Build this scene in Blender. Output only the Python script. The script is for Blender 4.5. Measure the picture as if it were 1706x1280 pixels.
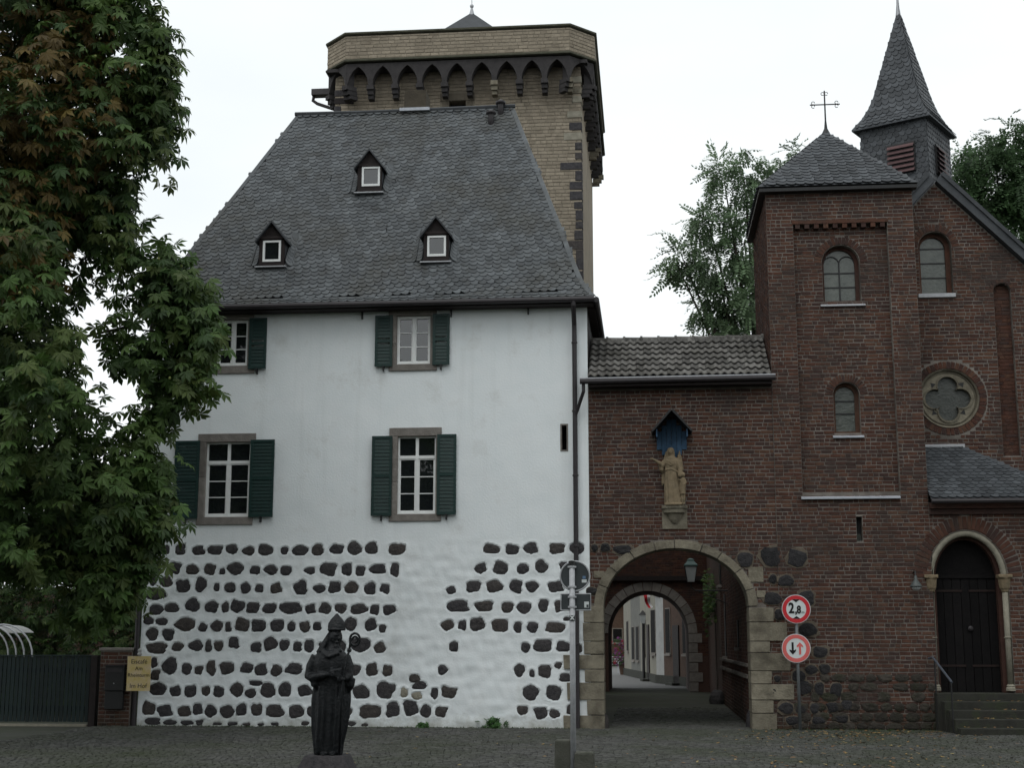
import bpy, bmesh, math, random
import numpy as np
from mathutils import Vector, Matrix, noise
from mathutils.geometry import tessellate_polygon
random.seed(7); RNG = np.random.default_rng(7)
PI = math.pi
sc = bpy.context.scene
for o in list(bpy.data.objects): bpy.data.objects.remove(o)

# ------------------------------------------------------------------ camera
F, CX, CY = 2350.0, 853.0, 640.0            # focal length and centre in photo pixels
YAW, PITCH = math.radians(5.5), math.atan(430 / 2350)
CAM = Vector((0, -28, 1.67))
fh = Vector((-math.sin(YAW), math.cos(YAW), 0)); CR = Vector((math.cos(YAW), math.sin(YAW), 0)); UZ = Vector((0, 0, 1))
CF = fh * math.cos(PITCH) + UZ * math.sin(PITCH); CU = -fh * math.sin(PITCH) + UZ * math.cos(PITCH)
cd = bpy.data.cameras.new('camera'); cam = bpy.data.objects.new('camera', cd); sc.collection.objects.link(cam)
cd.sensor_width = 36; cd.lens = F / 1706 * 36; cd.clip_end = 2000
m = Matrix((CR, CU, -CF)).transposed().to_4x4(); m.translation = CAM; cam.matrix_world = m
sc.camera = cam
sc.render.resolution_x, sc.render.resolution_y = 1024, 769

# ------------------------------------------------------------------ sky, sun, exposure
SUN_EL, SUN_AZ = math.radians(58), math.radians(200)      # behind the camera, veiled by cloud
w = bpy.data.worlds.new('World'); sc.world = w; w.use_nodes = True
nt = w.node_tree; nt.nodes.clear()
sky = nt.nodes.new('ShaderNodeTexSky'); sky.sky_type = 'NISHITA'; sky.sun_disc = False
sky.sun_elevation = SUN_EL; sky.sun_rotation = SUN_AZ; sky.air_density = 1.2; sky.dust_density = 3.0
hsv = nt.nodes.new('ShaderNodeHueSaturation'); hsv.inputs['Saturation'].default_value = 0.12
tc = nt.nodes.new('ShaderNodeTexCoord'); nz = nt.nodes.new('ShaderNodeTexNoise')
nz.inputs['Scale'].default_value = 2.2; nz.inputs['Detail'].default_value = 5
mp = nt.nodes.new('ShaderNodeMapping'); mp.inputs['Scale'].default_value = (1, 1, 2.5)
rp = nt.nodes.new('ShaderNodeValToRGB')                   # the even cloud deck
rp.color_ramp.elements[0].position = .3; rp.color_ramp.elements[0].color = (9.2, 9.9, 10.2, 1)
rp.color_ramp.elements[1].position = .75; rp.color_ramp.elements[1].color = (11.5, 11.9, 11.9, 1)
mx = nt.nodes.new('ShaderNodeMix'); mx.data_type = 'RGBA'; mx.inputs['Factor'].default_value = .8
bg = nt.nodes.new('ShaderNodeBackground'); bg.inputs['Strength'].default_value = .096
wo = nt.nodes.new('ShaderNodeOutputWorld')
L = nt.links.new
L(tc.outputs['Generated'], mp.inputs['Vector']); L(mp.outputs[0], nz.inputs['Vector']); L(nz.outputs['Fac'], rp.inputs[0])
L(sky.outputs[0], hsv.inputs['Color']); L(hsv.outputs[0], mx.inputs['A']); L(rp.outputs[0], mx.inputs['B'])
L(mx.outputs['Result'], bg.inputs['Color']); L(bg.outputs[0], wo.inputs[0])
sl = bpy.data.lights.new('sun', 'SUN'); sl.energy = .5; sl.angle = math.radians(35); sl.color = (1, .98, .95)
so = bpy.data.objects.new('sun', sl); sc.collection.objects.link(so)
sd = Vector((math.sin(SUN_AZ) * math.cos(SUN_EL), math.cos(SUN_AZ) * math.cos(SUN_EL), math.sin(SUN_EL)))
so.rotation_euler = sd.to_track_quat('Z', 'Y').to_euler(); so.location = (0, -20, 40)
sc.view_settings.view_transform = 'Standard'; sc.view_settings.look = 'None'
sc.view_settings.exposure = 0.20; sc.view_settings.gamma = 1.0
sc.cycles.max_bounces = 5; sc.cycles.diffuse_bounces = 3; sc.cycles.glossy_bounces = 2

# ------------------------------------------------------------------ helpers: pixel -> point
def ray(px, py): return CF + CR * ((px - CX) / F) - CU * ((py - CY) / F)
def P(px, py, Y=0.0):
    d = ray(px, py); return CAM + d * ((Y - CAM.y) / d.y)
def G(px, py, z=0.0):
    d = ray(px, py); return CAM + d * ((z - CAM.z) / d.z)
def hitplane(px, py, p0, n):
    d = ray(px, py); return CAM + d * ((Vector(p0) - CAM).dot(n) / d.dot(n))
def R2(px0, py0, px1, py1, Y=0.0):
    """pixel box -> (x0, x1, z0, z1) on the plane y = Y, measured at the middle of each side"""
    mx_, my_ = (px0 + px1) / 2, (py0 + py1) / 2
    return P(px0, my_, Y).x, P(px1, my_, Y).x, P(mx_, py1, Y).z, P(mx_, py0, Y).z

# ------------------------------------------------------------------ helpers: materials
MATS = {}
def mat(name, col, col2=None, rough=.8, scale=6.0, bump=0.0, bscale=30.0, rnd=0.0, ramp=None, spec=.3, metal=0.0, stretch=None, attr=None, moss=None, streak=None, splash=None):
    """Principled material: noise between two colours, per-piece random variation, fine bump."""
    if name in MATS: return MATS[name]
    M = bpy.data.materials.new(name); M.use_nodes = True; t = M.node_tree; t.nodes.clear(); N = t.nodes.new; K = t.links.new
    out = N('ShaderNodeOutputMaterial'); b = N('ShaderNodeBsdfPrincipled'); K(b.outputs[0], out.inputs[0])
    b.inputs['Roughness'].default_value = rough; b.inputs['Specular IOR Level'].default_value = spec; b.inputs['Metallic'].default_value = metal
    geo = N('ShaderNodeNewGeometry'); oi = N('ShaderNodeObjectInfo')
    tcn = N('ShaderNodeTexCoord'); vec = geo.outputs['Position']
    if stretch:
        mpn = N('ShaderNodeMapping'); mpn.inputs['Scale'].default_value = stretch; K(vec, mpn.inputs[0]); vec = mpn.outputs[0]
    def rgb(c): return (c[0], c[1], c[2], 1)
    add = N('ShaderNodeMath'); add.operation = 'ADD'; K(geo.outputs['Random Per Island'], add.inputs[0]); K(oi.outputs['Random'], add.inputs[1])
    fr = N('ShaderNodeMath'); fr.operation = 'FRACT'; K(add.outputs[0], fr.inputs[0])
    no = N('ShaderNodeTexNoise'); no.inputs['Scale'].default_value = scale; no.inputs['Detail'].default_value = 6; no.inputs['Roughness'].default_value = .65; K(vec, no.inputs['Vector'])
    r1 = N('ShaderNodeValToRGB'); r1.color_ramp.elements[0].position = .3; r1.color_ramp.elements[1].position = .7
    r1.color_ramp.elements[0].color = rgb(col); r1.color_ramp.elements[1].color = rgb(col2 or col); K(no.outputs['Fac'], r1.inputs[0])
    cur = r1.outputs[0]
    if ramp:
        rr = N('ShaderNodeValToRGB'); cr = rr.color_ramp; cr.interpolation = 'CONSTANT' if len(ramp) > 4 else 'LINEAR'
        while len(cr.elements) < len(ramp): cr.elements.new(.5)
        for i, c in enumerate(ramp): cr.elements[i].position = i / len(ramp); cr.elements[i].color = rgb(c)
        K(fr.outputs[0], rr.inputs[0])
        mm = N('ShaderNodeMix'); mm.data_type = 'RGBA'; mm.blend_type = 'MULTIPLY'; mm.inputs['Factor'].default_value = 1
        K(rr.outputs[0], mm.inputs['A']); K(cur, mm.inputs['B']); cur = mm.outputs['Result']
    if attr:
        at = N('ShaderNodeAttribute'); at.attribute_name = attr
        mm = N('ShaderNodeMix'); mm.data_type = 'RGBA'; mm.blend_type = 'MULTIPLY'; mm.inputs['Factor'].default_value = 1
        K(at.outputs['Color'], mm.inputs['A']); K(cur, mm.inputs['B']); cur = mm.outputs['Result']
    if rnd:
        ml = N('ShaderNodeMath'); ml.operation = 'MULTIPLY_ADD'; K(fr.outputs[0], ml.inputs[0]); ml.inputs[1].default_value = 2 * rnd; ml.inputs[2].default_value = 1 - rnd
        hs = N('ShaderNodeHueSaturation'); K(cur, hs.inputs['Color']); K(ml.outputs[0], hs.inputs['Value']); cur = hs.outputs[0]
    if moss:
        mcol, mscale, mlo, mhi = moss
        n2 = N('ShaderNodeTexNoise'); n2.inputs['Scale'].default_value = mscale; n2.inputs['Detail'].default_value = 7; n2.inputs['Roughness'].default_value = .7; K(geo.outputs['Position'], n2.inputs['Vector'])
        mr = N('ShaderNodeMapRange'); mr.inputs[1].default_value = mlo; mr.inputs[2].default_value = mhi; K(n2.outputs['Fac'], mr.inputs[0])
        mm = N('ShaderNodeMix'); mm.data_type = 'RGBA'; K(mr.outputs[0], mm.inputs['Factor']); K(cur, mm.inputs['A']); mm.inputs['B'].default_value = rgb(mcol); cur = mm.outputs['Result']
    if streak:                                                   # rain-washed runs of dirt
        scol, amt, lo_, hi_ = streak
        ms = N('ShaderNodeMapping'); ms.inputs['Scale'].default_value = (4.5, 4.5, .22); K(geo.outputs['Position'], ms.inputs[0])
        n4 = N('ShaderNodeTexNoise'); n4.inputs['Scale'].default_value = 1; n4.inputs['Detail'].default_value = 5; K(ms.outputs[0], n4.inputs['Vector'])
        mr4 = N('ShaderNodeMapRange'); mr4.inputs[1].default_value = lo_; mr4.inputs[2].default_value = hi_; mr4.inputs[4].default_value = amt; K(n4.outputs['Fac'], mr4.inputs[0])
        mm = N('ShaderNodeMix'); mm.data_type = 'RGBA'; K(mr4.outputs[0], mm.inputs['Factor']); K(cur, mm.inputs['A']); mm.inputs['B'].default_value = rgb(scol); cur = mm.outputs['Result']
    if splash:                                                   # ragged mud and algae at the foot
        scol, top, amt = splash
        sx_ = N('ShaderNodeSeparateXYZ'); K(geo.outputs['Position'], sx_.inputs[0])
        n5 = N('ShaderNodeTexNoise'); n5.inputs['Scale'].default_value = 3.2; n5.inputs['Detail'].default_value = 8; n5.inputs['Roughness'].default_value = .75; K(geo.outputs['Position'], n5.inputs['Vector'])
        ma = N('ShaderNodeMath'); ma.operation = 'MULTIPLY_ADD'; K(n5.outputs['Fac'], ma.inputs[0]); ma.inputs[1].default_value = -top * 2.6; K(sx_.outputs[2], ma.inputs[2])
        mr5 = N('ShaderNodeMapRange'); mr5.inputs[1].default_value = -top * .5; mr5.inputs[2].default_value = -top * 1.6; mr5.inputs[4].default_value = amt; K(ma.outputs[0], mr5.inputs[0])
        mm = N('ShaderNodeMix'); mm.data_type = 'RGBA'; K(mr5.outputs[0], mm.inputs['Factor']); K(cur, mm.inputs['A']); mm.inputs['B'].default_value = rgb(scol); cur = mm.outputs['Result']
    K(cur, b.inputs['Base Color'])
    if bump:
        n3 = N('ShaderNodeTexNoise'); n3.inputs['Scale'].default_value = bscale; n3.inputs['Detail'].default_value = 6; K(geo.outputs['Position'], n3.inputs['Vector'])
        bp = N('ShaderNodeBump'); bp.inputs['Strength'].default_value = bump; bp.inputs['Distance'].default_value = .02; K(n3.outputs['Fac'], bp.inputs['Height']); K(bp.outputs[0], b.inputs['Normal'])
    MATS[name] = M; return M

def glassmat(name, tint=(.012, .014, .016), refl=.10, rough=.03, wav=.02):
    if name in MATS: return MATS[name]
    M = bpy.data.materials.new(name); M.use_nodes = True; t = M.node_tree; b = t.nodes['Principled BSDF']
    b.inputs['Base Color'].default_value = (*tint, 1); b.inputs['Roughness'].default_value = rough
    b.inputs['IOR'].default_value = 1.5; b.inputs['Specular IOR Level'].default_value = refl / .08
    no = t.nodes.new('ShaderNodeTexNoise'); no.inputs['Scale'].default_value = 3; g = t.nodes.new('ShaderNodeNewGeometry'); t.links.new(g.outputs['Position'], no.inputs['Vector'])
    bp = t.nodes.new('ShaderNodeBump'); bp.inputs['Strength'].default_value = .15; bp.inputs['Distance'].default_value = wav
    t.links.new(no.outputs['Fac'], bp.inputs['Height']); t.links.new(bp.outputs[0], b.inputs['Normal'])
    MATS[name] = M; return M

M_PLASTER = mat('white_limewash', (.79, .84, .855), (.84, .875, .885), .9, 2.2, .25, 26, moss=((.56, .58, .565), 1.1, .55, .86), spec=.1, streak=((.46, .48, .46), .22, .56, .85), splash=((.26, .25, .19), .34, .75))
M_BASALT = mat('basalt', (.034, .033, .035), (.085, .080, .079), .85, 14, .8, 40, ramp=[(1, 1, 1), (.8, .8, .85), (1.15, 1.07, .98), (.9, .9, .95)], spec=.2)
M_BASALTD = mat('dark_basalt', (.018, .018, .020), (.042, .040, .041), .85, 14, .8, 40, rnd=.2, spec=.2)
M_PALESTONE = mat('pale_rubble', (.20, .185, .145), (.30, .28, .225), .9, 8, .5, 40)
BR = [(.118, .058, .043), (.098, .052, .041), (.138, .068, .047), (.082, .049, .042), (.126, .060, .042), (.094, .058, .050), (.152, .082, .056)]
M_BRICK = mat('red_brick', (.52, .52, .53), (.84, .82, .82), .9, 9, .5, 60, ramp=BR, spec=.15, moss=((.052, .042, .037), .8, .47, .78), streak=((.040, .034, .030), .6, .55, .8), splash=((.026, .026, .018), .55, .9))
M_MORTAR = mat('lime_mortar', (.15, .135, .12), (.24, .215, .19), .95, 5, .4, 50, spec=.1, moss=((.055, .047, .042), .8, .44, .72), splash=((.035, .034, .026), .55, .9))
M_TUFF = mat('tuff_block', (.232, .198, .152), (.325, .28, .218), .92, 5, .5, 35, rnd=.13, spec=.1, moss=((.125, .105, .080), .6, .5, .82))
M_TUFFJ = mat('tuff_joint', (.17, .148, .116), (.235, .205, .162), .95, 6, .3, 40, spec=.1)
M_SAND = mat('dressed_sandstone', (.155, .138, .105), (.245, .222, .17), .9, 6, .6, 30, rnd=.18, spec=.15, moss=((.085, .075, .058), 2.6, .46, .70))
M_TRACH = mat('trachyte_surround', (.17, .155, .14), (.26, .24, .22), .9, 7, .5, 30, rnd=.15, spec=.15)
M_SLATE = mat('roof_slate', (.060, .066, .071), (.100, .109, .115), .6, 3, .3, 40, rnd=.3, spec=.25, moss=((.052, .050, .041), .55, .47, .74), streak=((.045, .045, .042), .6, .5, .75))
M_SLATED = mat('dark_slate', (.042, .046, .051), (.072, .078, .085), .6, 3, .3, 40, rnd=.3, spec=.25)
M_UNDER = mat('roof_underlay', (.02, .02, .022), None, .9)
M_CLAY = mat('weathered_clay_tile', (.085, .08, .074), (.17, .165, .155), .85, 8, .5, 40, rnd=.32, spec=.2, moss=((.07, .066, .055), 2.2, .5, .75))
M_GREEN = mat('green_shutter_paint', (.006, .026, .023), (.009, .034, .030), .5, 12, .15, 60, rnd=.1, spec=.4)
M_GATEGREEN = mat('dark_green_planks', (.005, .013, .014), (.009, .019, .019), .6, 8, .2, 50, rnd=.25, spec=.3)
M_WHITE = mat('white_window_paint', (.74, .76, .75), (.80, .81, .80), .45, 8, spec=.4)
M_GLASS = glassmat('window_glass')
M_LEAD = mat('leaded_glass', (.060, .070, .062), (.105, .115, .10), .25, 5, .4, 18, rnd=.12, spec=.6)
M_DARKMETAL = mat('dark_brown_metal', (.022, .019, .021), (.034, .029, .032), .5, 10, spec=.4)
M_BLACK = mat('black_iron', (.010, .010, .011), (.018, .018, .018), .5, 10, spec=.4)
M_ZINC = mat('zinc', (.34, .35, .37), (.46, .47, .49), .5, 12, .1, 60, spec=.5)
M_LEADSHEET = mat('white_metal_ledge', (.34, .36, .40), (.46, .48, .52), .5, 6, .2, 50, spec=.4)
M_WOODDARK = mat('dark_stained_wood', (.016, .012, .012), (.027, .020, .019), .7, 9, .3, 60, rnd=.2, spec=.25)
M_BLUEPAINT = mat('faded_blue_paint', (.030, .070, .125), (.05, .10, .17), .8, 10, .2, 50, rnd=.12)
M_STATUE = mat('ochre_sandstone', (.17, .132, .085), (.26, .205, .135), .92, 9, .6, 50, spec=.1, moss=((.13, .115, .08), 7, .5, .8))
M_BRONZE = mat('black_bronze', (.006, .007, .008), (.013, .015, .017), .42, 10, .6, 30, spec=.22)
M_COBBLE = mat('grey_cobble', (.052, .053, .050), (.088, .087, .080), .8, 9, .5, 60, rnd=.3, spec=.25, moss=((.038, .046, .025), .35, .42, .70))
M_GROUND = mat('joint_sand', (.040, .042, .035), (.066, .066, .056), .9, 3, .5, 12, spec=.2, moss=((.032, .040, .020), .35, .40, .70))
M_STEP = mat('mossy_steps', (.022, .022, .018), (.038, .038, .031), .85, 6, .5, 40, moss=((.030, .038, .018), 3, .5, .7))
M_CREAM = mat('cream_render', (.20, .19, .155), (.27, .255, .215), .9, 3, .2, 20)
M_OFFW = mat('offwhite_render', (.30, .305, .30), (.40, .40, .39), .9, 3, .2, 20)
M_GREYR = mat('grey_render', (.12, .12, .11), (.17, .17, .155), .9, 3, .2, 20)
M_YELLOWR = mat('pale_yellow_render', (.55, .52, .30), (.63, .60, .38), .9, 3, .2, 20)
M_BROWNR = mat('brown_brick_render', (.060, .038, .028), (.095, .058, .042), .9, 6, .4, 30)
M_BARK = mat('bark', (.045, .038, .032), (.080, .068, .056), .95, 9, .8, 25)
M_LEAF = mat('chestnut_leaf', (.85, .85, .85), (1.15, 1.15, 1.1), .55, 3, spec=.3, attr='tint')
def translucent(M, k):
    t = M.node_tree; b = [n for n in t.nodes if n.type == 'BSDF_PRINCIPLED'][0]; o = [n for n in t.nodes if n.type == 'OUTPUT_MATERIAL'][0]
    tr = t.nodes.new('ShaderNodeBsdfTranslucent'); mxs = t.nodes.new('ShaderNodeMixShader'); mxs.inputs[0].default_value = k
    t.links.new(b.inputs['Base Color'].links[0].from_socket, tr.inputs[0]); t.links.new(b.outputs[0], mxs.inputs[1]); t.links.new(tr.outputs[0], mxs.inputs[2]); t.links.new(mxs.outputs[0], o.inputs[0])
translucent(M_LEAF, .3)
M_RED = mat('sign_red', (.52, .025, .035), (.56, .03, .04), .4, 4, spec=.4)
M_PINK = mat('faded_sign_red', (.62, .12, .11), (.66, .15, .14), .4, 4, spec=.4)
M_SIGNW = mat('sign_white', (.60, .64, .64), (.66, .70, .70), .4, 4, spec=.4)
M_SIGNB = mat('sign_black', (.012, .012, .013), None, .4)
M_SIGNBACK = mat('sign_back_grey', (.035, .042, .046), (.05, .058, .062), .5, 8, spec=.4)
M_YELLOWSIGN = mat('yellow_card', (.55, .43, .13), (.62, .50, .34), .6, 9)
M_FALLEN = mat('fallen_leaf_colour', (1, 1, 1), None, .7, ramp=[(.26, .18, .06), (.20, .10, .04), (.30, .24, .10), (.14, .08, .04)])
M_FLAGR = mat('flag_red', (.55, .03, .04), None, .8)
M_FLAGW = mat('flag_white', (.7, .7, .7), None, .8)
M_LOUVRE = mat('louvre_red', (.085, .048, .050), (.125, .072, .072), .7, 8, rnd=.15)
M_LAMPGLASS = mat('milky_lamp_glass', (.34, .36, .36), (.42, .44, .44), .25, 6, spec=.5)
M_LAMPGREEN = mat('patina_green', (.035, .075, .07), (.055, .10, .09), .5, 8, spec=.4)

# ------------------------------------------------------------------ helpers: objects
COL = sc.collection
WORLD = {}
def link(o, parent=None):
    COL.objects.link(o)
    if parent is not None:
        o.parent = parent
        o.matrix_parent_inverse = Matrix.Translation(-WORLD.get(parent.name, Vector((0, 0, 0))))
    return o
def tag(o, label=None, cat=None, group=None, kind=None):
    if label: o['label'] = label
    if cat: o['category'] = cat
    if group: o['group'] = group
    if kind: o['kind'] = kind
    return o
def thing(name, loc, label, cat, group=None):
    o = bpy.data.objects.new(name, None); o.empty_display_size = .2; o.location = loc; COL.objects.link(o)
    WORLD[o.name] = Vector(loc); return tag(o, label, cat, group)
class MB:
    def __init__(s): s.v = []; s.f = []
    def add(s, vs, fs):
        k = len(s.v); s.v += [tuple(p) for p in vs]; s.f += [tuple(i + k for i in f) for f in fs]; return s
    def box(s, x0, x1, y0, y1, z0, z1):
        return s.add([(x0, y0, z0), (x1, y0, z0), (x1, y1, z0), (x0, y1, z0), (x0, y0, z1), (x1, y0, z1), (x1, y1, z1), (x0, y1, z1)],
                     [(0, 3, 2, 1), (4, 5, 6, 7), (0, 1, 5, 4), (1, 2, 6, 5), (2, 3, 7, 6), (3, 0, 4, 7)])
    def obox(s, c, u, n, sx, sy, sz):
        """oriented box: centre c, axes u (width), n (depth), up = z"""
        c = Vector(c); u = Vector(u).normalized(); n = Vector(n).normalized(); z = u.cross(n) if abs(u.cross(n).z) < .5 else UZ
        vs = [c + u * (a * sx / 2) + n * (b * sy / 2) + z * (d * sz / 2) for d in (-1, 1) for a, b in ((-1, -1), (1, -1), (1, 1), (-1, 1))]
        return s.add(vs, [(0, 3, 2, 1), (4, 5, 6, 7), (0, 1, 5, 4), (1, 2, 6, 5), (2, 3, 7, 6), (3, 0, 4, 7)])
    def prism(s, poly, y0, y1):
        """polygon in (x, z) extruded from y0 to y1"""
        n = len(poly); vs = [(p[0], y0, p[1]) for p in poly] + [(p[0], y1, p[1]) for p in poly]
        fs = [tuple(range(n)), tuple(range(2 * n - 1, n - 1, -1))] + [(i, i + n, (i + 1) % n + n, (i + 1) % n) for i in range(n)]
        return s.add(vs, fs)
    def plate(s, outer, holes, y0, y1):
        """plate in the xz plane with holes, front at y0, back at y1"""
        loops = [outer] + holes
        tri = tessellate_polygon([[Vector((p[0], p[1], 0)) for p in l] for l in loops])
        fl = [p for l in loops for p in l]; n = len(fl)
        vs = [(p[0], y0, p[1]) for p in fl] + [(p[0], y1, p[1]) for p in fl]
        fs = [tuple(t) for t in tri] + [tuple(i + n for i in t[::-1]) for t in tri]; k = 0
        for l in loops:
            q = len(l)
            fs += [(k + i, k + (i + 1) % q, k + (i + 1) % q + n, k + i + n) for i in range(q)]; k += q
        return s.add(vs, fs)
    def tube(s, pts, rad, n=8, cap=True):
        pts = [Vector(p) for p in pts]; rs = rad if isinstance(rad, (list, tuple)) else [rad] * len(pts); k = len(s.v); up = None
        for i, p in enumerate(pts):
            d = (pts[min(i + 1, len(pts) - 1)] - pts[max(i - 1, 0)]).normalized()
            a = d.orthogonal().normalized() if up is None else (up - d * up.dot(d)).normalized()
            up = a; b = d.cross(a)
            for j in range(n):
                t = 2 * PI * j / n; s.v.append(tuple(p + (a * math.cos(t) + b * math.sin(t)) * rs[i]))
        for i in range(len(pts) - 1):
            for j in range(n): s.f.append((k + i * n + j, k + i * n + (j + 1) % n, k + (i + 1) * n + (j + 1) % n, k + (i + 1) * n + j))
        if cap: s.f.append(tuple(range(k + n - 1, k - 1, -1))); s.f.append(tuple(range(k + (len(pts) - 1) * n, k + len(pts) * n)))
        return s
    def lathe(s, prof, c, n=20, axis='z'):
        """profile of (radius, height) about a vertical axis at c (or axis y)"""
        k = len(s.v); c = Vector(c)
        for r, h in prof:
            for j in range(n):
                t = 2 * PI * j / n
                q = Vector((r * math.cos(t), r * math.sin(t), h)) if axis == 'z' else Vector((r * math.cos(t), h, r * math.sin(t)))
                s.v.append(tuple(c + q))
        for i in range(len(prof) - 1):
            for j in range(n): s.f.append((k + i * n + j, k + i * n + (j + 1) % n, k + (i + 1) * n + (j + 1) % n, k + (i + 1) * n + j))
        s.f.append(tuple(range(k + n - 1, k - 1, -1))); s.f.append(tuple(range(k + (len(prof) - 1) * n, k + len(prof) * n)))
        return s
    def mesh(s, name, m_, smooth=False):
        me = bpy.data.meshes.new(name); me.from_pydata(s.v, [], s.f)
        bm = bmesh.new(); bm.from_mesh(me); bmesh.ops.recalc_face_normals(bm, faces=bm.faces); bm.to_mesh(me); bm.free()
        if smooth: me.polygons.foreach_set('use_smooth', [True] * len(me.polygons))
        if m_: me.materials.append(m_)
        return me
    def build(s, name, m_, parent=None, smooth=False, bevel=0, **t):
        o = bpy.data.objects.new(name, s.mesh(name, m_, smooth)); link(o, parent)
        if bevel:
            b = o.modifiers.new('bevel', 'BEVEL'); b.width = bevel; b.segments = 2; b.limit_method = 'ANGLE'
        return tag(o, **t)
def mark_area(M, loc):
    p = Vector(loc) - CAM; d = p.length
    return abs(np.linalg.det(np.array(M))) ** (2 / 3) / (d * d)
def pieces(parent, items, units, m_, name, rest, limit=300, jit=0.0, smooth=False, key=None):
    """items (3x3 matrix, location): the largest in view become objects sharing mesh data, the others one joined part"""
    def inview(l):
        v = Vector(l) - CAM; z = v.dot(CF); x = CX + F * v.dot(CR) / z; y = CY - F * v.dot(CU) / z
        return 0 <= x <= 1706 and 0 <= y <= 1280
    sel = sorted(range(len(items)), key=lambda i: (-inview(items[i][1]), -(key(items[i]) if key else mark_area(*items[i]))))
    meshes = []
    for u in units:
        me = bpy.data.meshes.new(name); me.from_pydata([tuple(p) for p in u[0]], [], u[1]); me.materials.append(m_)
        if smooth: me.polygons.foreach_set('use_smooth', [True] * len(me.polygons))
        meshes.append(me)
    for n, i in enumerate(sel[:limit]):
        M, l = items[i]
        o = bpy.data.objects.new(name, meshes[n % len(meshes)])
        mm = Matrix([list(r) for r in np.array(M)]).to_4x4(); mm.translation = Vector(l); o.matrix_basis = mm
        link(o, parent)
    if len(sel) > limit:
        VV = []; FF = []; k = 0
        for n, i in enumerate(sel[limit:]):
            M, l = items[i]; u = units[n % len(units)]
            v = np.array(u[0]) @ np.array(M).T + np.array(l)
            VV.append(v); FF += [tuple(q + k for q in f) for f in u[1]]; k += len(v)
        me = bpy.data.meshes.new(rest); me.from_pydata(np.vstack(VV).tolist(), [], FF); me.materials.append(m_)
        if smooth: me.polygons.foreach_set('use_smooth', [True] * len(me.polygons))
        o = bpy.data.objects.new(rest, me); link(o, parent); o['kind'] = 'stuff'
def unit_bricks(n=4, j=.05, bev=.08):
    """brick shapes 1 x 1 x 1 with worn, uneven edges; front faces -y, back left open"""
    r = random.Random(3); out = []
    for _ in range(n):
        q = lambda a: a + r.uniform(-j, j)
        vs = [(q(-.5), .5, q(-.5)), (q(.5), .5, q(-.5)), (q(.5), .5, q(.5)), (q(-.5), .5, q(.5))]
        vs = [(a, .5, c) for a, b, c in vs]
        vs += [(v[0], -.5 + bev * 2 + r.uniform(-.05, .05), v[2]) for v in vs[:4]]
        vs += [(vs[k][0] * (1 - bev * .6), -.5 + r.uniform(-.06, .06), vs[k][2] * (1 - bev * 1.8)) for k in range(4)]
        fs = [(8, 9, 10, 11)] + [(4 + a, 4 + (a + 1) % 4, 8 + (a + 1) % 4, 8 + a) for a in range(4)] + [(a, (a + 1) % 4, 4 + (a + 1) % 4, 4 + a) for a in range(4)]
        out.append((vs, fs))
    return out
UB = unit_bricks()
def courses(org, u, zr, ivals, ch=.077, lens=(.20, .10), gap=.013, depth=.05, proud=.008, seed=1, wob=.004):
    """brick items on a vertical plane: org at u=0; ivals(z0, z1) gives the free spans along u"""
    r = random.Random(seed); org = Vector(org); u = Vector(u).normalized(); n = Vector((u.y, -u.x, 0)); items = []   # n: outward
    row = 0; z = zr[0]
    while z < zr[1] - .03:
        z1 = min(z + ch, zr[1])
        for a, b in ivals(z, z1):
            x = a; first = True
            while x < b - .025:
                l = r.choices(lens, (1, 1))[0] * r.uniform(.93, 1.07)
                if first: l *= r.uniform(.45, 1.0); first = False
                x1 = min(x + l, b)
                if b - x1 < .06: x1 = b
                wd = x1 - x - gap; hh = (z1 - z) - gap
                if wd > .015:
                    c = org + u * ((x + x1) / 2) + UZ * ((z + z1) / 2 + r.uniform(-wob, wob)) - n * (depth / 2 - proud + r.uniform(-.003, .004))
                    ax = u * wd; ay = -n * depth; az = UZ * hh
                    items.append((((ax.x, ay.x, az.x), (ax.y, ay.y, az.y), (ax.z, ay.z, az.z)), tuple(c)))
                x = x1
        z = z1; row += 1
    return items
def minus(spans, cuts):
    for c0, c1 in cuts:
        o = []
        for a, b in spans:
            if c1 <= a or c0 >= b: o.append((a, b)); continue
            if c0 > a: o.append((a, c0))
            if c1 < b: o.append((c1, b))
        spans = o
    return spans
def arch_pts(x0, x1, z0, zs, rise=None, n=14):
    """closed outline of an arched opening, floor z0, springing zs"""
    a = (x1 - x0) / 2; c = (x0 + x1) / 2; rise = rise or a
    return [(x0, z0), (x1, z0)] + [(c + a * math.cos(t), zs + rise * math.sin(t)) for t in [PI * i / n for i in range(n + 1)]]
def arch_cut(x0, x1, z0, zs, rise=None):
    a = (x1 - x0) / 2; c = (x0 + x1) / 2; rise = rise or a
    def f(za, zb):
        if zb < z0 or za > zs + rise: return []
        zz = max(0, (za + zb) / 2 - zs)
        if zz >= rise: return []
        h = a * math.sqrt(max(0, 1 - (zz / rise) ** 2)); return [(c - h, c + h)]
    return f
def rect_cut(x0, x1, z0, z1):
    return lambda za, zb: [(x0, x1)] if zb > z0 + .01 and za < z1 - .01 else []
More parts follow.
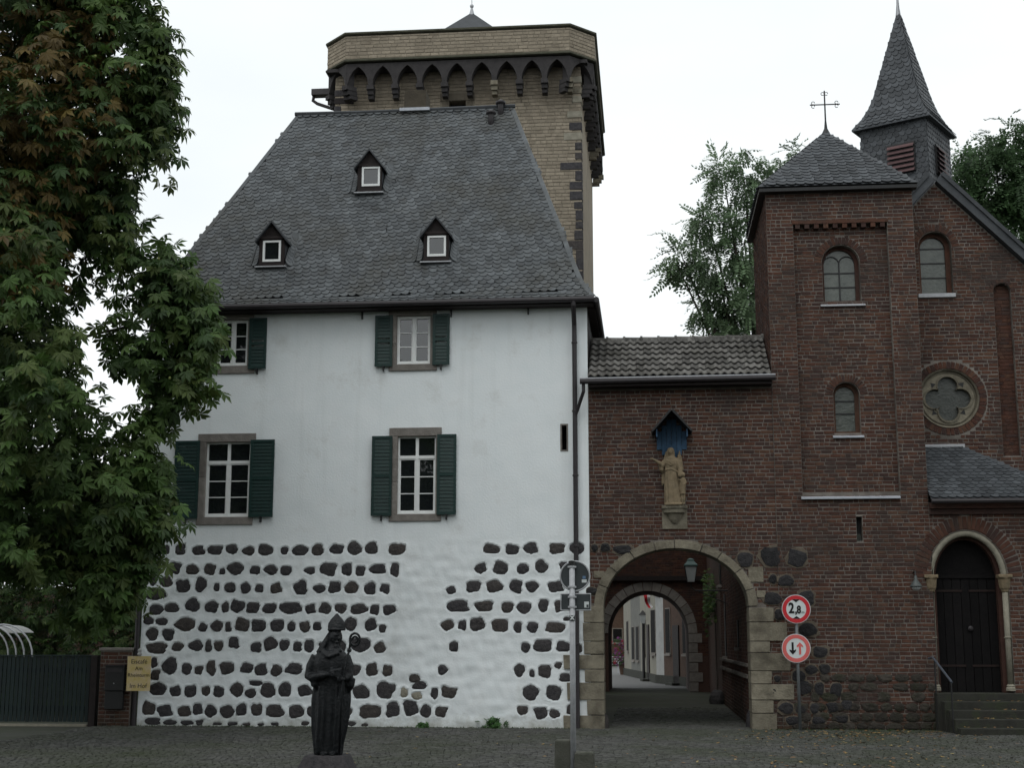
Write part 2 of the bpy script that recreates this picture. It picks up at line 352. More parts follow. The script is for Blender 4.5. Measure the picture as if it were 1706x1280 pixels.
def ring_bricks(cx, cz, a, b, r, t0, t1, n, Y, depth=.06, proud=.014):
    """radial bricks of an arch ring (inner half-axes a, b; thickness r)"""
    items = []
    for i in range(n):
        t = t0 + (t1 - t0) * (i + .5) / n; e = Vector((math.cos(t), 0, math.sin(t)))
        wdt = (t1 - t0) / n * (a + r / 2) - .010
        rad = Vector((a * math.cos(t), 0, b * math.sin(t))) + e * (r / 2)
        tg = Vector((-math.sin(t), 0, math.cos(t)))
        c = Vector((cx, Y + depth / 2 - proud, cz)) + rad
        ax = tg * wdt; ay = Vector((0, depth, 0)); az = e * (r - .01)
        if ax.cross(ay).dot(az) < 0: ax = -ax
        items.append((((ax.x, ay.x, az.x), (ax.y, ay.y, az.y), (ax.z, ay.z, az.z)), tuple(c)))
    return items
# slate with the rounded lower edge of the old German bond, 1 wide, hung from y = 1.35
def unit_slates(n=4):
    r = random.Random(5); out = []
    base = [(-.04, .80), (.06, .50), (.24, .24), (.46, .06), (.70, -.03), (.92, .10), (1.03, .45), (1.04, 1.5), (-.04, 1.5)]
    for _ in range(n):
        p = [(x + r.uniform(-.03, .03), y + r.uniform(-.03, .03)) for x, y in base]
        k = len(p); vs = [(x, y, .20 * (1 - y / 1.5) + .02 + .03 * (x - .5)) for x, y in p] + [(x, y, .20 * (1 - y / 1.5) - .09 + .03 * (x - .5)) for x, y in p]
        fs = [tuple(range(k))] + [(i, i + k, (i + 1) % k + k, (i + 1) % k) for i in range(7)]
        out.append((vs, [f if q == 0 else f[::-1] for q, f in enumerate(fs)]))
    return out
US = unit_slates()
def slate_items(pt, span, v_rows, wdt, seed=2, skip=None, lift=.0):
    """pt(x, v) -> point; span(v) -> (x0, x1); rows of slates on any roof face"""
    r = random.Random(seed); items = []
    for i in range(len(v_rows) - 1):
        v = v_rows[i]; x0, x1 = span(v); nn = max(1, int((x1 - x0) / wdt + .5)); off = (i % 2) * .5 + r.uniform(-.12, .12)
        for k in range(-1, nn + 1):
            a = x0 + (k + off) * wdt + r.uniform(-.006, .006); b = a + wdt * .985
            a = max(a, x0 - .01); b = min(b, x1 + .01)
            if span(v_rows[i + 1])[0] > x0: a = max(a, span(v_rows[i + 1])[0] + .2 * (span(v_rows[i + 1])[0] - x0))
            if span(v_rows[i + 1])[1] < x1: b = min(b, span(v_rows[i + 1])[1] + .2 * (span(v_rows[i + 1])[1] - x1))
            if b - a < wdt * .3: continue
            if skip and skip((a + b) / 2, v): continue
            p = pt(a, v); pu = pt(b, v) - p; pv = pt(a, v_rows[i + 1]) - p
            nrm = pu.cross(pv).normalized(); p = p + nrm * (lift + r.uniform(0, .003)); pv = pv * r.uniform(.97, 1.05)
            nv = nrm * wdt * .62
            items.append((((pu.x, pv.x, nv.x), (pu.y, pv.y, nv.y), (pu.z, pv.z, nv.z)), tuple(p)))
    return items
def merge_voxel(mb, name, m_, parent, vox=.012, smooth_it=4):
    """one continuous surface grown from overlapping forms"""
    o = bpy.data.objects.new(name, mb.mesh(name, m_)); COL.objects.link(o)
    r = o.modifiers.new('r', 'REMESH'); r.mode = 'VOXEL'; r.voxel_size = vox; r.use_smooth_shade = True
    s = o.modifiers.new('s', 'SMOOTH'); s.iterations = smooth_it; s.factor = .5
    dg = bpy.context.evaluated_depsgraph_get(); me = bpy.data.meshes.new_from_object(o.evaluated_get(dg))
    bpy.data.objects.remove(o); me.materials.clear(); me.materials.append(m_)
    me.polygons.foreach_set('use_smooth', [True] * len(me.polygons))
    q = bpy.data.objects.new(name, me); link(q, parent); return q
def text_mesh(txt, size, loc, m_, name, parent, sx=1.0, extrude=.002, bold=0.0):
    c = bpy.data.curves.new(name, 'FONT'); c.body = txt; c.size = size; c.align_x = 'CENTER'; c.align_y = 'CENTER'; c.extrude = extrude; c.offset = bold
    o = bpy.data.objects.new(name, c); COL.objects.link(o); dg = bpy.context.evaluated_depsgraph_get()
    me = bpy.data.meshes.new_from_object(o.evaluated_get(dg)); bpy.data.objects.remove(o)
    me.transform(Matrix.Translation(Vector(loc)) @ Matrix.Rotation(PI / 2, 4, 'X') @ Matrix.Diagonal((sx, 1, 1, 1)))
    me.materials.clear(); me.materials.append(m_); q = bpy.data.objects.new(name, me); link(q, parent); return q
def stone_mesh(mb, cx, cz, w, h, y, seed, n=12, dome=.03, ydeep=.03):
    """irregular field stone seen from the front; also returns its outline function"""
    f = stone_shape(seed); k = len(mb.v); r = random.Random(seed)
    for ring, (s, yy) in enumerate(((1.02, y + ydeep), (.93, y - dome * .35), (.55, y - dome))):
        for j in range(n):
            t = 2 * PI * j / n; q = f(t) * s
            mb.v.append((cx + math.cos(t) * q * w / 2, yy + (r.uniform(-.3, .3) * dome if ring else 0), cz + math.sin(t) * q * h / 2))
    mb.v.append((cx, y - dome * r.uniform(.7, 1.2), cz))
    for i in range(2):
        for j in range(n): mb.f.append((k + i * n + j, k + i * n + (j + 1) % n, k + (i + 1) * n + (j + 1) % n, k + (i + 1) * n + j))
    for j in range(n): mb.f.append((k + 2 * n + j, k + 2 * n + (j + 1) % n, k + 3 * n))
def stone_shape(seed):
    r = random.Random(seed); e = r.choice([2.2, 2.6, 3.2, 4.2]); ph = [r.uniform(0, 6.28) for _ in range(4)]; am = [r.uniform(0, .07), r.uniform(.03, .1), r.uniform(.02, .07), r.uniform(.0, .05)]; rot = r.uniform(-.3, .3); kf = r.choice((1, 1, 2))
    def f(t):
        c, s = abs(math.cos(t - rot)) + 1e-6, abs(math.sin(t - rot)) + 1e-6
        q = (c ** e + s ** e) ** (-1 / e)
        return q * (1 + sum(am[i] * math.sin((i + 2) * t + ph[i]) for i in range(4))) * (1 + .10 * abs(((t * kf + ph[0]) / 1.2566) % 1 - .5)) * .94
    return f

# ================================================================== THE SETTING: ground
g = MB(); g.add([(-300, -300, 0), (300, -300, 0), (300, 400, 0), (-300, 400, 0)], [(0, 1, 2, 3)])
ground = g.build('ground', M_GROUND, kind='structure')
def cobbles():
    r = random.Random(11); it = []; y = -10.9
    while y < -.05:
        s = .105; x = -11.0 + r.uniform(0, .1)
        while x < 7.6:
            wd = s * r.uniform(.85, 1.2); a = r.uniform(-.12, .12); hh = r.uniform(.016, .03); d = s * r.uniform(.86, .95)
            yy = y + .05 * math.sin(x * .7) + r.uniform(-.008, .008)
            ca, sa = math.cos(a), math.sin(a); wx = wd - .014
            # unit block: its front (-y) becomes the top face
            it.append((((wx * ca, 0, -d * sa), (wx * sa, 0, d * ca), (0, -hh * 2, 0)), (x + wd / 2, yy, 0.004 + r.uniform(-.004, .004))))
            x += wd
        y += s
    y = -.02
    while y < 9:
        x = -.85 + r.uniform(0, .1)
        while x < 1.85:
            wd = .105 * r.uniform(.85, 1.2); hh = r.uniform(.016, .03); d = .105 * r.uniform(.86, .95)
            it.append((((wd - .014, 0, 0), (0, 0, d), (0, -hh * 2, 0)), (x + wd / 2, y + r.uniform(-.008, .008), .004 + r.uniform(-.004, .004)))); x += wd
        y += .105
    return it
ci = cobbles()
UC = unit_bricks(5, .07, .16)
MB().add([(-8, 24.6, .004), (6, 24.6, .004), (6, 90, .004), (-8, 90, .004)], [(0, 1, 2, 3)]).build('street', mat('street_paving', (.11, .11, .11), (.16, .16, .158), .8, 5, .4, 25), kind='structure')
pieces(ground, ci, UC, M_COBBLE, 'cobble', 'cobbles', 300)

# ================================================================== THE WHITE HOUSE
HX0, HX1, HZ = -10.2, -1.16, 8.5
house = thing('white_house', (HX0, 0, 0), 'white limewashed house with dark field stones showing below and steep slate roof', 'house')
ZS = 3.368
rows1 = """262,122,35,60 338,122,62,62 440,128,68,58 532,125,86,56 626,120,75,58 720,130,74,52 815,124,88,66 922,128,46,46 1010,127,96,62 1108,124,78,68 1215,120,84,60 1314,116,82,82 1410,114,74,76 1553,120,104,66
215,225,30,40 305,225,74,66 404,235,82,56 504,232,70,62 574,245,38,36 647,228,96,74 757,238,60,52 845,236,80,60 930,240,70,62 1065,241,70,42 1168,232,100,78 1273,234,68,72 1348,243,58,64 1447,232,104,62 1542,236,52,84
186,298,40,56 258,303,70,62 352,328,78,80 452,318,66,92 542,334,36,52 617,336,66,58 704,338,56,66 782,340,54,52 874,340,66,62 1013,336,80,84 1118,342,74,52 1202,334,76,66 1298,336,86,70 1402,342,68,76 1486,342,60,60 200,373,120,68
202,460,84,66 290,450,90,58 406,434,84,84 513,445,78,72 590,447,44,66 657,440,78,76 744,448,74,66 838,452,84,62 957,450,130,66 1067,456,60,56 1150,453,70,66 1238,453,70,64 1340,456,106,64 1428,460,56,60 1510,460,82,62
160,522,64,50 232,526,70,42 365,543,126,78 463,560,50,52 542,552,70,70 606,557,34,60 684,544,82,80 776,550,86,74 882,549,84,76 961,556,48,62 1036,556,62,66 1105,554,50,52 1293,540,76,80 1406,545,72,70 1472,565,44,50 180,597,70,78 270,600,72,74
205,675,130,66 322,668,68,50 424,662,86,64 495,666,40,72 552,664,58,62 637,645,60,70 762,672,64,58 842,652,80,82 921,659,62,66 995,668,54,64 1060,664,60,80 1150,668,70,66 1243,668,50,70 1345,656,130,86 1457,674,70,66
190,758,40,66 196,828,56,60 277,776,92,98 373,792,58,68 441,800,48,52 511,787,58,90 598,788,88,72 710,788,72,62 790,798,76,68 876,802,70,68 976,793,102,64 1110,795,80,70 1210,795,70,70 1318,798,60,70 1412,797,70,80 1500,802,60,72
210,907,104,78 310,918,66,66 395,918,72,78 482,917,52,66 552,921,68,68 655,910,74,92 762,872,82,32 732,930,66,58 829,913,92,92 925,910,82,90 1035,915,86,70 1140,915,80,80 1240,915,80,80 1352,923,96,84 1488,912,106,98
160,1015,76,82 250,1028,90,70 360,1031,80,64 435,1020,58,68 507,1030,72,78 600,1033,84,78 680,1022,68,76 766,1022,72,76 868,1030,116,78 988,1032,90,78 1070,1030,50,60 1170,1030,80,70 1272,1040,60,66 1403,1032,134,84 1530,1022,86,92
182,1115,96,54 278,1123,84,40 375,1122,80,36 444,1122,44,40 545,1130,60,22 628,1125,60,26 710,1131,50,18 790,1131,40,18 868,1128,46,24 1038,1124,44,34 1300,1115,50,36 1372,1130,40,20"""
rows2 = """735,118,104,60 852,122,84,62 958,114,92,66 1104,115,94,62 1216,115,92,72 676,228,70,62 787,225,90,78 912,230,76,60 1016,217,78,76 1150,215,70,50
510,350,58,46 635,330,86,66 752,328,94,72 875,328,76,78 964,330,78,68 1097,331,90,66 1206,335,70,60 547,440,134,72 695,440,116,66 826,447,70,68 920,448,88,70 1028,436,62,82 1118,440,60,70
490,547,76,66 574,548,52,60 656,542,92,84 785,548,104,78 884,558,50,66 967,558,66,66 1095,560,120,60 1158,512,44,26 525,667,58,62 928,672,56,56 1024,662,112,72 1140,667,94,64 1226,680,40,54
462,798,64,58 893,800,62,82 964,818,34,46 1036,806,80,74 1112,772,46,40 1152,842,82,52 305,846,68,48 333,886,86,52 417,930,46,66 497,924,92,66 956,926,96,92 1086,926,96,88
283,1012,90,92 368,1030,68,80 454,1033,70,64 910,1025,70,52 1014,1040,78,70 1090,1045,62,54 1194,1022,76,66"""
pale2 = "246,926,46,60 318,944,66,46"
stones = []
for txt, ox, pl in ((rows1, 200, 0), (rows2, 600, 0), (pale2, 600, 1)):
    for tok in txt.split():
        a, b, c, d = map(float, tok.split(','))
        x0, x1, z0, z1 = R2(ox + (a - c / 2) / ZS, 880 + (b - d / 2) / ZS, ox + (a + c / 2) / ZS, 880 + (b + d / 2) / ZS)
        x0 = max(x0, HX0 + .02); z0 = max(z0, .03)
        if z1 < .24: z0, z1 = .035, max(z1, .035 + d / ZS / 84 * .8)
        stones.append(((x0 + x1) / 2, (z0 + z1) / 2, x1 - x0, max(z1 - z0, .06), pl))
WIN = {  # frame box, lintel, sill, shutters (pixel boxes), transom
    'ul': dict(fr=(362, 533, 413, 610), lin=(352, 517, 424, 533), sill=(352, 610, 424, 623), sh=[(329, 531, 360, 617), (415, 530, 444, 615)], tr=0),
    'ur': dict(fr=(661, 526, 717, 607), lin=(648, 513, 728, 526), sill=(648, 607, 728, 618), sh=[(625, 526, 654, 611), (721, 523, 749, 608)], tr=0),
    'll': dict(fr=(342, 737, 416, 862), lin=(331, 723, 427, 737), sill=(327, 862, 421, 875), sh=[(290, 735, 331, 865), (416, 733, 456, 862)], tr=.27),
    'lr': dict(fr=(662, 727, 726, 857), lin=(649, 713, 736, 727), sill=(648, 857, 735, 869), sh=[(619, 727, 653, 860), (728, 724, 760, 858)], tr=.27)}
holes = [R2(*d['fr']) for d in WIN.values()]
slit = R2(936, 709, 944, 750); holes.append(slit)
def grid_lines(a, b, step, extra):
    v = list(np.arange(a, b, step)) + [b]
    v = [q for q in v if all(abs(q - e) > step * .45 for e in extra)] + [e for e in extra if a < e < b]
    return np.array(sorted(v))
xs = grid_lines(HX0, HX1, .026, [h for q in holes for h in q[:2]])
zl = grid_lines(-.12, 3.75, .026, []); zu = grid_lines(3.75, HZ, .085, [h for q in holes for h in q[2:]]); zs = np.concatenate([zl, zu[1:]])
XX, ZZ = np.meshgrid(xs, zs); YY = np.zeros_like(XX)
for k in range(26):                                  # uneven trowelled coat
    fx, fz = RNG.normal(0, 1.0 + k * .35, 2); YY += .011 / (1 + k * .28) * np.sin(fx * XX + fz * ZZ + RNG.uniform(0, 6.3))
YY *= .35; lowm = np.clip((3.9 - ZZ) / .8, 0, 1)
for k in range(30):
    fx, fz = RNG.normal(0, 16, 2); YY += .0010 * lowm * np.sin(fx * XX + fz * ZZ + RNG.uniform(0, 6.3))
for i, (cx, cz, w_, h_, pl) in enumerate(stones):
    ix = np.where(abs(xs - cx) < w_ * .9 + .12)[0]; iz = np.where(abs(zs - cz) < h_ * .9 + .12)[0]
    if not len(ix) or not len(iz): continue
    sx, sz = slice(ix[0], ix[-1] + 1), slice(iz[0], iz[-1] + 1); dx = (XX[sz, sx] - cx); dz = (ZZ[sz, sx] - cz)
    f = stone_shape(i + 10); th = np.arctan2(dz / h_, dx / w_); fv = np.vectorize(f)(th)
    rho = np.sqrt((dx / (w_ / 2)) ** 2 + (dz / (h_ / 2)) ** 2) / fv; dd = (rho - 1) * min(w_, h_) / 2
    YY[sz, sx] += np.where(dd < -.004, .030, -.007 * np.exp(-(np.maximum(dd, 0) / .03) ** 2))
nx, nz_ = len(xs), len(zs); vv = np.stack([XX, YY, ZZ], -1).reshape(-1, 3)
fa = []
for j in range(nz_ - 1):
    zc = (zs[j] + zs[j + 1]) / 2; hr = [q for q in holes if q[2] - 1e-4 <= zc <= q[3] + 1e-4]
    for i in range(nx - 1):
        if hr:
            xc = (xs[i] + xs[i + 1]) / 2
            if any(q[0] - 1e-4 <= xc <= q[1] + 1e-4 for q in hr): continue
        fa.append((j * nx + i, j * nx + i + 1, (j + 1) * nx + i + 1, (j + 1) * nx + i))
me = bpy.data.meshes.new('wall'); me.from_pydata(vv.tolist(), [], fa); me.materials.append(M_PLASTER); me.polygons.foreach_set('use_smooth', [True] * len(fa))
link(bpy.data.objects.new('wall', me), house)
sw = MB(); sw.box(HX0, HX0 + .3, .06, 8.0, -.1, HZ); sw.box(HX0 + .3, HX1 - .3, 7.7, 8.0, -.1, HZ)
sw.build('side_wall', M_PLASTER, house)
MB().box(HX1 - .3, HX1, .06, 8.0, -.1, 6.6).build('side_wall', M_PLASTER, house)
MB().box(HX1 - .3, HX1, .06, 8.0, 6.6, HZ).build('slate_hung_side', M_WOODDARK, house)
ins = MB(); ins.box(HX0 + .4, HX1 - .4, .45, .5, .1, HZ); ins.build('inner_partition', M_WOODDARK, house)
for i, (cx, cz, w_, h_, pl) in enumerate(stones):
    s = MB(); stone_mesh(s, cx, cz, w_, h_, .0, i + 10, 12, .014, .04)
    s.build('stone', M_PALESTONE if pl else M_BASALT, house)
# windows
def house_window(d):
    x0, x1, z0, z1 = R2(*d['fr']); y = .055
    wroot = MB(); fw_ = .034
    wroot.plate([(x0, z0), (x1, z0), (x1, z1), (x0, z1)], [[(x0 + fw_, z0 + fw_), (x1 - fw_, z0 + fw_), (x1 - fw_, z1 - fw_), (x0 + fw_, z1 - fw_)]], y, y + .07)
    W = wroot.build('window', M_WHITE, house)
    zt = z1 - fw_
    a0, a1, b0 = x0 + fw_, x1 - fw_, z0 + fw_; xc = (x0 + x1) / 2
    if d['tr']:
        zt = z1 - (z1 - z0) * d['tr']
        MB().box(a0, a1, y - .012, y + .06, zt - .03, zt + .035).build('transom', M_WHITE, W)
        MB().box(xc - .03, xc + .03, y - .006, y + .06, zt + .036, z1 - fw_ - .001).build('mullion', M_WHITE, W)
        for s0, s1 in ((a0, xc - .03), (xc + .03, a1)): pane(W, s0, s1, zt + .035, z1 - fw_, y + .03)
        zt -= .03
    MB().box(xc - .028, xc + .028, y - .015, y + .06, b0, zt).build('mullion', M_WHITE, W)
    for s0, s1 in ((a0, xc - .028), (xc + .028, a1)):
        cs = MB(); st = .024
        cs.plate([(s0, b0), (s1, b0), (s1, zt), (s0, zt)], [[(s0 + st, b0 + st + .02), (s1 - st, b0 + st + .02), (s1 - st, zt - st), (s0 + st, zt - st)]], y + .006, y + .05)
        for k in (1, 2):
            zz = b0 + st + .02 + (zt - b0 - 2 * st - .02) * k / 3; cs.box(s0 + st, s1 - st, y + .012, y + .04, zz - .010, zz + .010)
        cs.build('casement', M_WHITE, W)
        for k in range(3):
            h = (zt - b0 - 2 * st - .02) / 3; pane(W, s0 + st, s1 - st, b0 + st + .02 + k * h + .012, b0 + st + .02 + (k + 1) * h - .012, y + .03)
    MB().box(x0 + .01, x1 - .01, y - .04, y + .002, z0 - .005, z0 + .03).build('sill_bar', M_WHITE, W)
    lx0, lx1, lz0, lz1 = R2(*d['lin']); sx0, sx1, sz0, sz1 = R2(*d['sill'])
    MB().box(lx0, lx1, -.03, .3, z1, lz1).build('lintel', M_TRACH, house, bevel=.008)
    MB().box(sx0, sx1, -.035, .3, sz0, z0).build('window_sill', M_TRACH, house, bevel=.008)
    zm = z0 + (z1 - z0) * random.uniform(.4, .6)
    for q0, q1 in ((lx0, x0), (x1, lx1)):
        for c0, c1 in ((z0, zm - .003), (zm + .003, z1)): MB().box(q0, q1, -.026, .3, c0, c1).build('jamb_stone', M_TRACH, house, bevel=.006)
    for s in d['sh']:
        a, b, c, e = R2(*s, -.06); sh = MB()
        mid = (c + e) / 2; q = .055
        sh.plate([(a, c), (b, c), (b, e), (a, e)], [[(a + q, c + q), (b - q, c + q), (b - q, mid - q * .6), (a + q, mid - q * .6)], [(a + q, mid + q * .6), (b - q, mid + q * .6), (b - q, e - q), (a + q, e - q)]], -.085, -.05)
        S = sh.build('shutter', M_GREEN, house)
        nsl = int((e - c) / .075)
        for k in range(nsl):
            zz = c + q + (e - c - 2 * q) * (k + .5) / nsl
            if abs(zz - mid) < .05: continue
            MB().add([(a + q, -.079, zz - .034), (b - q, -.079, zz - .034), (b - q, -.066, zz + .034), (a + q, -.066, zz + .034), (a + q, -.055, zz - .034), (b - q, -.055, zz - .034), (b - q, -.055, zz + .034), (a + q, -.055, zz + .034)],
                     [(0, 1, 2, 3), (0, 4, 5, 1), (3, 2, 6, 7), (0, 3, 7, 4), (1, 5, 6, 2), (4, 7, 6, 5)]).build('slat', M_GREEN, S)
        hx = (a + b) / 2
        MB().box(hx - .012, hx + .012, -.10, .0, c - .10, c + .02).build('shutter_catch', M_BLACK, house)
def pane(W, x0, x1, z0, z1, y):
    r = random.Random(int(x0 * 1000 + z0 * 77)); t = r.uniform(-.004, .004); u = r.uniform(-.004, .004)
    MB().add([(x0, y + t, z0), (x1, y - t, z0), (x1, y - t + u, z1), (x0, y + t + u, z1), (x0, y + .006, z0), (x1, y + .006, z0), (x1, y + .006, z1), (x0, y + .006, z1)],
             [(0, 1, 2, 3), (4, 7, 6, 5), (0, 4, 5, 1), (1, 5, 6, 2), (2, 6, 7, 3), (3, 7, 4, 0)]).build('pane', M_GLASS, W)
for d in WIN.values(): house_window(d)
MB().plate([(slit[0] - .03, slit[2] - .03), (slit[1] + .03, slit[2] - .03), (slit[1] + .03, slit[3] + .03), (slit[0] - .03, slit[3] + .03)],
           [[(slit[0], slit[2]), (slit[1], slit[2]), (slit[1], slit[3]), (slit[0], slit[3])]], -.012, .25).build('slit_frame', M_TRACH, house)
for px, py0, py1 in ((604, 514, 532), (752, 512, 528), (880, 502, 524)):
    a = P(px, py0, -.02); b = P(px, py1, -.02); MB().box(a.x - .014, a.x + .014, -.06, .01, b.z, a.z).build('iron_anchor', M_BLACK, house)
# roof: hipped, steep, with a flared foot
EZ, RZ = 8.5, 14.31; EY, RY, BY = -.38, 4.0, 8.38; EXL, EXR = -10.55, -.98; RXL, RXR = -8.34, -3.05
PROF = [(0, 0), (.06, .030), (.13, .078), (.20, .145), (.28, .232), (.37, .330), (1, 1)]
def prof(v):
    for (r0, q0), (r1, q1) in zip(PROF, PROF[1:]):
        if v <= q1: k = (v - q0) / (q1 - q0); return r0 + (r1 - r0) * k
    return 1.0
def rsag(x, v): return .035 * math.sin(x * .9 + 2.1 * v) + .02 * math.sin(x * 2.3 + v * 7)   # an old, uneven roof
def roof_pt(x, v):
    r = prof(v); return Vector((x, EY + (RY - EY) * r + rsag(x, v) * v * (1 - v) * 3, EZ + (RZ - EZ) * v))
def roof_span(v): r = prof(v); return EXL + (RXL - EXL) * r, EXR + (RXR - EXR) * r
rf = MB(); lev = [q for _, q in PROF]; rings = []
for q in lev:
    r = prof(q); z = EZ + (RZ - EZ) * q; a, b = roof_span(q); yf = EY + (RY - EY) * r; yb = BY + (RY - BY) * r
    rings.append([(a, yf, z), (b, yf, z), (b, yb, z), (a, yb, z)])
vs = [p for g_ in rings for p in g_]; fs = []
for i in range(len(rings) - 1):
    for j in range(4): fs.append((i * 4 + j, i * 4 + (j + 1) % 4, i * 4 + 4 + (j + 1) % 4, i * 4 + 4 + j))
fs.append((3, 2, 1, 0)); rf.add([(x, y + .03, z - .035) for x, y, z in vs], fs)
ROOF = rf.build('roof', M_SLATED, house)
# arc length rows
def rows_of(pt, x, step, lo=0, hi=1, n=400):
    vsamp = np.linspace(lo, hi, n); pts = [pt(x, v) for v in vsamp]; s = [0]
    for a, b in zip(pts, pts[1:]): s.append(s[-1] + (b - a).length)
    k = max(1, round(s[-1] / step)); return [float(np.interp(s[-1] * i / k, s, vsamp)) for i in range(k + 1)]
DORM = [((619, 250), (592, 640), (603, 278, 633, 310), 317), ((453, 370), (428, 478), (438, 401, 468, 436), 440), ((727, 362), (702, 752), (712, 393, 743, 427), 432)]
PN = Vector((0, -(RZ - EZ) * .67, (RY - EY) * .63)).normalized(); PP = roof_pt(-5, .6)
dorm_boxes = []
for (ax, ay), (bx0, bx1), wb, by in DORM:
    p = hitplane((bx0 + bx1) / 2, by, PP, PN); dorm_boxes.append(p)
def in_dormer(x, v):
    for p in dorm_boxes:
        vz = (p.z - EZ) / (RZ - EZ)
        if abs(x - p.x) < .27 and vz + .0 < v < vz + .085: return True
    return False
vr = rows_of(roof_pt, -5, .136)
vr = [vr[0] - .0] + vr[1:] + [1.012]
TILT = .0135                                                        # the courses climb to the right
def tv(x, v): return v + TILT * (x + 5.7) + .004 * math.sin(x * 1.3 + v * 11)
dvr = vr[-2] - vr[-3]; vr2 = [-.09 + i * dvr for i in range(int(1.18 / dvr))]
def vclamp(v): return min(max(v, 0), 1)
def skip_t(x, v):
    q = tv(x, v); a, b = roof_span(vclamp(q)); return q < vr[2] - .35 * dvr or q > .985 or x < a + .06 or x > b - .06 or in_dormer(x, q)
sit = slate_items(lambda x, v: roof_pt(x, vclamp(tv(x, v))) + Vector((0, 0, max(0, tv(x, v) - 1) * 5)), lambda v: roof_span(vclamp(v - .10)), vr2, .168, 3, skip_t)
sit += slate_items(roof_pt, lambda v: roof_span(vclamp(v)), [0, vr[1], vr[2]], .18, 13, None, .006) + slate_items(roof_pt, lambda v: roof_span(vclamp(v)), [1 - dvr, 1.0], .195, 14, None, .016)
# diagonal drift of the slate courses
pieces(ROOF, sit, US, M_SLATE, 'slate', 'slates', 300)
# ridge, hips, eaves board, gutter
rd = MB(); rd.tube([(RXL - .05, RY - .03, RZ + .02), (-6.6, RY - .03, RZ + .0), (-4.5, RY - .03, RZ + .015), (RXR + .05, RY - .03, RZ + .03)], .05, 6); rd.build('ridge_capping', M_SLATED, ROOF)
for e in (0, 1):
    hp = MB(); pts = []
    for k in range(25):
        v = k / 24; x = roof_span(v)[e]; q = roof_pt(x, v); pts.append(q + Vector((0, 0, .005)))
    hp.v += [tuple(q_ + Vector((dx_, dy_, dz_))) for q_ in pts for dx_, dy_, dz_ in (((.0, .0, .035), (-(1 - 2 * e) * -.085, -.012, .014), (-(1 - 2 * e) * .02, .05, .02)))]
    hp.f += [f_ for i_ in range(24) for f_ in ((3 * i_, 3 * i_ + 1, 3 * i_ + 4, 3 * i_ + 3), (3 * i_, 3 * i_ + 3, 3 * i_ + 5, 3 * i_ + 2), (3 * i_ + 1, 3 * i_ + 2, 3 * i_ + 5, 3 * i_ + 4))]
    hp.build('hip_capping', M_SLATE, ROOF)
MB().box(EXL + .1, EXR - .04, EY + .04, .02, EZ - .12, EZ - .05).build('eaves_board', M_WOODDARK, house)
MB().tube([(EXL, EY - .03, EZ - .045), (EXR - .02, EY - .03, EZ - .045)], .06, 10).build('gutter', M_DARKMETAL, house)
MB().tube([(EXR + .02, EY, EZ - .05), (EXR + .02, BY, EZ - .05)], .06, 10).build('gutter', M_DARKMETAL, house)
MB().box(HX1 + .003, EXR - .02, .05, 8.0, EZ - .14, EZ - .04).build('eaves_board', M_WOODDARK, house)
dp = P(958, 700, -.1); MB().tube([(dp.x, EY - .03, EZ - .05), (dp.x, EY - .03, EZ - .16), (dp.x, -.12, EZ - .5), (dp.x, -.1, EZ - .62), (dp.x, -.1, .02)], .048, 10).build('downpipe', M_DARKMETAL, house)
for z in (7.6, 6.2, 4.9, 3.5, 1.6): MB().lathe([(.05, 0), (.06, .01), (.06, .04), (.05, .05)], (dp.x, -.1, z), 10).build('pipe_bracket', M_DARKMETAL, house)
MB().tube([(HX0 - .07, -.02, EZ - .2), (HX0 - .07, -.02, .02)], .05, 10).build('downpipe', M_DARKMETAL, house)
for hxp, hyp in ((552, 293), (660, 295), (725, 298), (785, 255), (372, 390), (500, 380), (645, 375), (912, 345), (878, 268), (550, 205), (610, 203), (672, 200), (727, 198)):
    q = hitplane(hxp, hyp, PP, PN); MB().tube([q + PN * .02, q + PN * .02 - Vector((0, .03, .18)), q + PN * .12 - Vector((0, .02, .17))], .010, 5).build('roof_hook', M_BLACK, ROOF)
